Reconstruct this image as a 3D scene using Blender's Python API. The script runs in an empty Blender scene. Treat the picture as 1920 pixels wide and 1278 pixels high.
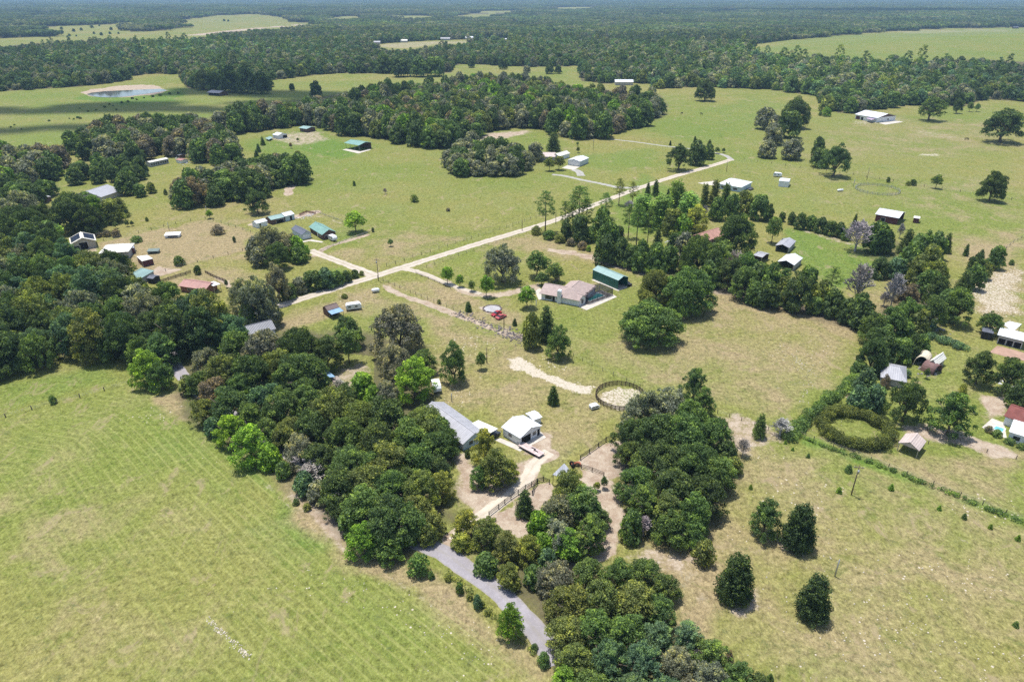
import bpy, bmesh, math, random
import numpy as np
from mathutils import Vector, Matrix
random.seed(7)
RNG = np.random.default_rng(11)
scene = bpy.context.scene
COL = scene.collection
R = math.radians

# ------------------------------------------------------------------ camera, sky, sun, exposure
CAM_H = 105.0
FPX = 1280.0                      # focal length in pixels of the 1920 wide photograph
HORIZON = -15.0
PITCH = math.atan((639.0 - HORIZON) / FPX)
cam_data = bpy.data.cameras.new('camera')
cam_data.sensor_width = 36.0
cam_data.lens = 36.0 * FPX / 1920.0
cam_data.clip_start = 1.0
cam_data.clip_end = 60000.0
cam = bpy.data.objects.new('camera', cam_data)
COL.objects.link(cam)
cam.location = (0, 0, CAM_H)
cam.rotation_euler = (math.pi / 2 - PITCH, 0, 0)
scene.camera = cam

SUN_TO = Vector((-0.17, 0.17, 1.0)).normalized()
sun_data = bpy.data.lights.new('sun', 'SUN')
sun_data.energy = 4.5
sun_data.angle = R(0.53)
sun_data.color = (1.0, 0.965, 0.91)
sun = bpy.data.objects.new('sun', sun_data)
COL.objects.link(sun)
sun.location = (0, 0, 400)
sun.rotation_euler = SUN_TO.to_track_quat('Z', 'Y').to_euler()
world = bpy.data.worlds.new('World')
scene.world = world
world.use_nodes = True
wnt = world.node_tree
wnt.nodes.clear()
w_out = wnt.nodes.new('ShaderNodeOutputWorld')
w_bg = wnt.nodes.new('ShaderNodeBackground')
w_sky = wnt.nodes.new('ShaderNodeTexSky')
w_sky.sky_type = 'NISHITA'
w_sky.sun_disc = False
w_sky.sun_elevation = math.asin(SUN_TO.z)
w_sky.sun_rotation = math.atan2(SUN_TO.x, SUN_TO.y)
w_sky.dust_density = 1.5
w_bg.inputs['Strength'].default_value = 0.15
wnt.links.new(w_sky.outputs[0], w_bg.inputs[0])
wnt.links.new(w_bg.outputs[0], w_out.inputs[0])
scene.view_settings.view_transform = 'Standard'
scene.view_settings.look = 'None'
scene.view_settings.gamma = 1.0
scene.view_settings.exposure = 0.33
scene.render.engine = 'CYCLES'
scene.cycles.max_bounces = 5
scene.cycles.diffuse_bounces = 3
scene.cycles.transmission_bounces = 3
scene.cycles.transparent_max_bounces = 8
scene.cycles.volume_bounces = 0
scene.cycles.use_adaptive_sampling = True
scene.cycles.adaptive_threshold = 0.02
scene.cycles.use_denoising = False

# ------------------------------------------------------------------ placing: photograph pixel -> point on the land
SP, CP = math.sin(PITCH), math.cos(PITCH)


def hill(x, y):
    """height of the land (numpy friendly)"""
    d1 = ((x - 1210.0) / 520.0) ** 2 + ((y - 1420.0) / 330.0) ** 2
    h = 34.0 * np.exp(-d1)
    d2 = ((x - 600.0) / 500.0) ** 2 + ((y - 1250.0) / 260.0) ** 2
    h = h + 9.0 * np.exp(-d2)
    r = np.sqrt(x * x + y * y)
    f = np.clip((r - 900.0) / 2500.0, 0, 1)
    h = h + f * (6.0 * np.sin(x / 930.0 + 1.3) * np.cos(y / 1270.0) + 4.0 * np.sin(y / 610.0 + x / 1700.0))
    return h


def P(px, py, dz=0.0):
    dx, dy = (px - 960.0) / FPX, -(py - 639.0) / FPX
    vx, vy, vz = dx, CP + dy * SP, -SP + dy * CP
    z = dz
    t = 0
    for _ in range(12):
        if vz > -1e-4:
            t = 9000.0
            break
        t = (CAM_H - z) / -vz
        z = 0.5 * z + 0.5 * (float(hill(vx * t, vy * t)) + dz)
    return Vector((vx * t, vy * t, float(hill(vx * t, vy * t)) + dz))


def depth_at(px, py, dz=0.0):
    p = P(px, py, dz)
    return p.y * CP + (CAM_H - p.z) * SP


def project(x, y, z):
    """world -> photograph pixel (numpy)"""
    zc = y * CP + (CAM_H - z) * SP
    up = y * SP - (CAM_H - z) * CP
    return 960.0 + FPX * x / zc, 639.0 - FPX * up / zc


def G(pts):
    return [P(a, b) for a, b in pts]


def inside(poly, x, y):
    """numpy point in polygon"""
    res = np.zeros(np.shape(x), bool)
    n = len(poly)
    for i in range(n):
        x1, y1 = poly[i]
        x2, y2 = poly[(i + 1) % n]
        if y1 == y2:
            continue
        c = ((y1 > y) != (y2 > y)) & (x < (x2 - x1) * (y - y1) / (y2 - y1) + x1)
        res ^= c
    return res


def seg_dist(px, py, pts, closed=False):
    d = np.full(np.shape(px), 1e9)
    n = len(pts)
    for i in range(n if closed else n - 1):
        ax, ay = pts[i][0], pts[i][1]
        bx, by = pts[(i + 1) % n][0], pts[(i + 1) % n][1]
        vx, vy = bx - ax, by - ay
        L = vx * vx + vy * vy + 1e-9
        t = np.clip(((px - ax) * vx + (py - ay) * vy) / L, 0, 1)
        d = np.minimum(d, np.hypot(px - ax - t * vx, py - ay - t * vy))
    return d


def smooth_line(pts, n=6):
    """Catmull-Rom through the points"""
    out = []
    q = [pts[0]] + list(pts) + [pts[-1]]
    for i in range(1, len(q) - 2):
        for k in range(n):
            t = k / n
            a, b, c, d = q[i - 1], q[i], q[i + 1], q[i + 2]
            out.append(tuple(0.5 * (2 * b[j] + (c[j] - a[j]) * t + (2 * a[j] - 5 * b[j] + 4 * c[j] - d[j]) * t * t
                                    + (3 * b[j] - a[j] - 3 * c[j] + d[j]) * t ** 3) for j in range(2)))
    out.append(tuple(pts[-1][:2]))
    return out


# ------------------------------------------------------------------ node helper
class NT:
    def __init__(self, name):
        self.mat = bpy.data.materials.new(name)
        self.mat.use_nodes = True
        self.nt = self.mat.node_tree
        self.nt.nodes.clear()
        self.out = self.nt.nodes.new('ShaderNodeOutputMaterial')

    def n(self, t, **kw):
        nd = self.nt.nodes.new(t)
        for k, v in kw.items():
            setattr(nd, k, v)
        return nd

    def put(self, sock, v):
        if isinstance(v, bpy.types.NodeSocket):
            self.nt.links.new(v, sock)
        else:
            if sock.type == 'RGBA' and len(v) == 3:
                v = (*v, 1.0)
            sock.default_value = v

    def math(self, op, a, b=0.0, c=0.0, clamp=False):
        nd = self.n('ShaderNodeMath', operation=op, use_clamp=clamp)
        self.put(nd.inputs[0], a)
        self.put(nd.inputs[1], b)
        self.put(nd.inputs[2], c)
        return nd.outputs[0]

    def mix(self, f, a, b, mode='MIX'):
        nd = self.n('ShaderNodeMix', data_type='RGBA', blend_type=mode)
        self.put(nd.inputs[0], f)
        self.put(nd.inputs[6], a)
        self.put(nd.inputs[7], b)
        return nd.outputs[2]

    def noise(self, vec, scale, detail=2.0, rough=0.5, dist=0.0):
        nd = self.n('ShaderNodeTexNoise')
        self.put(nd.inputs['Vector'], vec)
        nd.inputs['Scale'].default_value = scale
        nd.inputs['Detail'].default_value = detail
        nd.inputs['Roughness'].default_value = rough
        nd.inputs['Distortion'].default_value = dist
        return nd.outputs['Fac']

    def step(self, v, lo, hi):
        nd = self.n('ShaderNodeMapRange', interpolation_type='SMOOTHSTEP', clamp=True)
        self.put(nd.inputs['Value'], v)
        self.put(nd.inputs['From Min'], lo)
        self.put(nd.inputs['From Max'], hi)
        return nd.outputs['Result']

    def remap(self, v, a, b, c, d):
        nd = self.n('ShaderNodeMapRange', clamp=True)
        self.put(nd.inputs['Value'], v)
        for s, x in zip(('From Min', 'From Max', 'To Min', 'To Max'), (a, b, c, d)):
            self.put(nd.inputs[s], x)
        return nd.outputs['Result']

    def pos(self):
        return self.n('ShaderNodeNewGeometry').outputs['Position']

    def obj(self):
        return self.n('ShaderNodeTexCoord').outputs['Object']

    def scaled(self, vec, s):
        nd = self.n('ShaderNodeMapping')
        self.put(nd.inputs['Vector'], vec)
        nd.inputs['Scale'].default_value = s
        return nd.outputs[0]

    def attr(self, name, kind='GEOMETRY'):
        return self.n('ShaderNodeAttribute', attribute_name=name, attribute_type=kind)

    def bump(self, h, strength=0.5, dist=0.1):
        nd = self.n('ShaderNodeBump')
        nd.inputs['Strength'].default_value = strength
        nd.inputs['Distance'].default_value = dist
        self.put(nd.inputs['Height'], h)
        return nd.outputs[0]

    def surf(self, color, rough=0.8, spec=0.2, metal=0.0, normal=None):
        b = self.n('ShaderNodeBsdfPrincipled')
        self.put(b.inputs['Base Color'], color)
        self.put(b.inputs['Roughness'], rough)
        b.inputs['Specular IOR Level'].default_value = spec
        b.inputs['Metallic'].default_value = metal
        if normal is not None:
            self.put(b.inputs['Normal'], normal)
        self.nt.links.new(b.outputs[0], self.out.inputs['Surface'])
        return b


MATS = {}


def paint(key, rgb, rough=0.6, var=0.12, spec=0.3, scale=1.2, metal=0.0, grime=0.25):
    """a painted or natural solid with weathering that belongs to the surface"""
    if key in MATS:
        return MATS[key]
    t = NT(key)
    o = t.pos()
    a = t.noise(o, scale, 5, 0.6)
    b = t.noise(o, scale * 6, 3, 0.6)
    k = t.math('ADD', t.math('MULTIPLY', a, 0.7), t.math('MULTIPLY', b, 0.3))
    lo = tuple(c * (1 - var * 1.6) for c in rgb)
    hi = tuple(min(1, c * (1 + var)) for c in rgb)
    col = t.mix(t.step(k, 0.3, 0.7), lo, hi)
    dirt = t.step(t.noise(o, scale * 0.35, 4, 0.65), 0.52, 0.75)
    col = t.mix(t.math('MULTIPLY', dirt, grime), col, tuple(c * 0.55 + 0.05 * w for c, w in zip(rgb, (1, .85, .6))))
    t.surf(col, rough, spec, metal)
    MATS[key] = t.mat
    return t.mat


def ribbed(key, rgb, pitch=0.3, rough=0.45, var=0.08, spec=0.4, axis=0, grime=0.2, amp=0.12):
    """ribbed sheet metal; ribs run across local X (axis=0) or along it (axis=1)"""
    if key in MATS:
        return MATS[key]
    t = NT(key)
    o = t.obj()
    sx = t.n('ShaderNodeSeparateXYZ')
    t.put(sx.inputs[0], o)
    v = t.math('MULTIPLY', sx.outputs[axis], 2 * math.pi / pitch)
    s = t.math('SINE', v)
    rib = t.step(s, 0.55, 0.95)
    a = t.noise(o, 0.5, 5, 0.6)
    st = t.noise(t.scaled(o, (1.4, 0.12, 0.12) if axis == 0 else (0.12, 1.4, 0.12)), 1.5, 3, 0.6)
    lo = tuple(c * (1 - var * 2) for c in rgb)
    hi = tuple(min(1, c * (1 + var)) for c in rgb)
    col = t.mix(t.step(t.math('ADD', t.math('MULTIPLY', a, 0.5), t.math('MULTIPLY', st, 0.5)), 0.35, 0.65), lo, hi)
    col = t.mix(t.math('MULTIPLY', t.step(t.noise(o, 0.25, 5, 0.7), 0.5, 0.75), grime), col, tuple(c * 0.6 for c in rgb))
    col = t.mix(t.math('MULTIPLY', rib, amp), col, tuple(c * 0.5 for c in rgb))
    t.surf(col, rough, spec, 0.0, t.bump(s, 0.35, 0.03))
    MATS[key] = t.mat
    return t.mat


# ------------------------------------------------------------------ object helpers
def link(o, parent=None):
    COL.objects.link(o)
    if parent is not None:
        o.parent = parent
    return o


def tag(o, label=None, cat=None, group=None, kind=None):
    if label:
        o['label'] = label
    if cat:
        o['category'] = cat
    if group:
        o['group'] = group
    if kind:
        o['kind'] = kind
    return o


def empty(name, loc=(0, 0, 0), rz=0.0, label=None, cat=None, group=None):
    o = bpy.data.objects.new(name, None)
    o.empty_display_size = 0.5
    COL.objects.link(o)
    o.location = loc
    o.rotation_euler = (0, 0, rz)
    return tag(o, label, cat, group)


def mesh_np(name, verts, faces4, mats=(), attrs=None, smooth=False, faces_n=4):
    me = bpy.data.meshes.new(name)
    v = np.asarray(verts, np.float32)
    f = np.asarray(faces4, np.int32)
    me.vertices.add(len(v))
    me.vertices.foreach_set('co', v.ravel())
    me.loops.add(f.size)
    me.loops.foreach_set('vertex_index', f.ravel())
    me.polygons.add(len(f))
    me.polygons.foreach_set('loop_start', np.arange(0, f.size, faces_n, dtype=np.int32))
    me.polygons.foreach_set('loop_total', np.full(len(f), faces_n, np.int32))
    if smooth:
        me.polygons.foreach_set('use_smooth', np.ones(len(f), bool))
    me.update(calc_edges=True)
    for k, (typ, dom, data) in (attrs or {}).items():
        a = me.attributes.new(k, typ, dom)
        a.data.foreach_set('color' if 'COLOR' in typ else 'value', np.asarray(data, np.float32).ravel())
    for m in mats:
        me.materials.append(m)
    return me


class MB:
    """collects boxes, prisms and tubes into one mesh"""

    def __init__(self):
        self.v, self.f, self.m = [], [], []

    def add(self, vs, fs, mi=0):
        k = len(self.v)
        self.v += [tuple(p) for p in vs]
        self.f += [tuple(k + i for i in f) for f in fs]
        self.m += [mi] * len(fs)

    def box(self, x0, x1, y0, y1, z0, z1, mi=0):
        vs = [(x, y, z) for z in (z0, z1) for x, y in ((x0, y0), (x1, y0), (x1, y1), (x0, y1))]
        self.add(vs, [(3, 2, 1, 0), (4, 5, 6, 7), (0, 1, 5, 4), (1, 2, 6, 5), (2, 3, 7, 6), (3, 0, 4, 7)], mi)

    def slab(self, pts, th, mi=0):
        """polygon (3-D, planar) given thickness downward"""
        n = len(pts)
        vs = [tuple(p) for p in pts] + [(p[0], p[1], p[2] - th) for p in pts]
        fs = [tuple(range(n)), tuple(range(2 * n - 1, n - 1, -1))]
        fs += [(i, i + n, (i + 1) % n + n, (i + 1) % n) for i in range(n)]
        self.add(vs, fs, mi)

    def prism(self, poly, z0, z1, mi=0):
        n = len(poly)
        vs = [(x, y, z0) for x, y in poly] + [(x, y, z1) for x, y in poly]
        fs = [tuple(range(n - 1, -1, -1)), tuple(range(n, 2 * n))]
        fs += [(i, (i + 1) % n, (i + 1) % n + n, i + n) for i in range(n)]
        self.add(vs, fs, mi)

    def tube(self, pts, rad, seg=6, mi=0, cap=True):
        rad = rad if hasattr(rad, '__len__') else [rad] * len(pts)
        rings = []
        for i, p in enumerate(pts):
            p = Vector(p)
            d = (Vector(pts[min(i + 1, len(pts) - 1)]) - Vector(pts[max(i - 1, 0)]))
            d = d.normalized() if d.length > 1e-6 else Vector((0, 0, 1))
            u = d.cross(Vector((0, 0, 1))) if abs(d.z) < 0.95 else d.cross(Vector((1, 0, 0)))
            u.normalize()
            w = d.cross(u)
            rings.append([p + (u * math.cos(a) + w * math.sin(a)) * rad[i] for a in [2 * math.pi * k / seg for k in range(seg)]])
        vs = [q for r in rings for q in r]
        fs = []
        for i in range(len(rings) - 1):
            for k in range(seg):
                a, b = i * seg + k, i * seg + (k + 1) % seg
                fs.append((a, b, b + seg, a + seg))
        if cap:
            fs.append(tuple(range(seg - 1, -1, -1)))
            fs.append(tuple(range(len(vs) - seg, len(vs))))
        self.add(vs, fs, mi)

    def mesh(self, name, mats, smooth=False):
        me = bpy.data.meshes.new(name)
        me.from_pydata(self.v, [], self.f)
        for m in (mats if isinstance(mats, (list, tuple)) else [mats]):
            me.materials.append(m)
        me.polygons.foreach_set('material_index', self.m)
        if smooth:
            me.polygons.foreach_set('use_smooth', [True] * len(self.f))
        me.update()
        return me

    def build(self, name, mats, parent=None, smooth=False):
        return link(bpy.data.objects.new(name, self.mesh(name, mats, smooth)), parent)
# ------------------------------------------------------------------ the land
ANG = np.concatenate([np.linspace(-180, -54, 22)[:-1], np.linspace(-54, 54, 1040), np.linspace(54, 180, 22)[1:-1]])
RAD = [0.02, 6.0, 18.0, 34.0, 48.0, 56.0]
while RAD[-1] < 520:
    RAD.append(RAD[-1] * 1.0046)
while RAD[-1] < 2600:
    RAD.append(RAD[-1] * 1.0105)
while RAD[-1] < 30000:
    RAD.append(RAD[-1] * 1.05)
RAD = np.array(RAD)
na, nr = len(ANG), len(RAD)
aa, rr = np.meshgrid(np.radians(ANG), RAD)
GX, GY = (rr * np.sin(aa)).ravel(), (rr * np.cos(aa)).ravel()
GZ = hill(GX, GY)
GPX, GPY = project(GX, GY, GZ)
FRONT = GY > 20

MASK = np.zeros((len(GX), 4))          # dry, lush, bare sand, white rock
LITTER = np.zeros(len(GX))


def jit(x, y, s=1.0):
    return (np.sin(x * 0.71 / s + 1.7 * np.sin(y * 0.43 / s)) + np.sin(y * 0.83 / s + 1.9 * np.sin(x * 0.37 / s + 2.0))
            + 0.6 * np.sin(x * 1.9 / s + y * 1.3 / s)) * 0.38


def sstep(a, b, x):
    t = np.clip((x - a) / (b - a + 1e-9), 0, 1)
    return t * t * (3 - 2 * t)


def stroke(pts, width, ch, amt=1.0, soft=None, wob=0.0, curve=True):
    """paint ground cover along a line; width in metres"""
    w = [tuple(P(a, b)[:2]) for a, b in pts]
    if curve and len(w) > 2:
        w = smooth_line(w, 5)
    soft = soft or width * 0.4
    m = width / 2 + soft + wob
    xs, ys = [p[0] for p in w], [p[1] for p in w]
    idx = np.nonzero((GX > min(xs) - m) & (GX < max(xs) + m) & (GY > min(ys) - m) & (GY < max(ys) + m))[0]
    if not len(idx):
        return
    d = seg_dist(GX[idx], GY[idx], w) + jit(GX[idx], GY[idx], 1.6) * wob
    k = (1 - sstep(width / 2 - soft * 0.5, width / 2 + soft * 0.5, d)) * amt
    put(idx, k, ch)


def put(idx, k, ch):
    if ch == 'litter':
        LITTER[idx] = np.maximum(LITTER[idx], k)
    else:
        c = 'dlsw'.index(ch)
        MASK[idx, c] = np.maximum(MASK[idx, c], k)


def patch(pts, ch, amt=1.0, soft=2.0, wob=1.0):
    """paint ground cover inside an outline"""
    w = [tuple(P(a, b)[:2]) for a, b in pts]
    m = soft + wob
    xs, ys = [p[0] for p in w], [p[1] for p in w]
    idx = np.nonzero((GX > min(xs) - m) & (GX < max(xs) + m) & (GY > min(ys) - m) & (GY < max(ys) + m))[0]
    if not len(idx):
        return
    ins = inside(w, GX[idx], GY[idx])
    d = seg_dist(GX[idx], GY[idx], w, True) * np.where(ins, -1, 1) + jit(GX[idx], GY[idx], max(1.0, soft * 0.7)) * wob
    put(idx, (1 - sstep(-soft, soft, d)) * amt, ch)


# dry and lush cover of the different fields
patch([(1090, 1010), (1400, 830), (1500, 840), (1920, 980), (2100, 1300), (1500, 1300), (1290, 1180), (1200, 1050)], 'd', 0.52, 14, 6)
patch([(1180, 1010), (1340, 990), (1380, 1060), (1330, 1200), (1270, 1180), (1280, 1100), (1200, 1050)], 'd', 1.0, 6, 3)
patch([(1165, 1000), (1260, 1030), (1350, 1060), (1340, 1150), (1290, 1170), (1270, 1090), (1180, 1060)], 's', 0.38, 5, 3)
patch([(1335, 860), (1380, 900), (1370, 960), (1340, 1010), (1330, 960)], 's', 0.3, 4, 2)
patch([(830, 620), (1000, 620), (1160, 720), (1150, 860), (1020, 900), (1010, 800), (830, 780), (800, 700)], 'd', 0.55, 8, 4)
patch([(1070, 660), (1240, 620), (1350, 545), (1500, 585), (1615, 610), (1600, 700), (1480, 790), (1330, 760), (1180, 715)], 'd', 0.62, 8, 4)
patch([(1330, 540), (1420, 545), (1620, 605), (1600, 640), (1480, 590), (1350, 580), (1330, 620)], 'd', 0.95, 4, 3)
patch([(700, 530), (830, 525), (1000, 600), (960, 625), (830, 580)], 'd', 0.7, 5, 3)
patch([(540, 580), (700, 540), (960, 640), (820, 660), (800, 600), (640, 590), (560, 620), (470, 610)], 'd', 0.75, 5, 3)
patch([(590, 480), (720, 500), (900, 445), (740, 430), (650, 460)], 'd', 0.6, 8, 4)
patch([(900, 450), (1010, 440), (1200, 500), (1180, 510), (1040, 480), (960, 470)], 'd', 0.75, 6, 4)
patch([(185, 455), (390, 410), (460, 430), (470, 470), (300, 510), (230, 500), (190, 475)], 'd', 1.0, 4, 2)
patch([(300, 505), (470, 470), (470, 520), (420, 540), (310, 550)], 'd', 0.55, 5, 3)
patch([(200, 430), (520, 360), (540, 400), (460, 430), (380, 405), (200, 450)], 'd', 0.4, 8, 4)
patch([(530, 390), (640, 400), (900, 440), (760, 430), (600, 430)], 'd', 0.35, 10, 4)
patch([(1530, 840), (1920, 850), (1920, 970), (1650, 870)], 'd', 0.72, 6, 3)
patch([(1420, 310), (1920, 330), (1920, 460), (1700, 400), (1560, 380)], 'd', 0.3, 20, 8)
patch([(1640, 215), (1920, 230), (1920, 290), (1500, 300), (1560, 240)], 'd', 0.45, 25, 8)
patch([(1780, 440), (1920, 430), (1920, 500), (1850, 520), (1790, 480)], 'd', 0.8, 8, 4)
patch([(1800, 520), (1920, 505), (1920, 590), (1830, 590)], 'w', 0.75, 6, 4)
patch([(1800, 520), (1920, 505), (1920, 590), (1830, 590)], 'd', 0.9, 6, 4)
patch([(0, 640 + 300), (200, 900), (300, 1000), (500, 1278), (0, 1300)], 'd', 0.34, 25, 8)
patch([(500, 880), (640, 960), (780, 1060), (1040, 1250), (1000, 1278), (800, 1120), (640, 1020), (540, 940)], 'd', 0.9, 6, 3)
patch([(525, 885), (570, 935), (640, 975), (655, 1030), (700, 1050), (640, 1040), (585, 990), (545, 940)], 's', 0.62, 3, 2)
patch([(525, 880), (600, 930), (660, 1010), (800, 1080), (960, 1190), (1040, 1262), (1010, 1278), (800, 1130), (620, 1040), (540, 940)], 'd', 1.0, 4, 3)
patch([(290, 745), (345, 735), (350, 790), (320, 780)], 'd', 1.0, 3, 2)
patch([(1010, 830), (1160, 800), (1180, 850), (1020, 900)], 'l', 0.25, 6, 3)
# lush
patch([(0, 175), (340, 165), (500, 175), (480, 195), (300, 230), (0, 275)], 'l', 0.45, 30, 10)
patch([(190, 172), (350, 165), (340, 190), (230, 196), (120, 186)], 'l', 1.0, 12, 6)
patch([(450, 260), (600, 240), (740, 275), (560, 320), (470, 290)], 'l', 0.6, 15, 6)
patch([(590, 255), (700, 275), (640, 300), (560, 280)], 'l', 0.9, 10, 6)
patch([(1170, 240), (1400, 180), (1500, 200), (1380, 280), (1280, 270)], 'l', 0.55, 18, 8)
patch([(1080, 290), (1230, 275), (1250, 310), (1150, 330), (1100, 315)], 'l', 0.55, 10, 5)
patch([(1380, 330), (1560, 340), (1560, 400), (1440, 400)], 'l', 0.45, 12, 5)
patch([(1460, 420), (1580, 450), (1720, 480), (1650, 520), (1560, 560), (1480, 480)], 'l', 0.7, 5, 3)
patch([(1200, 320), (1330, 380), (1300, 440), (1180, 440), (1120, 420), (1150, 380)], 'l', 0.6, 6, 3)
patch([(0, 720), (180, 680), (240, 715), (0, 780)], 'l', 0.55, 6, 3)
patch([(330, 740), (400, 800), (520, 900), (640, 1020), (600, 1040), (460, 900), (360, 820)], 'l', 0.9, 7, 3)
patch([(230, 740), (330, 740), (560, 960), (760, 1110), (980, 1278), (700, 1278), (420, 1020), (250, 850)], 'l', 0.5, 14, 5)
patch([(720, 350), (900, 340), (860, 400), (760, 390)], 'l', 0.4, 14, 6)
patch([(1020, 560), (1150, 580), (1130, 640), (1040, 640)], 'l', 0.22, 5, 3)
patch([(1000, 830), (1130, 820), (1040, 900), (990, 920)], 'l', 0.45, 4, 2)
patch([(600, 440), (660, 400), (690, 440), (640, 470)], 'l', 0.5, 5, 2)
patch([(545, 520), (640, 500), (680, 520), (580, 540)], 'l', 0.6, 4, 2)
patch([(1490, 810), (1700, 880), (1920, 965), (1920, 985), (1700, 905), (1500, 830)], 'l', 0.85, 2.2, 1)
patch([(1440, 830), (1500, 840), (1600, 900), (1500, 900)], 'l', 0.45, 8, 4)
for c in ((1550, 1080, 50), (1700, 1020, 70), (1900, 1100, 60), (1350, 1220, 60), (1480, 950, 60), (1560, 1250, 60), (1640, 1240, 50), (1780, 1040, 60), (1660, 1100, 70), (1850, 1200, 60)):
    patch([(c[0] - c[2], c[1]), (c[0], c[1] - c[2] * .4), (c[0] + c[2], c[1]), (c[0], c[1] + c[2] * .4)], 'l', 0.35, 6, 4)
patch([(480, 260), (1050, 240), (1100, 330), (1000, 400), (800, 420), (560, 400), (520, 360)], 'l', 0.36, 20, 8)
patch([(1160, 240), (1920, 200), (1920, 430), (1400, 400)], 'l', 0.40, 25, 8)
patch([(0, 175), (1080, 130), (1080, 160), (500, 200), (480, 260), (0, 285)], 'l', 0.45, 30, 8)
patch([(1400, 95), (1560, 66), (1920, 50), (2200, 54), (2200, 120), (1700, 118), (1500, 106)], 'l', 0.5, 30, 8)
# bare ground, tracks and verges
stroke([(1034, 852), (1000, 870), (985, 905), (930, 945), (890, 975), (850, 1010)], 4.2, 's', 1.0, 1.2, .5)
patch([(980, 800), (1030, 815), (1040, 840), (1020, 858), (985, 850), (960, 825)], 's', 0.75, 1.5, 1)
patch([(855, 850), (880, 840), (900, 900), (1000, 850), (1005, 880), (960, 930), (900, 955), (860, 940), (845, 880)], 's', 0.68, 3, 2)
patch([(1085, 868), (1125, 830), (1190, 825), (1185, 880), (1150, 900), (1100, 890)], 's', 0.8, 1.6, 1)
patch([(1090, 880), (1150, 900), (1140, 960), (1100, 950), (1095, 910)], 's', 1.0, 1.5, 1)
patch([(1130, 920), (1165, 925), (1170, 990), (1150, 1040), (1060, 1075), (1035, 1060), (1130, 1000)], 's', 0.95, 1.6, 1)
patch([(1000, 915), (1030, 905), (1035, 935), (1010, 955), (1000, 1010), (950, 1000), (920, 965), (960, 945)], 's', 0.95, 1.4, 1)
patch([(1150, 1040), (1240, 1015), (1330, 1050), (1280, 1080), (1180, 1050)], 's', 0.5, 3, 2)
patch([(1345, 1120), (1420, 1100), (1430, 1140), (1380, 1160)], 's', 0.6, 2, 1)
patch([(1455, 1010), (1530, 1025), (1510, 1045), (1460, 1030)], 's', 0.6, 2, 1)
patch([(952, 672), (975, 668), (1010, 690), (1060, 712), (1110, 725), (1112, 745), (1060, 730), (1000, 705), (955, 690)], 'w', .95, 1.2, .8)
patch([(975, 660), (1040, 672), (1080, 700), (1010, 690)], 'w', 0.42, 3, 2)
patch([(1122, 740), (1155, 725), (1200, 728), (1215, 745), (1200, 765), (1160, 770), (1130, 758)], 'w', 0.8, .8, .5)
patch([(1135, 742), (1165, 732), (1195, 737), (1195, 752), (1160, 758), (1140, 752)], 'l', 0.5, 1, 1)
patch([(1335, 780), (1380, 770), (1440, 790), (1470, 830), (1400, 860), (1350, 820)], 's', 0.55, 3, 2)
patch([(1540, 630), (1612, 605), (1600, 640)], 's', 0.3, 3, 2)
stroke([(1345, 545), (1420, 556), (1500, 580), (1600, 600)], 6, 's', 0.75, 4, 1.5)
stroke([(1035, 470), (1090, 478), (1150, 495), (1220, 515)], 6, 's', 0.7, 4, 1.5)
patch([(830, 520), (880, 545), (935, 548), (1010, 530), (1020, 545), (930, 560), (860, 552)], 's', 0.62, 2, 1)
patch([(895, 575), (925, 572), (945, 580), (915, 590)], 's', 0.7, 1.5, .6)
patch([(715, 530), (760, 550), (850, 580), (950, 622), (970, 640), (900, 612), (800, 575), (720, 545)], 's', 0.65, 1.2, .8)
patch([(940, 610), (1000, 632), (990, 642), (940, 628)], 's', 0.6, 2, 1)
patch([(290, 540), (330, 530), (440, 545), (430, 570), (300, 560)], 's', 0.25, 3, 2)
patch([(270, 512), (300, 500), (340, 505), (300, 520)], 's', 0.8, 2, 1)
patch([(395, 515), (430, 525), (440, 545), (415, 530)], 's', 0.8, 2, 1)
patch([(150, 460), (180, 458), (185, 470), (160, 476)], 's', 0.6, 2, 1)
stroke([(540, 365), (545, 350), (560, 345)], 5, 's', 0.9, 3, 1)
stroke([(480, 420), (520, 412), (560, 405), (590, 398)], 7, 's', 0.8, 3, 1)
stroke([(590, 480), (610, 465), (640, 455), (690, 440)], 3, 's', 0.75, 1.5, .5)
stroke([(575, 403), (610, 408), (640, 418)], 3, 's', 0.4, 1.5, .5)
patch([(490, 262), (520, 250), (600, 245), (620, 262), (560, 275)], 's', 0.5, 8, 4)
patch([(560, 275), (600, 270), (640, 272), (700, 282), (800, 285)], 's', 0.3, 8, 3)
patch([(850, 278), (920, 248), (1000, 242), (990, 252), (930, 262)], 's', 0.65, 8, 3)
patch([(1690, 235), (1760, 245), (1830, 262), (1760, 262), (1700, 250)], 's', 0.4, 12, 5)
patch([(1720, 288), (1760, 288), (1765, 293), (1725, 293)], 'w', 0.9, 4, 1)
patch([(1595, 225), (1690, 220), (1700, 230), (1600, 234)], 'w', 0.6, 5, 2)
patch([(1690, 640), (1730, 700), (1800, 745), (1790, 790), (1760, 830), (1700, 800), (1760, 760), (1690, 700)], 's', 0.25, 5, 3)
patch([(1680, 800), (1730, 790), (1850, 825), (1920, 850), (1920, 870), (1800, 840), (1700, 820)], 's', 0.62, 2.5, 1.5)
patch([(1830, 735), (1880, 745), (1890, 780), (1850, 790)], 's', 0.75, 3, 1.5)
patch([(1590, 725), (1612, 720), (1600, 755), (1585, 745)], 's', 0.8, 1.5, .5)
patch([(1700, 480), (1760, 590), (1650, 600), (1600, 560), (1640, 520)], 'd', 0.6, 5, 3)
patch([(1480, 425), (1560, 440), (1640, 470), (1560, 455)], 's', 0.45, 3, 1.5)
patch([(1210, 430), (1290, 435), (1300, 480), (1230, 470)], 's', 0.2, 5, 3)
stroke([(140, 172), (330, 158)], 10, 's', 0.0)
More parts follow.
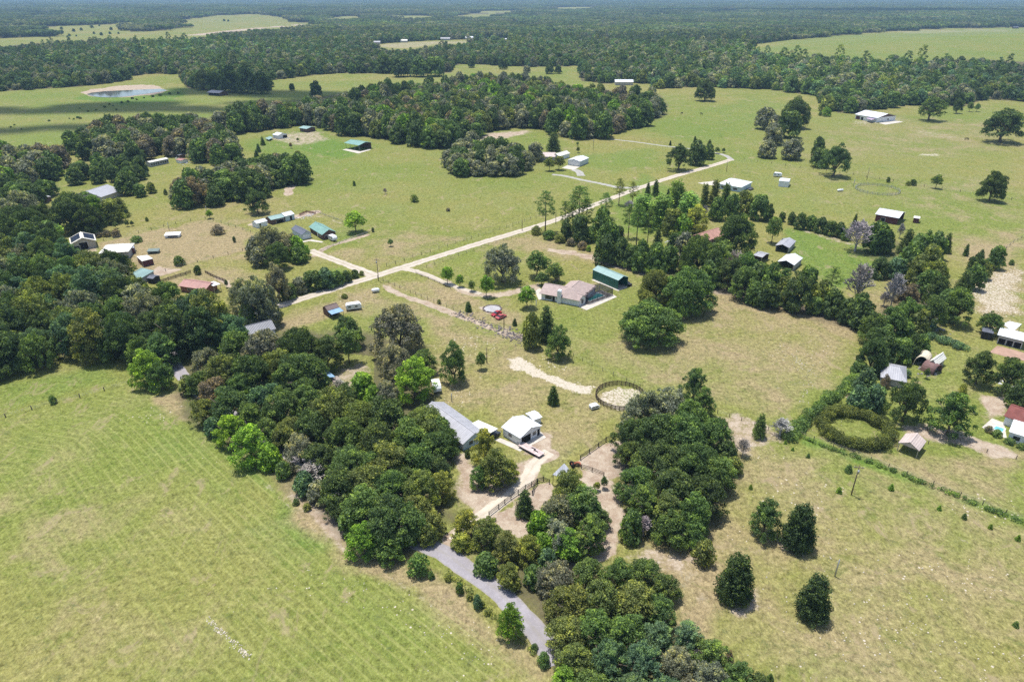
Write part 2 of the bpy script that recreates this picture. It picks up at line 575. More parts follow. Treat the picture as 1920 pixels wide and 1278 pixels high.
patch([(148, 174), (168, 168), (230, 160), (290, 159), (316, 170), (290, 178), (225, 183), (168, 181)], 's', 0.8, 5, 3)
stroke([(370, 66), (480, 54), (600, 44)], 60, 's', 0.8, 60, 10)
patch([(665, 87), (760, 79), (960, 74), (960, 80), (830, 84), (760, 92)], 's', 0.45, 25, 8)
patch([(1650, 57), (1900, 53), (1900, 60), (1700, 64)], 's', 0.4, 25, 8)
# scattered limestone showing through the turf
for (x, y, w, h, a) in ((700, 1110, 60, 16, .3), (760, 1140, 50, 24, .5), (820, 1185, 70, 22, .5), (880, 1240, 60, 20, .45), (560, 1105, 70, 12, .3),
                        (430, 1190, 28, 30, .0), (320, 770, 30, 14, .55), (370, 870, 26, 14, .55), (240, 780, 20, 8, .3), (470, 1120, 60, 12, .25),
                        (1500, 660, 90, 40, .25), (1420, 1010, 40, 20, .3), (1640, 1180, 120, 60, .25), (1800, 1080, 120, 50, .28), (1500, 930, 100, 50, .28),
                        (1850, 1250, 60, 30, .35), (1480, 1250, 60, 30, .35), (870, 650, 60, 25, .38), (840, 745, 50, 20, .45), (660, 560, 60, 16, .3),
                        (1540, 790, 30, 20, .3), (1450, 850, 60, 20, .3), (1840, 950, 70, 20, .35), (900, 1250, 50, 15, .4), (590, 640, 40, 15, .3)):
    patch([(x - w, y), (x - w * .5, y - h), (x + w * .5, y - h), (x + w, y), (x + w * .5, y + h), (x - w * .5, y + h)], 'w', a * .85, 5, 3)
for ln in ([(1230, 660), (1330, 700), (1440, 730), (1580, 690)], [(1100, 670), (1180, 690), (1260, 740)], [(560, 430), (700, 400), (860, 385), (1000, 360)], [(1420, 380), (1560, 385), (1640, 420)],
           [(1620, 235), (1500, 270), (1400, 300)], [(1380, 1010), (1460, 1060), (1600, 1090), (1780, 1140)], [(1440, 840), (1540, 900), (1700, 960), (1900, 1060)], [(880, 640), (900, 700), (900, 760), (940, 790)],
           [(340, 760), (470, 880), (600, 1000), (760, 1100), (900, 1200)], [(300, 430), (380, 450), (460, 460)]):
    stroke(ln, 1.1, 's', 0.34, .7, .4)
stroke([(392, 1160), (410, 1180), (440, 1205), (462, 1228)], 0.9, 'w', 0.55, .5, .25)
stroke([(100, 540), (0, 500)], 1, 's', 0)

# mowing lines follow the edge of the big field
MOWL = [(900, 1300), (860, 1200), (780, 1090), (640, 1000), (520, 890), (430, 800), (360, 745), (320, 728)]
mw = smooth_line([tuple(P(a, b)[:2]) for a, b in [(1500, 1640), (1200, 1430), (1000, 1278), (850, 1160), (680, 1030), (560, 930), (460, 845), (395, 785), (345, 745), (300, 724), (240, 716)]], 9)
sel = np.nonzero(FRONT & (rr.ravel() < 420) & (GX < 60))[0]
MOW = np.full(len(GX), 999.0)
MOW[sel] = seg_dist(GX[sel], GY[sel], mw)
fieldpoly = [tuple(P(a, b)[:2]) for a, b in [(-200, 800), (0, 785), (100, 760), (240, 722), (330, 732), (352, 800), (520, 890), (545, 950), (640, 1030), (780, 1080), (900, 1160), (1040, 1262), (1060, 1500), (-600, 1500)]]
MOWM = np.zeros(len(GX))
fi = inside(fieldpoly, GX[sel], GY[sel])
MOWM[sel] = fi * np.clip(seg_dist(GX[sel], GY[sel], fieldpoly, True) / 4, 0, 1)

FAR_EDGE = [(-400, 180), (0, 172), (180, 160), (260, 148), (345, 150), (350, 166), (430, 168), (505, 166), (508, 150), (620, 138), (704, 138), (780, 139), (845, 137), (850, 124),
            (870, 120), (1000, 126), (1087, 124), (1090, 152), (1230, 167), (1310, 163), (1440, 168), (1535, 180), (1548, 208), (1600, 214), (1650, 204), (1720, 196),
            (1800, 201), (1850, 186), (1920, 192), (2400, 200)]
FAR_POLY = FAR_EDGE + [(2400, -14.2), (-400, -14.2)]
CLEAR = [
    [(-200, 54), (0, 53), (140, 48), (330, 40), (400, 29), (480, 26), (560, 36), (615, 45), (520, 56), (440, 62), (370, 72), (350, 76), (270, 76), (200, 75), (60, 82), (0, 88), (-200, 92)],
    [(660, 86), (760, 79), (830, 75), (965, 72), (965, 80), (900, 82), (830, 86), (760, 95), (700, 92)],
    [(1385, 88), (1420, 83), (1480, 75), (1560, 67), (1640, 61), (1780, 53), (1920, 51), (2300, 53), (2300, 126), (1920, 117), (1830, 112), (1700, 116), (1600, 114), (1500, 107), (1420, 98)],
    [(1205, 27), (1240, 24), (1270, 26), (1240, 30)], [(700, 33), (760, 29), (850, 31), (780, 36)], [(860, 22), (960, 20), (1000, 23), (920, 26)],
    [(1000, 15), (1100, 13), (1150, 15), (1060, 18)], [(480, 20), (560, 18), (600, 20), (520, 22)], [(1120, 44), (1180, 41), (1200, 44), (1150, 47)], [(600, 34), (660, 30), (700, 33), (640, 38)],
    [(730, 44), (790, 42), (800, 46), (745, 48)], [(940, 42), (1010, 39), (1030, 42), (960, 46)], [(20, 28), (110, 25), (150, 27), (60, 30)], [(1300, 20), (1380, 18), (1400, 20), (1330, 23)],
    [(820, 30), (900, 27), (960, 30), (890, 34)], [(240, 144), (290, 138), (350, 140), (345, 156), (260, 156)], [(640, 22), (720, 20), (700, 24)],
    [(1150, 155), (1230, 158), (1225, 166), (1140, 163)],
]
FAR_BLOBS = [[(240, 50), (290, 42), (335, 45), (340, 52), (300, 58), (245, 60)], [(-60, 58), (60, 55), (110, 63), (105, 68), (0, 72), (-60, 72)],
             [(540, 34), (585, 30), (600, 40), (560, 44)]]


def far_wood(px, py):
    m = inside(FAR_POLY, px, py)
    for c in CLEAR:
        m &= ~inside(c, px, py)
    for c in FAR_BLOBS:
        m |= inside(c, px, py)
    return m


NEAR_WOODS = {
    'mid': [(392, 222), (430, 204), (500, 198), (590, 184), (640, 176), (700, 164), (770, 156), (830, 156), (900, 140), (990, 148), (1070, 160), (1100, 165), (1170, 172),
            (1235, 176), (1252, 198), (1248, 216), (1215, 230), (1170, 240), (1130, 256), (1060, 256), (1030, 240), (960, 234), (915, 246), (850, 270), (805, 275), (740, 264),
            (690, 256), (640, 250), (590, 234), (560, 232), (500, 240), (440, 250), (402, 240)],
    'upperleft': [(124, 268), (190, 244), (260, 238), (366, 228), (395, 240), (436, 262), (444, 290), (428, 300), (385, 296), (350, 284), (290, 280), (262, 290), (238, 298), (150, 290)],
    'farleft': [(-60, 290), (105, 284), (128, 318), (60, 335), (10, 345), (-60, 345)],
    'leftstrip': [(138, 308), (258, 306), (270, 328), (236, 340), (180, 333), (146, 330)],
    'paddock': [(325, 350), (400, 332), (468, 310), (528, 308), (575, 318), (570, 330), (530, 338), (498, 356), (400, 372), (340, 374), (318, 362)],
    'leftedge': [(-60, 350), (60, 336), (108, 350), (98, 368), (50, 380), (-60, 378)],
    'bluebarn': [(90, 388), (180, 380), (190, 408), (178, 418), (95, 414)],
    'leftmass': [(-60, 430), (50, 415), (90, 440), (108, 470), (130, 480), (190, 492), (222, 502), (226, 532), (262, 560), (340, 572), (405, 566), (428, 600), (428, 636),
                 (340, 652), (235, 662), (150, 655), (80, 675), (0, 700), (-60, 710)],
    'farmhouse': [(838, 290), (860, 272), (900, 268), (930, 280), (1005, 285), (1005, 305), (955, 318), (880, 322), (840, 314)],
}
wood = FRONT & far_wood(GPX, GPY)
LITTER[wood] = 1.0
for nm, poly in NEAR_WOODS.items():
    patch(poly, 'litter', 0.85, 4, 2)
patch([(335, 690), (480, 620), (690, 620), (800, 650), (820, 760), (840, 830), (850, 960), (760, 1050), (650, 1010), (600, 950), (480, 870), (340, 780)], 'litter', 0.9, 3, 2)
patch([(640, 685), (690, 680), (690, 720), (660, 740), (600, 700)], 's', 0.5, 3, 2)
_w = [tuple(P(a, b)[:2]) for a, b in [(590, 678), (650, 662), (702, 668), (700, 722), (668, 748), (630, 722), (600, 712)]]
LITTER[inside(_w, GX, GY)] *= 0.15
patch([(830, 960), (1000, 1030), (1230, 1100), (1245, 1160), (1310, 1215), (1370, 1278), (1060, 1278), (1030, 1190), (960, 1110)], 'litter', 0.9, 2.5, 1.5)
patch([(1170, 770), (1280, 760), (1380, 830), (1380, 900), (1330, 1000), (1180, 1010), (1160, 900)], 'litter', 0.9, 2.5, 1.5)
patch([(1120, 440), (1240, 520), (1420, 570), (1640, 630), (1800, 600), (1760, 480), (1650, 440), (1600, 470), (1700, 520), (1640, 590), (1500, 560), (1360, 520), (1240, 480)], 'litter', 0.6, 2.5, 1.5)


def ground_material():
    t = NT('meadow_ground')
    p = t.pos()
    mk = t.attr('mask')
    sep = t.n('ShaderNodeSeparateColor')
    t.put(sep.inputs[0], mk.outputs['Color'])
    dry, lush, sand = sep.outputs[0], sep.outputs[1], sep.outputs[2]
    white = mk.outputs['Alpha']
    mow = t.attr('mow').outputs['Fac']
    mowm = t.attr('mowmask').outputs['Fac']
    lit = t.attr('litter').outputs['Fac']
    n_big = t.noise(p, 0.010, 4, 0.55)
    n_mid = t.noise(p, 0.055, 6, 0.66, 0.5)
    n_sm = t.noise(p, 0.30, 5, 0.65)
    n_ti = t.noise(p, 1.5, 4, 0.75)
    n_ti2 = t.noise(p, 4.0, 2, 0.7)
    # turf
    g = t.mix(t.step(n_big, 0.35, 0.65), (0.152, 0.180, 0.040), (0.205, 0.192, 0.060))
    g = t.mix(t.math('MULTIPLY', t.step(n_mid, 0.45, 0.7), 0.45), g, (0.255, 0.225, 0.100))
    lm = t.math('ADD', lush, t.math('MULTIPLY', t.math('SUBTRACT', n_mid, 0.5), 0.9))
    g = t.mix(t.step(lm, 0.15, 0.95), g, (0.108, 0.172, 0.030))
    dm = t.math('ADD', dry, t.math('MULTIPLY', t.math('SUBTRACT', n_mid, 0.5), 1.9))
    g = t.mix(t.step(dm, 0.1, 1.0), g, (0.262, 0.208, 0.112))
    # tufts: light and dark grain at several sizes
    n_a = t.noise(p, 0.75, 6, 0.85, 0.4)
    n_b = t.noise(t.scaled(p, (1.0, 0.55, 1.0)), 1.9, 4, 0.85)
    gr = t.math('ADD', t.math('MULTIPLY', n_a, 0.6), t.math('MULTIPLY', n_b, 0.4))
    k = t.remap(gr, 0.32, 0.68, 0.10, 1.90)
    kc = t.n('ShaderNodeCombineXYZ')
    for q in range(3):
        t.put(kc.inputs[q], k)
    g = t.mix(1.0, g, kc.outputs[0], 'MULTIPLY')
    g = t.mix(t.math('MULTIPLY', t.step(gr, 0.54, 0.66), 0.35), g, (0.40, 0.36, 0.20))
    blot = t.step(t.noise(p, 0.16, 5, 0.7, 0.8), 0.54, 0.66)
    g = t.mix(t.math('MULTIPLY', blot, 0.6), g, t.mix(1.0, g, (0.58, 0.72, 0.48), 'MULTIPLY'))
    blot2 = t.step(t.noise(t.scaled(p, (1.3, 0.8, 1)), 0.11, 5, 0.7, 1.0), 0.56, 0.68)
    g = t.mix(t.math('MULTIPLY', blot2, 0.6), g, (0.30, 0.235, 0.145))
    # mown swaths
    wob = t.math('MULTIPLY', t.math('SUBTRACT', t.noise(p, 0.035, 2, 0.5), 0.5), 0.35)
    md = t.math('ADD', mow, wob)
    s1 = t.math('SINE', t.math('MULTIPLY', md, 2 * math.pi / 2.0))
    c1 = t.n('ShaderNodeCombineXYZ')
    t.put(c1.inputs[0], md)
    n1 = t.noise(c1.outputs[0], 0.8, 5, 0.8)
    band = t.math('ADD', t.math('MULTIPLY', t.step(s1, 0.62, 1.0), 0.75), t.math('MULTIPLY', t.step(n1, 0.52, 0.62), 0.6))
    fade = t.math('MULTIPLY', mowm, t.remap(mow, 4.0, 95.0, 1.0, 0.0))
    fade = t.math('MULTIPLY', fade, t.step(t.noise(p, 0.045, 4, 0.6), 0.30, 0.56))
    g = t.mix(t.math('MULTIPLY', t.math('MULTIPLY', band, fade), 0.44), g, (0.33, 0.325, 0.12))
    dk = t.math('MULTIPLY', t.step(n1, 0.5, 0.36), fade)
    g = t.mix(t.math('MULTIPLY', dk, 0.45), g, (0.10, 0.155, 0.03))
    # weedy dark clumps
    weed = t.math('MULTIPLY', t.step(n_sm, 0.55, 0.68), t.step(n_ti, 0.42, 0.6))
    g = t.mix(t.math('MULTIPLY', weed, 0.7), g, (0.085, 0.105, 0.04))
    # bare soil
    sm = t.math('ADD', sand, t.math('MULTIPLY', t.math('SUBTRACT', t.math('ADD', t.math('MULTIPLY', n_sm, .6), t.math('MULTIPLY', n_ti, .4)), 0.5), 1.1))
    soil = t.mix(t.step(n_sm, 0.35, 0.65), (0.29, 0.215, 0.155), (0.40, 0.33, 0.25))
    soil = t.mix(t.math('MULTIPLY', t.step(n_ti, 0.5, 0.68), 0.5), soil, (0.52, 0.46, 0.38))
    g = t.mix(t.math('MULTIPLY', t.step(sm, 0.32, 0.62), t.step(sand, 0.02, 0.12)), g, soil)
    # limestone specks: coverage grows with the mask
    vor = t.n('ShaderNodeTexVoronoi', feature='F1')
    t.put(vor.inputs['Vector'], p)
    vor.inputs['Scale'].default_value = 1.7
    vr = t.math('MULTIPLY', vor.outputs['Distance'], 1.0)
    rnd = t.n('ShaderNodeSeparateColor')
    t.put(rnd.inputs[0], vor.outputs['Color'])
    rad = t.math('MULTIPLY', t.math('MULTIPLY', rnd.outputs[0], rnd.outputs[1]), t.remap(white, 0.0, 1.0, 0.28, 1.5))
    rad = t.math('MULTIPLY', rad, t.step(t.math('ADD', white, t.math('MULTIPLY', rnd.outputs[2], 0.6)), 0.56, 0.72))
    speck = t.step(t.math('SUBTRACT', rad, vr), 0.0, 0.10)
    wm = t.math('MAXIMUM', speck, t.math('MULTIPLY', t.step(t.math('ADD', white, t.math('MULTIPLY', t.math('SUBTRACT', n_ti, 0.5), 2.2)), 0.62, 0.95), t.step(white, 0.3, 0.5)))
    g = t.mix(wm, g, t.mix(n_ti, (0.56, 0.51, 0.41), (0.40, 0.34, 0.27)))
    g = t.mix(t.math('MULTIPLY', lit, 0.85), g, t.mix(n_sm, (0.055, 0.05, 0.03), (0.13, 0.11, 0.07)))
    t.surf(g, 0.95, 0.08, 0.0, t.bump(t.math('ADD', n_ti, t.math('MULTIPLY', n_sm, 2.0)), 0.55, 0.35))
    return t.mat


MAT_GROUND = ground_material()
ii, jj = np.meshgrid(np.arange(nr - 1), np.arange(na), indexing='ij')
j2 = (jj + 1) % na
quads = np.stack([ii * na + jj, ii * na + j2, (ii + 1) * na + j2, (ii + 1) * na + jj], -1).reshape(-1, 4)[:, ::-1]
gverts = np.stack([GX, GY, GZ], 1)
gme = mesh_np('ground', gverts, quads, [MAT_GROUND],
              {'mask': ('FLOAT_COLOR', 'POINT', MASK), 'mow': ('FLOAT', 'POINT', MOW), 'mowmask': ('FLOAT', 'POINT', MOWM), 'litter': ('FLOAT', 'POINT', LITTER)}, smooth=True)
ground = link(bpy.data.objects.new('ground', gme))
tag(ground, kind='structure')
del quads, gverts
# ------------------------------------------------------------------ trees
def leaf_material(name, instanced):
    t = NT(name)
    if instanced:
        base = t.attr('tint', 'INSTANCER').outputs['Color']
        rnd = t.attr('rnd', 'INSTANCER').outputs['Fac']
    else:
        oi = t.n('ShaderNodeObjectInfo')
        base, rnd = oi.outputs['Color'], oi.outputs['Random']
    v = t.attr('v').outputs['Fac']
    o = t.obj()
    patchy = t.noise(o, 0.35, 2, 0.6)
    k = t.math('MULTIPLY', v, t.remap(patchy, 0.3, 0.7, 0.85, 1.18))
    grey = t.n('ShaderNodeCombineXYZ')
    for i in range(3):
        t.put(grey.inputs[i], k)
    col = t.mix(1.0, base, grey.outputs[0], 'MULTIPLY')
    warm = t.mix(1.0, col, (1.28, 1.12, 0.62), 'MULTIPLY')
    col = t.mix(t.step(t.math('ADD', v, t.math('MULTIPLY', t.math('SUBTRACT', patchy, 0.5), 1.2)), 0.95, 1.55), col, warm)
    d = t.n('ShaderNodeBsdfDiffuse')
    t.put(d.inputs[0], col)
    tr = t.n('ShaderNodeBsdfTranslucent')
    t.put(tr.inputs[0], t.mix(1.0, col, (1.15, 1.25, 0.55), 'MULTIPLY'))
    m = t.n('ShaderNodeMixShader')
    m.inputs[0].default_value = 0.32
    t.nt.links.new(d.outputs[0], m.inputs[1])
    t.nt.links.new(tr.outputs[0], m.inputs[2])
    gl = t.n('ShaderNodeBsdfGlossy')
    gl.inputs['Roughness'].default_value = 0.6
    t.put(gl.inputs[0], (0.9, 0.95, 1.0))
    m2 = t.n('ShaderNodeMixShader')
    m2.inputs[0].default_value = 0.008
    t.nt.links.new(m.outputs[0], m2.inputs[1])
    t.nt.links.new(gl.outputs[0], m2.inputs[2])
    t.nt.links.new(m2.outputs[0], t.out.inputs['Surface'])
    return t.mat


LEAF = leaf_material('foliage', False)
LEAF_I = leaf_material('foliage_of_wood', True)
BARK = paint('bark', (0.16, 0.13, 0.10), 0.95, 0.3, 0.05, 2.0)


def deadwood_material():
    t = NT('bare_grey_wood')
    oi = t.n('ShaderNodeObjectInfo')
    n = t.noise(t.pos(), 1.5, 3, 0.6)
    t.surf(t.mix(t.step(n, 0.3, 0.7), t.mix(1.0, oi.outputs['Color'], (0.6, 0.6, 0.6), 'MULTIPLY'), oi.outputs['Color']), 0.95, 0.05)
    return t.mat


DEAD = deadwood_material()


def leaf_cards(cen, nor, size, rng, jitter=0.5, flat=0.62):
    """diamond leaf clumps: centres, outward normals, half sizes -> vertices, quads"""
    n = len(cen)
    nn = nor + rng.normal(0, jitter, (n, 3))
    nn /= np.linalg.norm(nn, axis=1, keepdims=True) + 1e-9
    r = rng.normal(0, 1, (n, 3))
    u = np.cross(nn, r)
    u /= np.linalg.norm(u, axis=1, keepdims=True) + 1e-9
    w = np.cross(nn, u)
    s = size[:, None]
    v = np.stack([cen + u * s, cen + w * s * flat, cen - u * s * 0.9, cen - w * s * flat], 1)
    v += rng.normal(0, 0.12, v.shape) * size[:, None, None]
    f = np.arange(4 * n).reshape(n, 4)
    return v.reshape(-1, 3), f


def clumps_to_mesh(name, clumps, per_area, size, rng, mat, jitter=0.62, top_bias=0.35, floor=0.0):
    """clumps: (x, y, z, rx, rz, tone)"""
    C, N, S, V = [], [], [], []
    for (x, y, z, rx, rz, tone) in clumps:
        k = max(6, int(4 * math.pi * rx * (rx + rz) * 0.5 * per_area))
        d = rng.normal(0, 1, (k, 3))
        d /= np.linalg.norm(d, axis=1, keepdims=True)
        flip = (d[:, 2] < -0.1) & (rng.random(k) < top_bias * 2)
        d[flip, 2] *= -1
        rad = rng.uniform(0.80, 1.08, k) ** 1.0
        rad *= np.where(rng.random(k) < 0.12, rng.uniform(1.0, 1.22, k), 1.0)
        c = np.stack([x + d[:, 0] * rx * rad, y + d[:, 1] * rx * rad, z + d[:, 2] * rz * rad], 1)
        ok = c[:, 2] > floor
        C.append(c[ok])
        N.append(d[ok])
        S.append(rng.uniform(0.7, 1.3, ok.sum()) * size)
        V.append(np.clip(tone * rng.normal(1.0, 0.22, ok.sum()), 0.4, 1.9))
    C, N, S, V = np.concatenate(C), np.concatenate(N), np.concatenate(S), np.concatenate(V)
    v, f = leaf_cards(C, N, S, rng, jitter)
    v[:, 2] = np.maximum(v[:, 2], 0.05)
    return mesh_np(name, v, f, [mat], {'v': ('FLOAT', 'POINT', np.repeat(V, 4))})


def billow(clumps, rng, k=6, rs=(0.38, 0.6), push=0.72, keep=0.8):
    """break every foliage mass into smaller sprays on its surface"""
    out = []
    for (x, y, z, rx, rz, tone) in clumps:
        out.append((x, y, z, rx * keep, rz * keep, tone * .85))
        for _ in range(k):
            d = rng.normal(0, 1, 3)
            d /= np.linalg.norm(d)
            if d[2] < -.25:
                d[2] *= -1
            r = rng.uniform(*rs)
            out.append((x + d[0] * rx * push, y + d[1] * rx * push, max(.1, z + d[2] * rz * push), rx * r, rz * r, tone * rng.uniform(.78, 1.3)))
    return out


def oak_clumps(W, H, n, rng, base=0.16, rc=(0.17, 0.30), squash=0.8, lean=0.25):
    """uneven dome of foliage billows, W wide and H high"""
    R_, out = W / 2, []
    lob = [(rng.uniform(0, 2 * math.pi), rng.uniform(0.75, 1.0)) for _ in range(5)]
    for i in range(n):
        u = (i + 0.5) / n
        el = math.asin(1 - u * 1.15) if u * 1.15 < 1.9 else -0.2
        az = i * 2.39996 + rng.uniform(-0.5, 0.5)
        k = 0.80 + 0.20 * sum(math.cos((az - a) * (j + 1)) * w for j, (a, w) in enumerate(lob)) / 2.2
        r = rng.uniform(rc[0], rc[1]) * R_
        rho = (R_ - r * 0.9) * min(1.05, k) * rng.uniform(0.86, 1.03)
        z0 = H * base
        hh = H - z0 - r * 0.8
        x, y = rho * math.cos(el) * math.cos(az), rho * math.cos(el) * math.sin(az)
        z = z0 + r * 0.55 + max(0, math.sin(el)) * hh * rng.uniform(0.82, 1.0)
        out.append((x, y, max(z, r * 0.5), r, r * squash, rng.uniform(0.72, 1.32)))
    for i in range(n // 5):
        az, q = rng.uniform(0, 6.28), rng.uniform(0, 0.45) * R_
        r = R_ * 0.3
        out.append((q * math.cos(az), q * math.sin(az), H * rng.uniform(0.45, 0.7), r, r * 0.8, 0.8))
    return out


def cone_clumps(W, H, n, rng, top=0.12, power=0.9):
    out = []
    for i in range(n):
        t = ((i + 0.5) / n) ** 1.25
        z = H * (0.04 + 0.92 * t)
        r0 = W / 2 * ((1 - t) ** power * (1 - top) + top)
        az = i * 2.39996 + rng.uniform(-.3, .3)
        r = max(W * 0.07, r0 * rng.uniform(0.26, 0.44))
        q = max(0, r0 - r) * rng.uniform(0.82, 1.22)
        out.append((q * math.cos(az), q * math.sin(az), z, r, r * 1.05, rng.uniform(0.75, 1.25)))
    for i in range(n // 4):
        t = (i + .5) / (n // 4)
        r = W / 2 * ((1 - t) ** power * (1 - top) + top) * 0.6
        out.append((0, 0, H * (0.08 + 0.8 * t), r, r, 0.75))
    return out


def pine_clumps(W, H, n, rng, start=0.42):
    out = []
    for i in range(n):
        t = (i + 0.5) / n
        z = H * (start + (0.96 - start) * t)
        r0 = W / 2 * math.sin(math.pi * (0.22 + 0.70 * t)) ** 0.8
        az = i * 2.39996 + rng.uniform(-.5, .5)
        r = W * rng.uniform(0.10, 0.17)
        q = r0 * rng.uniform(0.35, 1.0)
        out.append((q * math.cos(az), q * math.sin(az), z + rng.uniform(-.02, .02) * H, r, r * 0.6, rng.uniform(0.75, 1.3)))
    out.append((0, 0, H * 0.95, W * .12, W * .12, 1.1))
    return out


def trunk_mesh(name, W, H, limbs, rng, r0, fork=0.25, up=0.6, mat=None, straight=False):
    mb = MB()
    top = H * (0.92 if straight else fork)
    mb.tube([(0, 0, -0.2), (0.02 * W, 0, top * 0.5), (0, 0.02 * W, top)], [r0 * 1.25, r0 * 0.85, r0 * (0.2 if straight else 0.75)], 7)
    for i in range(limbs):
        az = i * 2.39996 + rng.uniform(-.4, .4)
        if straight:
            z = H * rng.uniform(0.4, 0.85)
            e = W * 0.3
            mb.tube([(0, 0, z), (e * math.cos(az), e * math.sin(az), z + e * .3)], [r0 * .28, r0 * .1], 4)
        else:
            e = W * rng.uniform(0.22, 0.36)
            z1 = H * rng.uniform(up - .1, up + .12)
            m = (e * .5 * math.cos(az + .2), e * .5 * math.sin(az + .2), top + (z1 - top) * .62)
            mb.tube([(0, 0, top * .85), m, (e * math.cos(az), e * math.sin(az), z1)], [r0 * .6, r0 * .38, r0 * .15], 5)
            e2 = e * .7
            mb.tube([m, (e2 * math.cos(az - .6), e2 * math.sin(az - .6), z1 * 1.05)], [r0 * .3, r0 * .1], 4)
    return mb.mesh(name, mat or BARK, True)


def bare_mesh(name, W, H, rng, spread=0.5, thick=1.0):
    """leafless branching crown"""
    trunk, mb = MB(), MB()
    r0 = 0.028 * H * thick
    trunk.tube([(0, 0, -.2), (.01 * H, 0, H * .3), (0, .01 * H, H * .62)], [r0 * 1.2, r0 * .8, r0 * .4], 7)

    def grow(p, d, L, r, lv):
        q = p + d * L
        m = p + d * L * .5 + Vector(rng.normal(0, L * .06, 3))
        mb.tube([p, m, q], [max(r, .075), max(r * .75, .07), max(.055, r * .5)], 3, cap=False)
        if lv == 0:
            return
        for _ in range(3 if lv > 1 else 5):
            nd = (d + Vector(rng.normal(0, .55, 3))).normalized()
            nd.z = abs(nd.z) * .6 + .12 if spread < 1 else nd.z
            grow(p + d * L * rng.uniform(.4, 1.0), nd.normalized(), L * rng.uniform(.5, .72), r * .5, lv - 1)
    nb = 34
    for i in range(nb):
        t = (i + .5) / nb
        az = i * 2.39996
        z = H * (.15 + .5 * t)
        L = W * .36 * (1.15 - .5 * t)
        grow(Vector((0, 0, z)), Vector((math.cos(az) * spread * 1.6, math.sin(az) * spread * 1.6, .75 + t)).normalized(), L, r0 * .45, 3)
    return mb.mesh(name, DEAD), trunk.mesh(name + '_trunk', DEAD)


def g(seed):
    return np.random.default_rng(seed)


PROTO = {}      # kind -> list of (crown mesh, trunk mesh, nominal W, nominal H)


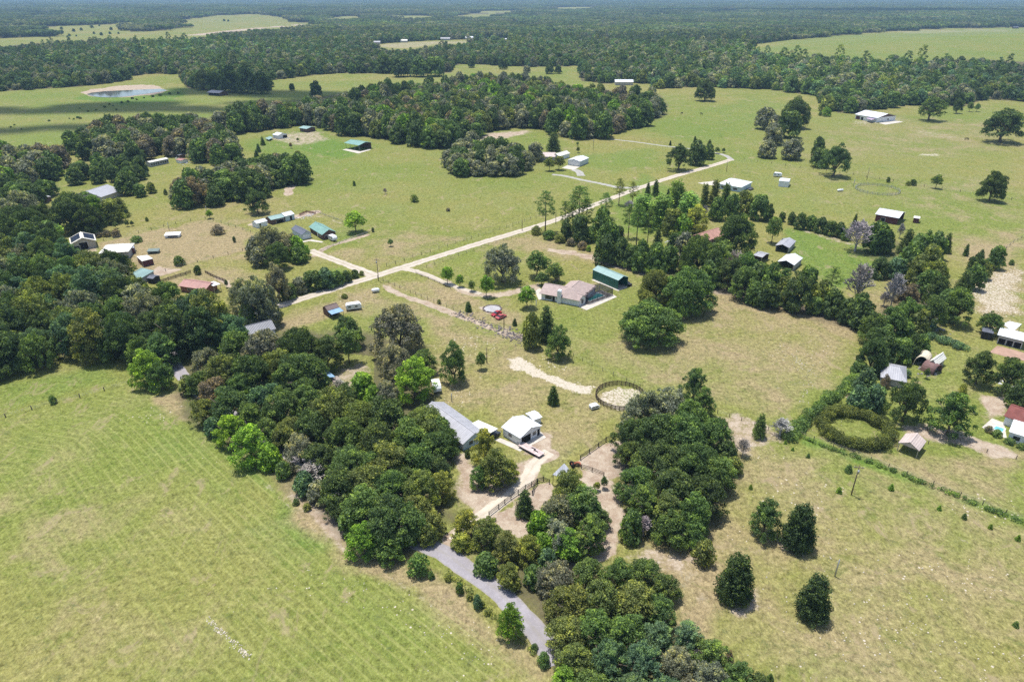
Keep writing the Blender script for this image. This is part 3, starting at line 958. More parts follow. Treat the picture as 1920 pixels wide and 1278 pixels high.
def build_protos():
    for i in range(4):
        r = g(100 + i)
        PROTO.setdefault('oak_big', []).append((clumps_to_mesh('oak_crown', billow(oak_clumps(22, 13.5, 80, r, 0.10, (.10, .22)), r, 5), 3.6, 0.26, r, LEAF, 0.65), trunk_mesh('oak_trunk', 22, 13.5, 7, r, .6), 22, 13.5))
    for i in range(5):
        r = g(120 + i)
        PROTO.setdefault('oak', []).append((clumps_to_mesh('oak_crown', billow(oak_clumps(12, 9.5, 44, r, 0.12, (.12, .27)), r, 5), 6.2, 0.20, r, LEAF, 0.65), trunk_mesh('oak_trunk', 12, 9.5, 6, r, .33), 12, 9.5))
    for i in range(3):
        r = g(140 + i)
        PROTO.setdefault('moss', []).append((clumps_to_mesh('oak_crown', billow(oak_clumps(14, 10.5, 64, r, 0.12, (.09, .18), 1.15), r, 4), 6.2, 0.20, r, LEAF, 0.6), trunk_mesh('oak_trunk', 14, 10.5, 7, r, .4), 14, 10.5))
    for i in range(3):
        r = g(160 + i)
        PROTO.setdefault('broad', []).append((clumps_to_mesh('broadleaf_crown', billow(oak_clumps(10, 10, 46, r, 0.08, (.11, .25), 1.0), r, 5), 7.0, 0.185, r, LEAF, 0.65), trunk_mesh('broadleaf_trunk', 10, 10, 5, r, .25), 10, 10))
    for i in range(3):
        r = g(180 + i)
        cl = [(c[0] * (1.0 if c[2] > 2.2 else .7), c[1] * (1.0 if c[2] > 2.2 else .7), c[2] + .8, c[3], c[4], c[5]) for c in oak_clumps(6, 6.2, 28, r, 0.25, (.18, .32), 0.9)]
        PROTO.setdefault('young', []).append((clumps_to_mesh('young_crown', cl, 13, 0.2, r, LEAF, 0.65), trunk_mesh('young_trunk', 6, 6.5, 4, r, .14, .3), 6, 7))
    for i in range(4):
        r = g(200 + i)
        PROTO.setdefault('cone', []).append((clumps_to_mesh('cedar_crown', billow(cone_clumps(6, 10, 60, r, .2, (.55, .75, .45, .6)[i]), r, 4), 6, 0.18, r, LEAF, 0.5, 0.2), trunk_mesh('cedar_trunk', 6, 10, 6, r, .18, straight=True), 6, 10))
    for i in range(3):
        r = g(220 + i)
        PROTO.setdefault('magnolia', []).append((clumps_to_mesh('magnolia_crown', [(c[0], c[1], c[2] + .2, c[3], c[4], c[5]) for c in billow(cone_clumps(7.5, 11, 90, r, .28, (.5, .42, .36)[i]), r, 4, (.3, .5), .95)], 7.5, 0.18, r, LEAF, 0.75, 0.1), trunk_mesh('magnolia_trunk', 7.5, 11, 5, r, .2, straight=True), 7.5, 11.4))
    for i in range(3):
        r = g(230 + i)
        cl = [(c[0] + math.sin(c[2] * .5 + i) * .4, c[1], c[2], c[3], c[4], c[5]) for c in cone_clumps(6, 14, 60, r, .45, .35)]
        PROTO.setdefault('poplar', []).append((clumps_to_mesh('poplar_crown', billow(cl, r, 4, (.35, .55), 1.0), 5.0, 0.22, r, LEAF, 0.6), trunk_mesh('poplar_trunk', 6, 14, 5, r, .2, straight=True), 6, 14))
    for i in range(4):
        r = g(240 + i)
        PROTO.setdefault('pine', []).append((clumps_to_mesh('pine_crown', billow(pine_clumps(8, 20, 46, r, (.4, .5, .3, .36)[i]), r, 3, (.4, .6), .9), 5, 0.2, r, LEAF, 0.7), trunk_mesh('pine_trunk', 8, 20, 12, r, .24, straight=True), 8, 20))
    for i in range(3):
        r = g(260 + i)
        PROTO.setdefault('shrub', []).append((clumps_to_mesh('shrub_foliage', oak_clumps(3.6, 2.6, 18, r, 0.0, (.26, .42), 0.9), 22, 0.15, r, LEAF, 0.6), trunk_mesh('shrub_stem', 3.6, 2.6, 4, r, .06, .1, .5), 3.6, 2.6))
    for i in range(3):
        r = g(280 + i)
        c, tr = bare_mesh('bare_crown', 8, 10, r, (.5, .45, .6)[i], 1.0)
        PROTO.setdefault('bare', []).append((c, tr, 8, 10))
    for i in range(2):
        r = g(300 + i)       # open grown oak showing limbs between loose foliage
        cl = [c for c in billow(oak_clumps(18, 12, 60, r, 0.2, (.10, .2), .7), r, 3) if c[2] > 2.3]
        PROTO.setdefault('open', []).append((clumps_to_mesh('oak_crown', cl, 4.2, 0.25, r, LEAF, 0.65), trunk_mesh('oak_trunk', 18, 12, 8, r, .5, .2, .62), 18, 12))


build_protos()
TINT = {
    'dark': ((0.105, 0.158, 0.057), 'dark green'), 'green': ((0.137, 0.216, 0.067), 'mid green'), 'olive': ((0.186, 0.226, 0.069), 'olive green'),
    'bright': ((0.195, 0.330, 0.050), 'bright green'), 'grey': ((0.238, 0.255, 0.178), 'grey-green moss-hung'), 'blue': ((0.129, 0.216, 0.116), 'blue-green'),
    'yellow': ((0.278, 0.316, 0.074), 'yellow-green'), 'brown': ((0.225, 0.202, 0.143), 'brownish'), 'brown_old': ((0.242, 0.207, 0.143), 'brownish'), 'rust': ((0.50, 0.465, 0.45), 'rust-coloured'),
    'bare': ((0.47, 0.435, 0.40), 'leafless grey'), 'hedge': ((0.130, 0.158, 0.047), 'yellow-green'), 'black': ((0.072, 0.115, 0.045), 'very dark green'), 'lime': ((0.250, 0.384, 0.099), 'light lime-green'),
}
KIND = {  # kind: (name, category, aspect H/W, noun)
    'oak': ('oak_tree', 'oak tree', 0.80, 'oak'), 'oak_big': ('oak_tree', 'oak tree', 0.62, 'oak'), 'moss': ('oak_tree', 'oak tree', 0.78, 'oak'), 'open': ('oak_tree', 'oak tree', 0.7, 'spreading oak'),
    'broad': ('broadleaf_tree', 'tree', 1.0, 'tree'), 'young': ('young_tree', 'tree', 1.15, 'tree'),
    'cone': ('cedar_tree', 'cedar tree', 1.6, 'cedar'), 'magnolia': ('magnolia_tree', 'magnolia tree', 1.5, 'magnolia'), 'pine': ('pine_tree', 'pine tree', 2.4, 'pine'),
    'poplar': ('tall_tree', 'tree', 2.2, 'tall tree'),
    'shrub': ('shrub', 'shrub', 0.72, 'shrub'), 'bare': ('dead_tree', 'dead tree', 1.25, 'tree'),
}
# each: cx, cy (middle of the visible crown in the photograph), width, kind, tint, aspect or None, group or None, label or None
TREES = []


def T(cx, cy, w, kind='oak', tint='green', asp=None, group=None, label=None):
    TREES.append([cx, cy, w, kind, tint, asp, group, label])


def TT(group, rows):
    for r in rows:
        T(*r[:5], r[5] if len(r) > 5 else None, group)


TT('oaks and undergrowth of the hedge wood along the paved lane', [
    (497, 655, 90, 'moss', 'grey'), (385, 678, 66, 'oak', 'grey'), (440, 655, 80, 'oak', 'green'), (420, 700, 90, 'moss', 'olive'), (372, 720, 60, 'oak', 'green'), (470, 700, 90, 'oak', 'dark'),
    (567, 705, 122, 'oak_big', 'dark'), (562, 655, 92, 'oak', 'dark'), (612, 662, 74, 'oak', 'dark'), (520, 690, 80, 'oak', 'olive'), (382, 770, 60, 'oak', 'olive'), (400, 735, 70, 'oak', 'brown'),
    (430, 760, 90, 'oak', 'dark'), (495, 752, 76, 'oak', 'blue'), (530, 765, 90, 'moss', 'green'), (620, 768, 100, 'moss', 'olive'), (572, 750, 70, 'oak', 'green'), (676, 785, 104, 'oak_big', 'olive'),
    (725, 742, 66, 'moss', 'grey'), (742, 680, 84, 'moss', 'grey'), (775, 712, 84, 'broad', 'bright', .9), (680, 722, 52, 'broad', 'bright', .9), (700, 745, 44, 'broad', 'bright', .9), (790, 680, 60, 'oak', 'green'),
    (730, 785, 100, 'oak', 'dark'), (792, 797, 96, 'oak_big', 'olive'), (817, 838, 74, 'oak', 'dark'), (580, 802, 84, 'moss', 'dark'), (642, 822, 96, 'oak', 'green'), (705, 832, 92, 'oak', 'dark'),
    (765, 822, 92, 'oak', 'green'), (562, 842, 74, 'moss', 'grey'), (600, 858, 74, 'oak', 'dark'), (655, 868, 90, 'oak_big', 'green'), (730, 866, 92, 'oak', 'olive'), (785, 868, 84, 'oak', 'green'), (820, 880, 62, 'oak', 'dark'),
    (800, 1000, 44, 'broad', 'olive', .9), (770, 1002, 40, 'broad', 'green', .9), (590, 880, 56, 'bare', 'bare', .8), (570, 905, 46, 'broad', 'blue', .9), (598, 920, 50, 'moss', 'grey'), (640, 915, 92, 'oak', 'dark'), (690, 905, 90, 'oak', 'olive'), (735, 915, 98, 'oak_big', 'green'),
    (790, 920, 86, 'oak', 'olive'), (826, 912, 58, 'broad', 'yellow', .95), (680, 952, 92, 'broad', 'green', .8), (632, 950, 54, 'oak', 'dark'), (735, 960, 90, 'oak', 'dark'), (785, 960, 80, 'oak', 'olive'),
    (655, 978, 50, 'broad', 'green', .9), (680, 1012, 78, 'broad', 'bright', .8), (722, 990, 100, 'oak', 'dark'), (767, 980, 82, 'oak', 'green'), (812, 980, 54, 'broad', 'olive', .9), (730, 1030, 58, 'broad', 'green', .8),
    (468, 832, 84, 'broad', 'bright', .85), (432, 806, 66, 'broad', 'bright', .9), (505, 855, 50, 'broad', 'bright', .9), (400, 800, 40, 'broad', 'blue', .9), (530, 880, 34, 'broad', 'green', .9),
    (275, 690, 72, 'broad', 'bright', .9), (300, 660, 70, 'broad', 'green', .9), (300, 705, 60, 'broad', 'green', .8), (260, 660, 60, 'broad', 'green'), (350, 640, 60, 'oak', 'dark'), (245, 625, 66, 'oak', 'dark'),
    (540, 812, 70, 'oak', 'olive'), (470, 780, 66, 'oak', 'green'), (500, 806, 56, 'oak', 'green'), (520, 820, 40, 'broad', 'green', .9), (352, 722, 40, 'oak', 'olive'), (822, 820, 56, 'oak', 'dark'),
    (806, 796, 44, 'oak', 'olive'), (838, 822, 54, 'oak', 'dark', 1.0), (826, 806, 46, 'oak', 'green', 1.0), (610, 790, 70, 'oak', 'olive'), (700, 870, 60, 'oak', 'green'), (760, 895, 60, 'oak', 'dark'), (665, 930, 60, 'oak', 'green'), (708, 798, 30, 'bare', 'bare', .8), (748, 812, 26, 'bare', 'bare', .8),
    (636, 720, 24, 'bare', 'bare', .8), (762, 935, 28, 'bare', 'bare', .8), (500, 715, 26, 'bare', 'bare', .8), (645, 745, 60, 'oak', 'dark'), (450, 725, 60, 'oak', 'green'),
])
TT('broadleaf trees over the far verge of the paved lane', [
    (874, 982, 61, 'broad', 'yellow', .9), (911, 999, 65, 'broad', 'olive', .9), (951, 1024, 63, 'broad', 'olive', .9), (911, 1056, 51, 'broad', 'green', .8), (954, 1079, 54, 'broad', 'olive', .9), (991, 1029, 61, 'broad', 'yellow', .9),
    (866, 1014, 40, 'broad', 'yellow', .8), (1001, 1079, 45, 'broad', 'green', .9), (1026, 1047, 42, 'broad', 'blue', .9),
])
T(958, 1165, 60, 'broad', 'bright', 1.35, None, 'bright green tree standing alone on the near verge beside the paved lane')
TT('bushes along the near verge of the paved lane', [
    (783, 1058, 46, 'shrub', 'green', .9), (862, 1102, 20, 'shrub', 'green', 1.2), (895, 1128, 22, 'shrub', 'blue', 1.4), (840, 1082, 18, 'shrub', 'olive', .8), (880, 1118, 16, 'shrub', 'olive', .8),
    (808, 1078, 18, 'shrub', 'green', .8), (1002, 1212, 16, 'shrub', 'green', .9), (915, 1146, 18, 'shrub', 'olive', .7), (555, 940, 16, 'shrub', 'green', .8), (1020, 1235, 30, 'shrub', 'green', .9), (905, 1132, 14, 'shrub', 'olive', .8), (575, 950, 18, 'shrub', 'olive', .8)])
TT('trees of the clump behind the black panel fence', [
    (1070, 920, 84, 'oak', 'olive', 1.0), (1047, 960, 84, 'oak', 'grey'), (1092, 950, 92, 'oak', 'green'), (1010, 985, 52, 'broad', 'bright', 1.1), (1050, 1005, 76, 'moss', 'grey'), (1110, 1000, 78, 'broad', 'green', .9),
    (1020, 1020, 50, 'broad', 'bright', .9), (1065, 1020, 70, 'broad', 'bright', .8), (1120, 970, 54, 'oak', 'dark'), (1085, 1020, 60, 'broad', 'green', .8), (1030, 985, 50, 'broad', 'green', 1)])
T(984, 942, 38, 'cone', 'dark', 1.5, None, 'dark cedar at the corner of the black panel fence beside the sandy drive')
T(1133, 905, 18, 'young', 'dark', 1.5, None, 'small dark tree beside the horse pen rails')
T(1119, 912, 16, 'young', 'yellow', 1.2, None, 'small yellow-green tree on bare sand beside the horse pen rails')
T(1180, 935, 34, 'oak', 'dark', 1.4, None, 'narrow dark tree at the left edge of the great oak clump')
TT('trees of the wood at the bottom of the picture', [
    (1040, 1085, 84, 'moss', 'grey'), (1100, 1076, 78, 'oak', 'green'), (1160, 1078, 72, 'oak', 'green'), (1208, 1076, 72, 'oak', 'green'), (1245, 1100, 66, 'oak', 'dark'), (1070, 1130, 90, 'oak', 'olive'), (1130, 1122, 92, 'oak', 'olive'),
    (1190, 1128, 96, 'broad', 'olive', .8), (1235, 1148, 76, 'oak', 'green'), (1060, 1190, 86, 'oak', 'olive'), (1115, 1180, 92, 'oak', 'green'), (1175, 1190, 92, 'oak', 'green'), (1230, 1200, 84, 'broad', 'blue', .8), (1290, 1192, 70, 'broad', 'blue', .8),
    (1335, 1228, 76, 'broad', 'green', .8), (1080, 1240, 84, 'broad', 'olive', .8), (1140, 1240, 92, 'moss', 'blue'), (1205, 1245, 96, 'moss', 'blue'), (1270, 1245, 86, 'moss', 'grey'), (1330, 1275, 86, 'moss', 'grey'), (1385, 1268, 66, 'broad', 'green', .9),
    (1425, 1290, 60, 'oak', 'dark'), (1060, 1270, 60, 'broad', 'bright', .8), (1110, 1290, 90, 'oak', 'green'), (1180, 1300, 96, 'moss', 'blue'), (1250, 1305, 90, 'moss', 'blue'), (1370, 1310, 80, 'oak', 'green'), (1310, 1210, 30, 'cone', 'olive', 1.4), (1368, 1228, 20, 'cone', 'brown', 1.5),
    (1300, 1310, 80, 'moss', 'grey'), (1240, 1340, 90, 'oak', 'green'), (1140, 1345, 90, 'oak', 'green'), (1055, 1115, 50, 'oak', 'grey'), (1300, 1222, 34, 'bare', 'bare', .8), (1120, 1150, 24, 'bare', 'bare', .8), (1195, 1165, 28, 'bare', 'bare', .8)])
TT('oaks of the great clump beside the round pen', [
    (1205, 772, 98, 'moss', 'grey'), (1250, 765, 94, 'moss', 'grey'), (1290, 785, 89, 'oak', 'green'), (1186, 818, 85, 'moss', 'dark'), (1230, 815, 103, 'oak', 'dark'), (1285, 820, 103, 'oak', 'green'), (1335, 815, 80, 'oak', 'green'), (1360, 845, 46, 'oak', 'dark'),
    (1180, 850, 60, 'oak', 'dark'), (1240, 868, 112, 'oak_big', 'dark'), (1300, 868, 112, 'oak_big', 'dark'), (1347, 890, 80, 'oak', 'green'), (1376, 872, 38, 'broad', 'olive', .8), (1195, 905, 80, 'oak', 'green'), (1262, 920, 107, 'oak', 'dark'), (1318, 930, 94, 'oak', 'black'),
    (1210, 945, 73, 'broad', 'green', 1), (1185, 985, 50, 'broad', 'green', 1.2), (1250, 960, 78, 'broad', 'olive', .9), (1300, 965, 85, 'broad', 'green', .9), (1262, 990, 78, 'oak', 'green'), (1298, 1000, 60, 'oak', 'green'), (1230, 985, 40, 'oak', 'dark'), (1245, 795, 30, 'bare', 'bare', .8), (1305, 850, 26, 'bare', 'bare', .8), (1215, 870, 24, 'bare', 'bare', .8)])
T(1208, 985, 26, 'bare', 'bare', 1.8, None, 'tangle of bare grey vines on a dead trunk below the great oak clump')
T(1303, 722, 56, 'broad', 'dark', 1.25, None, 'tall dark tree behind the great oak clump, at the bare track')
T(1320, 752, 46, 'broad', 'green', 1.2, None, 'mid green tree in front of the tall dark one at the bare track')
T(1426, 797, 28, 'cone', 'green', 1.8, None, 'single green cedar by the field corner, beside a bare grey tree')
T(1395, 838, 24, 'bare', 'bare', 1.6, None, 'small leafless grey tree just right of the great oak clump')
T(1466, 800, 36, 'bare', 'bare', 1.0, None, 'leafless lilac-grey bush at the field corner near the clipped hedge ring')
T(1373, 842, 20, 'cone', 'dark', 1.9, None, 'thin dark cedar at the right edge of the great oak clump')
T(1358, 798, 20, 'young', 'dark', 1.1, None, 'small round dark tree behind the right edge of the great oak clump')
T(1320, 1034, 50, 'shrub', 'olive', .95, None, 'round olive-green bush in front of the great oak clump')
T(1383, 1080, 68, 'magnolia', 'black', 1.55, None, 'dark magnolia on a reddish leaf ring below the great oak clump')
T(1437, 970, 72, 'broad', 'green', 1.1, None, 'mid green tree, left one of the pair standing close together in the dry field')
T(1502, 985, 62, 'magnolia', 'black', 1.55, None, 'very dark magnolia, right one of the pair standing close together in the dry field')
T(1530, 1117, 62, 'magnolia', 'black', 1.6, None, 'dark columnar magnolia beside the short pole in the dry field')
T(1038, 740, 24, 'cone', 'dark', 1.6, None, 'small dark cedar alone between the white garage and the round pen')
T(850, 681, 60, 'broad', 'green', 1.35, None, 'egg-shaped green tree alone in the paddock left of the white rock strip')
T(902, 677, 24, 'young', 'green', 1.4, None, 'small green tree beside a short pole left of the white rock strip')
T(997, 622, 40, 'broad', 'olive', 1.5, 'three trees by the round lawn below the pink-roofed house')
T(1025, 606, 40, 'cone', 'dark', 1.8, 'three trees by the round lawn below the pink-roofed house')
T(1046, 642, 54, 'broad', 'green', 1.1, 'three trees by the round lawn below the pink-roofed house')
T(908, 838, 54, 'broad', 'yellow', 1.5, None, 'tall vine-covered yellow-green tree in front of the long grey-roofed house')
T(930, 878, 86, 'broad', 'olive', .85, None, 'wide vine-covered tree inside the bend of the sandy drive')
T(957, 882, 44, 'broad', 'yellow', 1, None, 'yellow-green bushy tree at the drive side of the vine-covered clump')
T(897, 895, 44, 'broad', 'green', 1, None, 'green bushy tree at the left foot of the vine-covered clump')
T(876, 851, 14, 'shrub', 'dark', 1.1, None, 'small round dark shrub at the end wall of the grey-roofed house')
T(1218, 603, 142, 'oak_big', 'green', .5, None, 'huge spreading green oak alone in the dry pasture right of the pink-roofed house')
T(1288, 546, 120, 'oak_big', 'green', .66, None, 'huge green oak behind the other one, beside the dark hedgerow')
T(1232, 538, 86, 'oak', 'olive', .75, None, 'olive oak in the gap between the two huge green ones')
T(942, 494, 88, 'moss', 'grey', .8, None, 'grey-green round oak left of the pink-roofed house, by the tree-lined drive')
T(1008, 497, 52, 'young', 'green', .9, None, 'loose green tree right of the round grey-green oak')
T(1040, 512, 38, 'young', 'green', .9, None, 'green tree with a red shrub at its foot behind the pink-roofed house')
T(1016, 523, 28, 'young', 'dark', .85, None, 'small dark round tree behind the pink-roofed house')
T(1044, 519, 14, 'shrub', 'rust', .9, None, 'small red-leaved shrub behind the pink-roofed house')
T(988, 558, 40, 'young', 'bright', 1, None, 'light green tree in front of the gable end of the pink-roofed house')
T(838, 517, 28, 'young', 'bright', 1.15, 'four small trees lining the drive to the pink-roofed house')
T(862, 527, 20, 'young', 'bright', 1.2, 'four small trees lining the drive to the pink-roofed house')
T(884, 536, 18, 'young', 'green', 1.2, 'four small trees lining the drive to the pink-roofed house')
T(912, 537, 32, 'young', 'bright', 1.3, 'four small trees lining the drive to the pink-roofed house')
T(878, 574, 15, 'cone', 'green', 1.4, None, 'small green tree just left of the stone-edged round bed')
T(965, 603, 11, 'cone', 'dark', 1.4, None, 'tiny dark cedar right of the two red cars')
T(823, 565, 9, 'shrub', 'olive', .9, None, 'tiny olive bush on the gully fence')
T(652, 648, 52, 'young', 'green', 1.35, None, 'tree with a visible trunk in the little clearing behind the hedge wood')
T(653, 622, 68, 'oak', 'dark', .85, None, 'round dark green oak in front of the small blue-roofed shed')
T(748, 618, 122, 'moss', 'grey', .78, None, 'big grey-green moss-hung oak standing right of the small round dark one')
T(483, 565, 84, 'moss', 'grey', 1.0, 'grey oaks at the near end of the gravel road')
T(450, 555, 60, 'moss', 'grey', 1.0, 'grey oaks at the near end of the gravel road')
T(520, 530, 56, 'moss', 'grey', 1.2, 'grey oaks at the near end of the gravel road')
T(505, 585, 50, 'moss', 'grey', 1.0, 'grey oaks at the near end of the gravel road')
T(465, 590, 36, 'broad', 'bright', 1.0, 'grey oaks at the near end of the gravel road')
TT('hedgerow of dark trees along the gravel road', [(560, 535, 34, 'oak', 'grey'), (585, 525, 42, 'oak', 'dark'), (612, 522, 40, 'oak', 'blue'), (632, 522, 30, 'oak', 'green'), (650, 518, 24, 'oak', 'dark'), (665, 513, 20, 'oak', 'dark'), (678, 512, 12, 'shrub', 'olive'), (540, 545, 34, 'oak', 'dark')])
TT('trees of the round clump facing the green-roofed house', [(505, 455, 62, 'moss', 'grey', .95), (478, 465, 44, 'moss', 'grey'), (535, 460, 56, 'moss', 'grey'), (555, 465, 46, 'oak', 'bright'), (520, 480, 56, 'oak', 'dark'), (485, 482, 40, 'moss', 'grey'), (560, 478, 34, 'oak', 'green')])
T(665, 416, 50, 'young', 'bright', .75, None, 'spreading bright green tree right of the green-roofed house')
T(699, 431, 7, 'shrub', 'dark', 1.2, None, 'tiny dark shrub at the end of the garden path')
T(732, 455, 13, 'young', 'green', 1.1, None, 'tiny tree alone in the dry grass above the road junction')
T(777, 372, 18, 'shrub', 'olive', .75, None, 'small olive bush alone in the middle of the big pasture')
T(664, 344, 8, 'shrub', 'green', 1.1, None, 'tiny green shrub alone near the pasture top')
T(481, 378, 52, 'oak', 'dark', .85, None, 'round dark oak alone at the left corner of the big pasture')
T(722, 358, 8, 'bare', 'bare', 1.5, None, 'tiny bare sapling in the big pasture')
T(840, 393, 10, 'shrub', 'brown', .6, None, 'low brown weed clump in the big pasture')
T(392, 402, 16, 'young', 'bright', 1.0, None, 'small bright green tree on the far fence of the brown paddock')
T(439, 449, 8, 'shrub', 'dark', 1.4, None, 'tiny dark shrub in the corner of the brown paddock')
T(408, 431, 28, 'shrub', 'brown', .55, None, 'wide brownish bush in the brown paddock')
T(370, 506, 17, 'shrub', 'dark', 1.0, None, 'round dark bush behind the red-roofed house')
T(335, 489, 26, 'shrub', 'green', .6, None, 'low green bush on the near fence of the brown paddock')
T(256, 448, 26, 'shrub', 'green', .4, None, 'low green weed clump beside the pale barn')
T(217, 437, 22, 'shrub', 'brown', .6, 'bushes along the back fence by the solar-roofed shed')
T(200, 438, 18, 'shrub', 'brown', .6, 'bushes along the back fence by the solar-roofed shed')
T(184, 440, 16, 'shrub', 'brown', .6, 'bushes along the back fence by the solar-roofed shed')
T(216, 422, 12, 'young', 'dark', 1.1, 'bushes along the back fence by the solar-roofed shed')
T(238, 419, 11, 'young', 'dark', 1.1, 'bushes along the back fence by the solar-roofed shed')
T(247, 419, 9, 'young', 'dark', 1.1, 'bushes along the back fence by the solar-roofed shed')
T(275, 411, 8, 'shrub', 'olive', 1, 'bushes along the back fence by the solar-roofed shed')
T(646, 555, 16, 'shrub', 'olive', .5, None, 'low olive bushes above the small blue-roofed shed')
T(424, 532, 10, 'young', 'dark', 1.6, None, 'small dark tree at the right end of the red-roofed house')
T(328, 538, 14, 'young', 'green', 1.1, None, 'small green tree at the left end of the red-roofed house')
T(310, 360, 9, 'shrub', 'olive', 1.2, None, 'small olive shrub in the lane meadow left of the dark paddock trees')
T(345, 328, 10, 'young', 'olive', 1.1, None, 'small olive tree below the long mobile home')
TT('trees round the grey-roofed homestead', [
    (170, 392, 66, 'broad', 'bright', .8), (205, 395, 50, 'broad', 'olive', .8), (225, 388, 30, 'cone', 'olive', 1.2), (130, 398, 80, 'oak', 'dark'), (45, 393, 80, 'moss', 'grey'), (80, 410, 60, 'oak', 'dark'), (170, 412, 60, 'oak', 'black'),
    (20, 420, 70, 'oak', 'dark'), (95, 440, 50, 'broad', 'lime', .8), (235, 345, 44, 'oak', 'dark'), (262, 357, 26, 'oak', 'green'), (283, 352, 22, 'broad', 'olive', .9), (90, 352, 34, 'oak', 'green'), (40, 365, 34, 'oak', 'green'), (140, 330, 34, 'oak', 'dark'), (12, 345, 40, 'oak', 'dark'), (0, 395, 60, 'moss', 'grey')])
TT('scattered trees round the green-roofed pavilion', [(492, 264, 11, 'cone', 'green', 1.5), (484, 277, 11, 'cone', 'green', 1.5), (481, 290, 14, 'cone', 'green', 1.4), (545, 273, 9, 'young', 'brown', 1.1), (558, 262, 7, 'young', 'olive', 1), (558, 290, 14, 'young', 'olive', 1), (445, 292, 20, 'oak', 'dark', 1.1)])
# pines and tall trees between the gravel road and the brown-roofed house
TT('pines and tall trees between the gravel road and the brown-roofed house', [
    (1023, 397, 34, 'pine', 'green', 2.2), (1060, 408, 24, 'pine', 'green', 2.6), (1087, 392, 44, 'pine', 'green', 1.9), (1073, 412, 22, 'pine', 'dark', 2.5), (1100, 405, 30, 'pine', 'green', 2.1), (1088, 428, 40, 'oak', 'dark', 1.2), (1062, 432, 26, 'oak', 'dark', 1.2),
    (1137, 386, 26, 'pine', 'green', 1.8), (1162, 360, 22, 'pine', 'olive', 2.3), (1187, 362, 20, 'pine', 'olive', 2.2), (1215, 356, 14, 'cone', 'dark', 2.2), (1230, 352, 16, 'cone', 'dark', 2.0), (1130, 420, 46, 'oak', 'green', 1.1), (1140, 450, 50, 'oak', 'green', 1.2),
    (1136, 468, 46, 'oak', 'dark', 1.1), (1196, 425, 30, 'pine', 'green', 2.8), (1216, 430, 26, 'pine', 'green', 2.9), (1180, 415, 26, 'pine', 'green', 2.4), (1207, 392, 44, 'poplar', 'lime', 1.2), (1240, 395, 44, 'poplar', 'lime', 1.4), (1270, 372, 36, 'poplar', 'lime', 1.9),
    (1290, 392, 44, 'poplar', 'lime', 1.4), (1262, 415, 44, 'broad', 'olive', 1.1), (1305, 412, 54, 'broad', 'yellow', .9), (1280, 425, 40, 'broad', 'bright', .9), (1322, 365, 18, 'poplar', 'olive', 2.4), (1340, 362, 20, 'poplar', 'olive', 2.6), (1362, 368, 20, 'poplar', 'green', 2.6), (1345, 392, 34, 'broad', 'green', 1.1),
    (1372, 388, 34, 'broad', 'green', 1.2), (1395, 380, 46, 'open', 'olive', .9), (1425, 388, 40, 'oak', 'green', 1.1), (1443, 400, 22, 'oak', 'dark', 1.4), (1322, 395, 14, 'bare', 'bare', 1.6), (1105, 440, 30, 'oak', 'green'), (1160, 440, 24, 'oak', 'dark', 1.2), (1075, 385, 16, 'pine', 'green', 2.6),
    (1252, 372, 16, 'cone', 'dark', 2.4), (1180, 385, 20, 'bare', 'bare', 1.0)])
TT('bushes at the foot of the pines beside the gravel road', [(1005, 432, 24, 'shrub', 'olive', .6), (1030, 440, 26, 'shrub', 'green', .6), (1050, 447, 24, 'shrub', 'olive', .6), (1070, 454, 22, 'shrub', 'brown', .6), (1092, 460, 22, 'shrub', 'brown', .7), (1104, 466, 12, 'shrub', 'bright', .9)])
TT('dense hedgerow below the brown-roofed house', [
    (1165, 472, 41, 'oak', 'dark', 1.1), (1185, 480, 39, 'oak', 'dark', 1.1), (1200, 488, 39, 'oak', 'green', 1.0), (1232, 462, 32, 'cone', 'dark', 2.2), (1230, 488, 46, 'oak', 'green', 1.2), (1255, 485, 39, 'oak', 'green', 1.1), (1283, 466, 54, 'open', 'grey', 1.1), (1280, 492, 16, 'cone', 'dark', 1.8),
    (1310, 480, 73, 'oak', 'green', .95), (1342, 492, 69, 'oak', 'green', 1.0), (1368, 512, 57, 'oak', 'dark', 1.0), (1400, 505, 57, 'oak', 'green', 1.0), (1395, 530, 64, 'oak', 'green', .9), (1425, 522, 52, 'oak', 'dark', 1.1), (1446, 530, 50, 'oak', 'green', 1.2), (1385, 492, 39, 'oak', 'olive', .9),
    (1440, 552, 52, 'oak', 'dark', .9), (1470, 545, 46, 'oak', 'olive', 1), (1500, 548, 64, 'oak', 'dark', 1.1), (1515, 525, 41, 'oak', 'green', 1.3), (1540, 555, 48, 'oak', 'olive', 1), (1560, 530, 32, 'pine', 'green', 1.9), (1563, 568, 46, 'oak', 'dark', 1), (1590, 584, 39, 'oak', 'dark', 1.1), (1622, 592, 52, 'oak', 'black', 1),
    (1640, 615, 59, 'oak', 'green', .9), (1675, 605, 64, 'oak', 'green', .9), (1705, 590, 57, 'oak', 'green', 1), (1720, 600, 50, 'oak', 'olive', .9), (1615, 570, 39, 'oak', 'green', .9), (1645, 640, 57, 'oak', 'dark', .9), (1660, 628, 40, 'oak', 'green', .9),
    (1415, 550, 40, 'oak', 'green', 1), (1487, 568, 34, 'oak', 'dark', .9), (1530, 572, 34, 'oak', 'green', .9), (1330, 515, 46, 'oak', 'green', .9), (1205, 470, 30, 'oak', 'green', 1.2), (1260, 462, 28, 'poplar', 'dark', 1.9), (1695, 620, 40, 'oak', 'green', .8), (1605, 600, 30, 'oak', 'green', .9), (1357, 480, 34, 'poplar', 'green', 1.7), (1470, 525, 26, 'poplar', 'green', 1.8)])
T(1383, 440, 88, 'oak_big', 'dark', .85, None, 'round dark oak overhanging the brown-roofed house')
T(1378, 492, 36, 'bare', 'bare', 1.5, 'leafless grey trees in the hedgerows on the right')
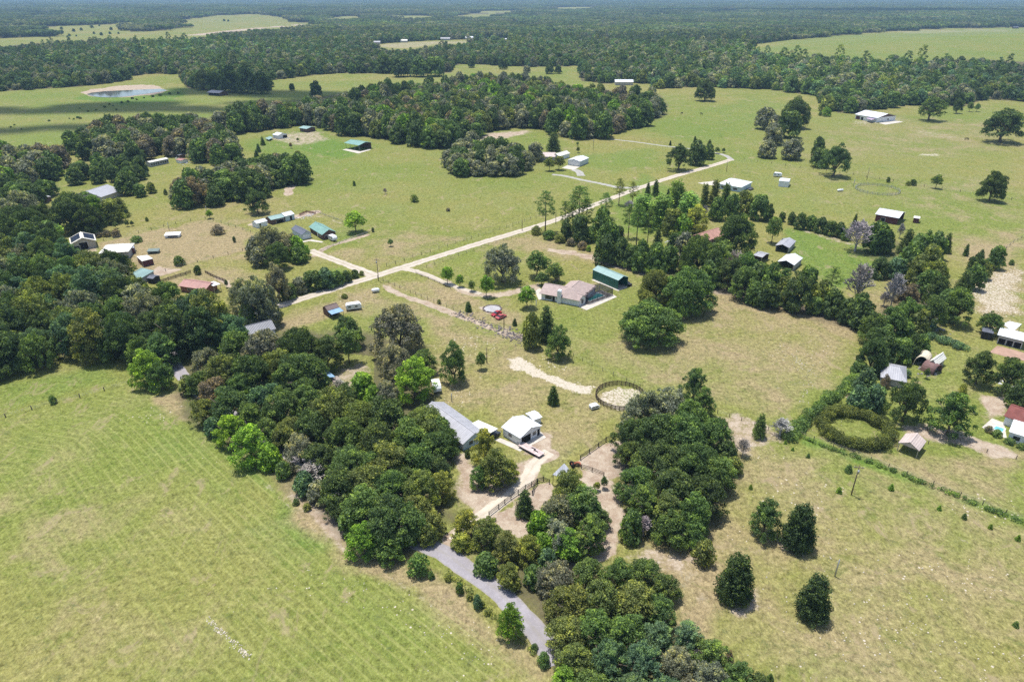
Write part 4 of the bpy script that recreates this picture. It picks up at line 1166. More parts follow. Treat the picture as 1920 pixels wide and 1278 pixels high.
T(1613, 532, 46, 'bare', 'bare', 1.9, 'leafless grey trees in the hedgerows on the right')
T(1678, 545, 34, 'bare', 'bare', 2.2, 'leafless grey trees in the hedgerows on the right')
T(1610, 440, 48, 'bare', 'bare', 1.3, 'leafless grey trees in the hedgerows on the right')
T(1690, 432, 14, 'bare', 'bare', 2.2, 'leafless grey trees in the hedgerows on the right')
T(1660, 560, 22, 'bare', 'bare', 1.4, 'leafless grey trees in the hedgerows on the right')
T(1603, 415, 12, 'cone', 'dark', 2.6, None, 'thin dark cedar rising over the bare grey vines')
T(1722, 545, 26, 'oak', 'rust', 1.2, None, 'rust-coloured half-dead tree in the middle of the thicket')
T(1700, 555, 46, 'oak', 'brown', 1.1, None, 'brownish tree left of the rust-coloured one')
T(1450, 432, 34, 'young', 'green', 1.4, None, 'green tree with its trunk showing on the lawn above the open sheds')
TT('row of small dark cedars along the back of the green lawn', [(1467, 406, 16, 'oak', 'dark', 1.2), (1485, 410, 20, 'oak', 'dark', 1.1), (1503, 415, 26, 'oak', 'dark', 1.0), (1522, 418, 24, 'oak', 'green', 1.0), (1540, 422, 26, 'oak', 'dark', 1.0), (1558, 427, 26, 'oak', 'dark', 1.0), (1576, 432, 26, 'oak', 'dark', .9), (1588, 440, 22, 'oak', 'green', 1.0)])
TT('thicket at the back of the right-hand smallholding', [
    (1645, 445, 52, 'oak', 'green', 1), (1660, 452, 41, 'oak', 'dark', 1), (1702, 452, 32, 'cone', 'dark', 1.5), (1725, 462, 41, 'oak', 'green', 1.1), (1740, 450, 26, 'cone', 'green', 1.5), (1757, 462, 39, 'oak', 'green', 1.1), (1777, 455, 22, 'cone', 'dark', 1.8), (1712, 480, 50, 'oak', 'green', 1), (1745, 487, 50, 'oak', 'olive', 1),
    (1650, 502, 36, 'oak', 'dark', 1), (1682, 503, 39, 'oak', 'blue', 1), (1725, 510, 52, 'oak', 'olive', 1), (1757, 515, 46, 'oak', 'olive', 1), (1740, 535, 52, 'oak', 'green', 1), (1760, 550, 55, 'oak', 'dark', 1.1), (1798, 575, 64, 'oak', 'green', 1), (1750, 585, 57, 'oak', 'dark', 1.1), (1775, 570, 52, 'oak', 'green', 1),
    (1840, 478, 18, 'cone', 'dark', 1.3), (1813, 468, 12, 'cone', 'green', 2), (1870, 482, 34, 'oak', 'green', 1.2), (1830, 500, 34, 'oak', 'dark', 1.2), (1808, 530, 34, 'cone', 'dark', 1.4), (1845, 508, 32, 'oak', 'olive', .9), (1830, 520, 39, 'oak', 'green', 1.1), (1860, 500, 16, 'shrub', 'olive', .9), (1897, 492, 12, 'shrub', 'green', .8)])
T(1858, 606, 56, 'open', 'green', .75, None, 'loose green tree overhanging the white-roofed stable at the right edge')
TT('trees round the dome shelters and the grey-roofed shed', [(1637, 665, 62, 'oak', 'dark', 1.1), (1660, 655, 46, 'oak', 'dark', 1), (1690, 655, 46, 'oak', 'green', 1), (1712, 652, 36, 'broad', 'dark', 1.2), (1728, 645, 34, 'oak', 'green', 1), (1625, 712, 44, 'cone', 'blue', 1.2), (1642, 745, 46, 'oak', 'blue', 1), (1612, 745, 46, 'oak', 'blue', .9),
    (1612, 690, 34, 'oak', 'green', .8), (1662, 715, 20, 'shrub', 'brown', 1.3), (1700, 700, 20, 'shrub', 'blue', .7), (1738, 700, 14, 'young', 'dark', 1.5), (1655, 690, 34, 'oak', 'green', .7)])
T(1703, 752, 80, 'moss', 'dark', 1.05, None, 'large round dark grey-green tree right of the clipped hedge ring')
T(1788, 776, 88, 'broad', 'green', 1.0, None, 'large bushy green tree above the pinkish carport')
T(1806, 728, 18, 'shrub', 'yellow', 1, None, 'yellow-green shrub behind the large bushy green tree')
T(1840, 690, 58, 'oak', 'dark', 1.05, 'three dark oaks on bare sand above the pool house')
T(1893, 705, 66, 'oak', 'dark', 1.0, 'three dark oaks on bare sand above the pool house')
T(1916, 740, 50, 'oak', 'dark', 1.1, 'three dark oaks on bare sand above the pool house')
TT('bushes in front of the pool house', [(1855, 804, 18, 'shrub', 'brown', .7), (1870, 812, 22, 'shrub', 'green', .6), (1893, 826, 22, 'shrub', 'green', .5), (1915, 836, 20, 'shrub', 'green', .5)])
T(1863, 350, 56, 'oak', 'dark', .95, None, 'large round tree with low skirts on the far right pasture')
T(1757, 341, 24, 'young', 'green', 1.0, None, 'small tree with its shadow below it, left of the large round pasture tree')
T(1713, 342, 14, 'shrub', 'dark', .8, 'two low bushes on the wire fence above the ring pen')
T(1703, 344, 11, 'shrub', 'olive', .7, 'two low bushes on the wire fence above the ring pen')
T(1666, 337, 9, 'shrub', 'dark', 1.1, None, 'tiny dark shrub on the wire fence just above the ring pen')
T(1747, 203, 62, 'open', 'green', .7, None, 'wide oak with a flat shadow right of the white and brown barn')
T(1797, 198, 22, 'oak', 'dark', 1.3, None, 'dark upright oak behind the wide one')
T(1820, 201, 14, 'young', 'green', 1.2, 'pair of small round trees on the far pasture')
T(1833, 202, 13, 'young', 'green', 1.1, 'pair of small round trees on the far pasture')
T(1885, 235, 92, 'open', 'dark', .65, None, 'large spreading oak cut by the right edge of the picture')
TT('oaks of the pasture clump left of the white and brown barn', [(1435, 222, 44, 'moss', 'grey'), (1455, 235, 40, 'moss', 'grey'), (1492, 212, 60, 'oak', 'dark', .8), (1480, 232, 50, 'oak', 'dark', .9), (1452, 253, 40, 'moss', 'grey'), (1440, 280, 42, 'open', 'grey'), (1485, 280, 50, 'open', 'grey'), (1535, 275, 26, 'oak', 'dark', 1.2), (1568, 300, 72, 'open', 'dark', .8), (1540, 295, 40, 'oak', 'dark')])
T(1324, 170, 44, 'oak', 'dark', .8, None, 'dark round oak standing just clear of the far wood edge')
T(1551, 210, 22, 'shrub', 'bright', .7, None, 'bright green bush in front of the far wood')
T(1538, 213, 8, 'shrub', 'green', 1, None, 'tiny green bush beside the bright one in front of the far wood')
T(1038, 265, 26, 'cone', 'dark', 1.3, None, 'dark bushy cedar beside the small grey-roofed farmhouse')
TT('open grown oaks where the two roads meet', [(1275, 295, 58, 'open', 'dark', .8), (1308, 288, 44, 'open', 'dark', .9), (1330, 285, 24, 'oak', 'dark', 1)])
TT('small cedars along the narrow concrete drive', [(1257, 268, 6, 'cone', 'dark', 1.6), (1303, 262, 7, 'cone', 'dark', 2), (1330, 270, 12, 'cone', 'dark', 1.4), (1345, 282, 12, 'young', 'dark', 1), (1357, 282, 9, 'young', 'dark', 1), (1083, 270, 7, 'young', 'green', 1.1), (1084, 281, 10, 'young', 'olive', 1.1), (1060, 290, 14, 'shrub', 'olive', .6)])
T(1030, 308, 24, 'young', 'olive', 1.0, 'two trees shading the yard of the small grey-roofed farmhouse')
T(1048, 306, 24, 'young', 'olive', 1.0, 'two trees shading the yard of the small grey-roofed farmhouse')
TT('dark oaks standing out of the far field', [(352, 153, 20, 'oak', 'grey'), (380, 150, 34, 'oak', 'olive', .9), (400, 152, 34, 'oak', 'dark', .9), (430, 150, 44, 'oak', 'dark', .9), (460, 152, 44, 'oak', 'dark', .9), (490, 156, 34, 'oak', 'dark', 1), (502, 160, 18, 'oak', 'dark', 1),
   (547, 163, 13, 'oak', 'dark', 1), (592, 168, 26, 'oak', 'dark', .9), (722, 120, 36, 'oak', 'dark', .8), (750, 125, 40, 'oak', 'dark', .8), (785, 125, 40, 'oak', 'green', .8), (815, 124, 40, 'oak', 'green', .8), (838, 123, 22, 'oak', 'dark', .9), (884, 118, 17, 'oak', 'dark', 1), (988, 130, 18, 'oak', 'grey', .7), (1030, 128, 22, 'oak', 'dark', .9), (1047, 130, 16, 'oak', 'dark', 1), (943, 118, 22, 'oak', 'dark', 1)])
T(98, 749, 17, 'shrub', 'green', 1.0, None, 'round green bush alone on the fence line of the mown field')
rr0 = random.Random(5)
for x, y in ((62, 62), (75, 58), (115, 53), (138, 57), (152, 55), (172, 50), (186, 48), (176, 62), (190, 64), (206, 62), (208, 54), (232, 46), (420, 38), (428, 39), (100, 66), (130, 66), (143, 67), (222, 62)):
    T(x, y, rr0.uniform(4, 8), 'shrub', 'dark', .7, 'dark bushes dotted over the far lake bed field')
for x, y in ((20, 238), (27, 234), (40, 242), (92, 226), (130, 222), (138, 223), (146, 220), (150, 221), (162, 236), (172, 233), (178, 235), (186, 231), (196, 229), (204, 227), (214, 228), (218, 205), (180, 206), (165, 208), (196, 200), (212, 198), (228, 192), (240, 190), (256, 186), (270, 183), (286, 180), (300, 178), (318, 175), (334, 174), (205, 195), (248, 184), (150, 203)):
    T(x, y, rr0.uniform(4, 8), 'shrub', rr0.choice(['green', 'dark', 'olive']), .5, 'low weed clumps dotted over the wet pasture round the pond')
for i, (x, y, w) in enumerate(((1516, 853, 9), (1487, 841, 7), (1473, 828, 7), (1592, 877, 16), (1672, 912, 13), (1762, 951, 10), (1809, 967, 11), (1858, 986, 10), (1910, 1007, 12), (1906, 1169, 12), (1408, 912, 9), (1574, 918, 12), (1445, 1268, 16))):
    T(x, y, w, 'cone', 'bright' if i % 3 else 'green', 1.15, 'small round cedars dotted over the dry field')


def fill_wood(name, spacing, sizes, tints, group, kinds=('oak', 'oak', 'moss'), seed=1):
    """individual trees filling the outline of a wood (its canopy as it stands in the photograph)"""
    r = g(seed)
    poly = NEAR_WOODS[name]
    w = [tuple(P(a, b, 5.0)[:2]) for a, b in poly]
    x0, x1 = min(p[0] for p in w), max(p[0] for p in w)
    y0, y1 = min(p[1] for p in w), max(p[1] for p in w)
    pts = []
    row = 0
    y = y0
    while y < y1:
        x = x0 + (row % 2) * spacing / 2
        while x < x1:
            qx, qy = x + r.uniform(-.3, .3) * spacing, y + r.uniform(-.3, .3) * spacing
            zt = float(hill(qx, qy))
            a1, b1 = project(qx, qy, zt + (np.array([2.0, sizes[1] * .72]) if name == 'mid' else np.array([4.5, sizes[1] * .36])))
            if inside(poly, a1, b1).all():
                pts.append((qx, qy))
            x += spacing
        y += spacing * 0.86
        row += 1
    for (qx, qy) in pts:
        W = r.uniform(*sizes) * 1.08
        k = kinds[r.integers(len(kinds))]
        H = W * KIND[k][2] * r.uniform(.9, 1.2)
        tint = tints[r.integers(len(tints))]
        zc = (qy * CP + (CAM_H - 5) * SP)
        TREES.append([None, None, W * FPX / zc, k, tint, None, group, None, (qx, qy, W, H)])


fill_wood('mid', 11.5, (13, 19), ['dark', 'dark', 'green', 'olive', 'dark', 'grey', 'green', 'brown', 'dark', 'olive', 'grey', 'bright'], 'oaks of the middle wood', ('oak', 'moss', 'oak', 'broad'), 3)
fill_wood('upperleft', 10, (13, 19), ['dark', 'grey', 'dark', 'green', 'brown'], 'oaks of the long grove below the pond field', seed=4)
fill_wood('farleft', 10, (12, 17), ['grey', 'brown', 'green', 'dark', 'bright'], 'trees of the grove at the far left edge', seed=5)
fill_wood('leftstrip', 10, (9, 12), ['dark', 'green', 'dark'], 'trees behind the grey-roofed homestead', seed=6)
fill_wood('paddock', 9, (12, 17), ['dark', 'grey', 'brown', 'dark', 'green'], 'dark oaks on the rise above the brown paddock', seed=7)
fill_wood('leftedge', 10.5, (8, 12), ['green', 'olive', 'dark'], 'trees of the yards at the left edge', seed=8)
fill_wood('leftmass', 8.6, (11, 18), ['dark', 'green', 'olive', 'grey', 'dark', 'blue', 'black', 'olive'], 'trees of the great left-hand wood', ('oak', 'moss', 'oak', 'oak_big', 'broad'), 9)
fill_wood('farmhouse', 10, (12, 16), ['grey', 'dark', 'grey', 'green'], 'dark oaks round the small grey-roofed farmhouse', ('moss', 'oak', 'open'), 10)

# landmarks used to tell the trees of one group apart
LANDMARKS = [(975, 800, 'the white garage'), (850, 800, 'the long grey-roofed house'), (1160, 745, 'the round pen'), (1080, 550, 'the pink-roofed house'), (1143, 523, 'the green carport'), (625, 585, 'the small blue-roofed shed'),
             (492, 625, 'the dark-roofed cottage'), (380, 535, 'the red-roofed house'), (250, 522, 'the teal-roofed shed'), (155, 455, 'the solar-roofed shed'), (220, 472, 'the pale barn'), (170, 362, 'the grey-roofed homestead'),
             (595, 433, 'the green-roofed house'), (670, 272, 'the green-roofed pavilion'), (707, 517, 'the gravel road junction'), (1090, 300, 'the white farm shed'), (1025, 293, 'the small farmhouse'), (1375, 345, 'the white-roofed house'),
             (1330, 440, 'the brown-roofed house'), (1667, 407, 'the maroon barn'), (1478, 462, 'the upper open shed'), (1485, 497, 'the lower open shed'), (1427, 482, 'the small open shed'), (1640, 215, 'the white and brown barn'), (1604, 798, 'the clipped hedge ring'), (1710, 838, 'the pinkish carport'),
             (1880, 800, 'the pool house'), (1885, 638, 'the white-roofed stable'), (1675, 705, 'the grey-roofed yard shed'), (1740, 680, 'the dome shelters'), (925, 870, 'the vine-covered tree'), (840, 1060, 'the bright stretch of paved lane'), (1015, 1190, 'the lower end of the paved lane'),
             (240, 172, 'the pond'), (330, 58, 'the far lake bed'), (310, 305, 'the mobile home'), (130, 700, 'the fence corner of the mown field')]


def place_trees():
    ind, rest = [], []
    for t in TREES:
        if len(t) < 9:
            cx, cy, w, kind, tint, asp, grp, lab = t
            asp = asp or KIND[kind][2]
            if w > 22:
                w = w * (1.13 if kind in ('oak', 'moss', 'oak_big', 'broad') and grp else 1.05)
            d = depth_at(cx, cy, 4.0)
            W = w * d / FPX
            H = W * asp
            d = depth_at(cx, cy, H * .5)
            W = w * d / FPX
            H = W * asp
            p = P(cx, cy, H * 0.5)
            t = [cx, cy, w, kind, tint, asp, grp, lab, (p.x, p.y, W, H)]
        else:
            x, y, W, H = t[8]
            t[0], t[1] = (float(a) for a in project(x, y, float(hill(x, y)) + H / 2))
        ind.append(t)
    # individuals: the 300 largest oaks and broadleaf trees; what is left joins the distant wood
    oaks = sorted([t for t in ind if t[3] in ('oak', 'oak_big', 'moss', 'open', 'broad')], key=lambda t: -t[2])
    far = set(id(t) for t in oaks[OAK_LIMIT:] if t[7] is None)
    rest = [t for t in ind if id(t) in far]
    ind = [t for t in ind if id(t) not in far]
    # labels
    seen = {}
    for t in ind:
        if t[7]:
            continue
        cx, cy, w, kind, tint, asp, grp, lab, (x, y, W, H) = t
        size = 'small' if W < 5.5 else ('large' if W > 15 else '')
        best = min(LANDMARKS, key=lambda l: ((l[0] - cx) ** 2 + ((l[1] - cy) * 1.6) ** 2))
        dx, dy = cx - best[0], (cy - best[1]) * 1.6
        rel = ('right of' if dx > 0 else 'left of') if abs(dx) > abs(dy) else ('behind' if dy < 0 else 'in front of')
        t[7] = ' '.join(f"{size} {TINT[tint][1]} {KIND[kind][3]} {rel} {best[2]}".split())
        seen.setdefault(t[7], []).append((math.hypot(dx, dy), id(t), t))
    ords = ['nearest', 'second nearest', 'third nearest', 'fourth nearest', 'fifth nearest', 'sixth nearest', 'seventh nearest', 'eighth nearest', 'ninth nearest']
    for lab, lst in seen.items():
        lst.sort()
        if 1 < len(lst) <= 9:
            lmk = lab.split(' the ', 1)[1]
            for i, (_, _, t) in enumerate(lst):
                t[7] = f"{lab}, {ords[i]} one" if len(lab.split()) <= 13 else lab
        for _, _, t in lst:
            t[7] = ' '.join(t[7].split()[:16])
    cnt = 0
    for t in ind:
        cx, cy, w, kind, tint, asp, grp, lab, (x, y, W, H) = t
        cnt += 1
        r = random.Random(int(cx * 7 + cy * 131) + cnt)
        if kind == 'oak' and W > 17:
            kind2 = 'oak_big'
        elif kind == 'oak' and W < 5:
            kind2 = 'young'
        else:
            kind2 = kind
        cm, tm, w0, h0 = PROTO[kind2][r.randrange(len(PROTO[kind2]))]
        nm, cat = KIND[kind][0], KIND[kind][1]
        root = empty(nm, (x, y, float(hill(x, y))), r.uniform(0, 6.28), lab, cat, grp)
        c = link(bpy.data.objects.new('bare_crown' if kind == 'bare' else 'crown', cm), root)
        c.scale = (W / w0 * r.uniform(.95, 1.05), W / w0 * r.uniform(.95, 1.05), H / h0)
        base = TINT[tint][0]
        k = r.uniform(.86, 1.16)
        c.color = (base[0] * k * r.uniform(.92, 1.1), base[1] * k, base[2] * k * r.uniform(.9, 1.1), 1)
        tr = link(bpy.data.objects.new('trunk', tm), root)
        tr.scale = c.scale
        tr.color = c.color
    return rest


OAK_LIMIT = 290
REST = place_trees()

# ------------------------------------------------------------------ distant woods: trees far too many to count
stock = bpy.data.collections.new('wood_stock')


def stock_obj(name, me):
    o = bpy.data.objects.new(name, me)
    stock.objects.link(o)
    return o


for i in range(5):
    r = g(400 + i)
    me = clumps_to_mesh('wood_tree', oak_clumps(13, 10, 26, r, 0.05, (.22, .36)), 1.9, 0.58, r, LEAF_I, 0.45)
    stock_obj('wood_a%d' % i, me)
r = g(410)
me = clumps_to_mesh('wood_tall', pine_clumps(8, 17, 24, r, .25), 2.0, .55, r, LEAF_I, .6)
stock_obj('wood_a5', me)
for i in range(3):
    r = g(420 + i)
    cl = []
    for k in range(64):
        x, y = r.uniform(-34, 34, 2)
        R0 = r.uniform(4.5, 8)
        h = r.uniform(6, 10.5)
        tone = r.uniform(.6, 1.45)
        for q in range(5):
            a = r.uniform(0, 6.28)
            cl.append((x + R0 * .5 * math.cos(a), y + R0 * .5 * math.sin(a), h - r.uniform(0.5, 3.0), R0 * .48, R0 * .42, tone * r.uniform(.85, 1.15)))
        cl.append((x, y, h - .6, R0 * .5, R0 * .4, tone))
    me = clumps_to_mesh('wood_patch', cl, .16, 1.7, r, LEAF_I, .4)
    stock_obj('wood_b%d' % i, me)


def wood_nodes():
    ng = bpy.data.node_groups.new('scatter_wood', 'GeometryNodeTree')
    ng.interface.new_socket('Geometry', in_out='INPUT', socket_type='NodeSocketGeometry')
    ng.interface.new_socket('Geometry', in_out='OUTPUT', socket_type='NodeSocketGeometry')
    N = ng.nodes.new
    gi, go = N('NodeGroupInput'), N('NodeGroupOutput')
    m2p = N('GeometryNodeMeshToPoints')
    iop = N('GeometryNodeInstanceOnPoints')
    ci = N('GeometryNodeCollectionInfo')
    ci.inputs['Collection'].default_value = stock
    ci.inputs['Separate Children'].default_value = True
    ci.inputs['Reset Children'].default_value = True

    def na(name, typ):
        a = N('GeometryNodeInputNamedAttribute')
        a.data_type = typ
        a.inputs['Name'].default_value = name
        return a.outputs['Attribute']
    L = ng.links.new
    L(gi.outputs[0], m2p.inputs['Mesh'])
    L(m2p.outputs[0], iop.inputs['Points'])
    L(ci.outputs[0], iop.inputs['Instance'])
    iop.inputs['Pick Instance'].default_value = True
    L(na('pick', 'INT'), iop.inputs['Instance Index'])
    L(na('scl', 'FLOAT_VECTOR'), iop.inputs['Scale'])
    cx = N('ShaderNodeCombineXYZ')
    L(na('rot', 'FLOAT'), cx.inputs[2])
    L(cx.outputs[0], iop.inputs['Rotation'])
    L(iop.outputs[0], go.inputs[0])
    return ng


WOOD_NG = wood_nodes()


def wood_object(name, label, pts, pick, scl, rot, tint, rnd):
    me = bpy.data.meshes.new(name)
    n = len(pts)
    me.vertices.add(n)
    me.vertices.foreach_set('co', np.asarray(pts, np.float32).ravel())
    me.attributes.new('pick', 'INT', 'POINT').data.foreach_set('value', np.asarray(pick, np.int32))
    me.attributes.new('rot', 'FLOAT', 'POINT').data.foreach_set('value', np.asarray(rot, np.float32))
    me.attributes.new('rnd', 'FLOAT', 'POINT').data.foreach_set('value', np.asarray(rnd, np.float32))
    me.attributes.new('scl', 'FLOAT_VECTOR', 'POINT').data.foreach_set('vector', np.asarray(scl, np.float32).ravel())
    me.attributes.new('tint', 'FLOAT_COLOR', 'POINT').data.foreach_set('color', np.asarray(tint, np.float32).ravel())
    o = link(bpy.data.objects.new(name, me))
    m = o.modifiers.new('scatter', 'NODES')
    m.node_group = WOOD_NG
    tag(o, label, 'woodland', kind='stuff')
    return o


def make_far_wood(d0, d1, sp, patches, name, label, seed, extra=()):
    r = g(seed)
    pts = []
    y = d0 * 0.5
    rows = []
    ymax = d1
    nx = int(2 * d1 * 0.95 / sp)
    ys = np.arange(d0 * .55, ymax, sp * .88)
    X, Y = np.meshgrid(np.linspace(-d1 * .95, d1 * .95, nx), ys)
    X = X + r.uniform(-.42, .42, X.shape) * sp
    Y = Y + r.uniform(-.42, .42, Y.shape) * sp
    X, Y = X.ravel(), Y.ravel()
    d = np.hypot(X, Y)
    zc = hill(X, Y)
    px, py = project(X, Y, zc)
    p2, q2 = project(X, Y, zc + 10.5)
    ok = (d >= d0) & (d < d1) & (px > -120) & (px < 2040) & far_wood(px, py) & (far_wood(p2, q2) | (q2 < -13))
    X, Y, zc = X[ok], Y[ok], zc[ok]
    n = len(X)
    fld = np.sin(X / 140 + 2 * np.sin(Y / 230)) + np.sin(Y / 170 + 1.7 * np.sin(X / 210))
    pal = np.array([TINT[k][0] for k in ('dark', 'dark', 'olive', 'grey', 'dark', 'grey', 'green', 'green', 'blue')])
    ti = pal[(r.integers(0, len(pal), n) + (fld > .6) * 1) % len(pal)] * r.uniform(.8, 1.25, (n, 1)) * (1 + .17 * fld[:, None])
    if patches:
        ti = ti * .55 + np.array([0.078, .105, .042]) * .5
        pick = 6 + r.integers(0, 3, n)
        s = r.uniform(.9, 1.15, n)
        scl = np.stack([s, s, s * r.uniform(.9, 1.3, n)], 1)
    else:
        pick = np.where(r.random(n) < .08, 5, r.integers(0, 5, n))
        s = r.uniform(.6, 1.45, n) * (1 + .12 * fld)
        scl = np.stack([s, s, s * r.uniform(.85, 1.2, n)], 1)
    P3 = np.stack([X, Y, zc - .3], 1)
    rot = r.uniform(0, 6.28, n)
    tint = np.concatenate([ti, np.ones((n, 1))], 1)
    if extra:
        ex = [t[8] for t in extra]
        P3 = np.concatenate([P3, [(e[0], e[1], float(hill(e[0], e[1]))) for e in ex]])
        pick = np.concatenate([pick, [i % 5 for i in range(len(ex))]])
        scl = np.concatenate([scl, [(e[2] / 13, e[2] / 13, e[3] / 10) for e in ex]])
        rot = np.concatenate([rot, r.uniform(0, 6.28, len(ex))])
        tint = np.concatenate([tint, [(*TINT[t[4]][0], 1) for t in extra]])
    print('wood', name, len(P3))
    return wood_object(name, label, P3, pick, scl, rot, tint, r.random(len(P3)))


make_far_wood(480, 1900, 9.6, False, 'woodland', 'unbroken oak woodland filling the land behind the pastures', 21, REST)
make_far_wood(1900, 14000, 52, True, 'far_woodland', 'hazy blue-green forest stretching to the horizon', 22)
# ------------------------------------------------------------------ roads and paved sheets
def sheet(name, outline, mat, lift=0.02, wob=0.0, kind='structure'):
    """a thin paved sheet that follows the land; outline in photograph pixels"""
    w = [P(a, b) for a, b in outline]
    v = [(p.x, p.y, p.z + lift) for p in w]
    mb = MB()
    mb.slab(v, lift + 0.06)
    o = mb.build(name, mat)
    return tag(o, kind=kind)


def ribbon(name, pts, width, mat, lift=0.02, wob=0.3, n=10, seed=1, crown=0.05):
    """road following pixel points; width in metres (or a list)"""
    w = smooth_line([tuple(P(a, b)[:2]) for a, b in pts], n)
    r = g(seed)
    # even resampling
    q = [np.array(w[0])]
    for a in w[1:]:
        a = np.array(a)
        while np.linalg.norm(a - q[-1]) > 1.6:
            q.append(q[-1] + (a - q[-1]) / np.linalg.norm(a - q[-1]) * 1.5)
    ws = width if hasattr(width, '__len__') else [width, width]
    V, F, AC = [], [], []
    for i, p in enumerate(q):
        a, b = q[max(0, i - 1)], q[min(len(q) - 1, i + 1)]
        d = (b - a) / (np.linalg.norm(b - a) + 1e-9)
        nn = np.array([-d[1], d[0]])
        hw = np.interp(i / len(q), np.linspace(0, 1, len(ws)), ws) / 2
        for k, s in enumerate((-1, -0.6, 0, 0.6, 1)):
            off = s * hw + (r.normal(0, wob) if abs(s) == 1 else 0)
            x, y = p + nn * off
            AC.append(s)
            V.append((x, y, float(hill(x, y)) + (lift + crown * (1 - s * s) if abs(s) < 1 else -0.03)))
    for i in range(len(q) - 1):
        for k in range(4):
            a = i * 5 + k
            F.append((a, a + 1, a + 6, a + 5))
    me = bpy.data.meshes.new(name)
    me.from_pydata(V, [], F)
    me.materials.append(mat)
    me.attributes.new('across', 'FLOAT', 'POINT').data.foreach_set('value', AC)
    me.update()
    if me.polygons[0].normal.z < 0:
        me.flip_normals()
    o = link(bpy.data.objects.new(name, me))
    return tag(o, kind='structure')


def gravel_mat(key, rgb, rut=0.3, verge=0.0):
    t = NT(key)
    p = t.pos()
    a, b, c = t.noise(p, 0.35, 4, 0.6), t.noise(p, 2.2, 4, 0.7), t.noise(p, 0.09, 3, 0.6)
    col = t.mix(t.step(a, 0.35, 0.68), tuple(x * .82 for x in rgb), rgb)
    col = t.mix(t.math('MULTIPLY', t.step(b, 0.5, 0.7), 0.5), col, tuple(min(1, x * 1.3) for x in rgb))
    col = t.mix(t.math('MULTIPLY', t.step(c, 0.45, 0.7), rut), col, (rgb[0] * .7, rgb[1] * .68, rgb[2] * .6))
    ac = t.math('ABSOLUTE', t.attr('across').outputs['Fac'])
    jig = t.math('MULTIPLY', t.math('SUBTRACT', t.noise(p, 0.9, 4, 0.7), 0.5), 0.55)
    e = t.step(t.math('ADD', ac, jig), 0.66, 0.98)
    m_ = t.math('MULTIPLY', t.step(t.math('ADD', ac, jig), 0.24, 0.02), verge * 0.6)
    col = t.mix(t.math('MULTIPLY', t.math('MAXIMUM', e, m_), verge), col, (0.23, 0.205, 0.10))
    t.surf(col, 0.95, 0.08, 0, t.bump(b, 0.5, 0.1))
    return t.mat


GRAVEL = gravel_mat('gravel', (0.50, 0.44, 0.365), .25, .85)
SANDY = gravel_mat('sandy_track', (0.54, 0.47, 0.38), 0.2, .6)
ASPH = gravel_mat('worn_asphalt', (0.32, 0.30, 0.32), 0.35, .5)
GREYD = gravel_mat('grey_drive', (0.36, 0.35, 0.32), 0.3, .6)
CONC = paint('concrete', (0.50, 0.46, 0.40), 0.85, 0.12, 0.15, 0.6)
PINKPAD = paint('clay_pad', (0.36, 0.24, 0.18), 0.95, 0.15, 0.05, 0.5)

ribbon('gravel_road', [(395, 612), (440, 597), (500, 580), (540, 568), (620, 543), (705, 517), (800, 487), (900, 456), (1000, 426), (1060, 406), (1130, 378), (1200, 352), (1260, 332), (1330, 312), (1372, 299)], 5.6, GRAVEL, seed=3)
ribbon('side_road', [(703, 518), (680, 508), (640, 492), (600, 477), (580, 468)], [6.5, 5.0, 5.5], GRAVEL, 0.012, seed=4)
ribbon('driveway', [(745, 503), (775, 507), (805, 517), (840, 532), (880, 545), (905, 552)], [4.5, 3.4, 3.0], GRAVEL, 0.012, seed=5)
ribbon('paved_lane', [(1045, 1245), (1015, 1195), (970, 1145), (925, 1100), (880, 1070), (830, 1035), (775, 1012), (700, 965), (620, 910), (560, 862), (530, 845), (470, 800), (400, 755), (345, 708), (325, 670), (330, 640)], [5.2, 5.0, 4.4, 4.4, 4.4], ASPH, 0.03, 0.12, seed=6)
ribbon('farm_lane', [(1372, 300), (1355, 290), (1300, 280), (1240, 273), (1190, 266), (1145, 261)], [4.5, 3.2, 3.0], GREYD, seed=7)
ribbon('farm_driveway', [(1200, 350), (1165, 352), (1130, 345), (1090, 337), (1060, 330), (1035, 327)], [5, 4, 4.5], GREYD, 0.012, seed=8)
ribbon('sandy_drive', [(1030, 847), (1003, 868), (984, 900), (945, 937), (905, 965), (872, 992), (852, 1015)], 4.0, SANDY, 0.012, 0.35, seed=9)
ribbon('apron_lane', [(1090, 330), (1085, 322), (1075, 318)], 6, GREYD, 0.016, seed=10)

# ------------------------------------------------------------------ buildings
GLASS = paint('dark_glass', (0.03, 0.035, 0.045), 0.12, 0.05, 0.6, 1, 0, 0)
DARK = paint('dark_opening', (0.02, 0.018, 0.016), 0.9, 0.1, 0.1)
WHITE = paint('white_paint', (0.74, 0.75, 0.76), 0.55, 0.05, 0.3, 0.6, 0, .15)
TRIM = paint('white_trim', (0.78, 0.78, 0.77), 0.5, 0.04, 0.3, 1, 0, .1)
STEEL = paint('galvanised_steel', (0.38, 0.39, 0.40), 0.4, 0.1, 0.5, 2, .5)
BLACKP = paint('black_paint', (0.02, 0.02, 0.022), 0.6, 0.2, 0.3)
WOODP = paint('weathered_timber', (0.17, 0.13, 0.10), 0.9, 0.25, 0.1, 3)


def frame_from(A, B, C=None, depth=None):
    a, b = P(*A), P(*B)
    x = Vector((b.x - a.x, b.y - a.y, 0))
    L = x.length
    x.normalize()
    y = Vector((-x.y, x.x, 0))
    if C is not None:
        c = P(*C)
        depth = abs((c - a).dot(y))
    ctr = a + x * L / 2 + y * depth / 2
    ctr.z = min(a.z, b.z)
    return ctr, math.atan2(x.y, x.x), L, depth


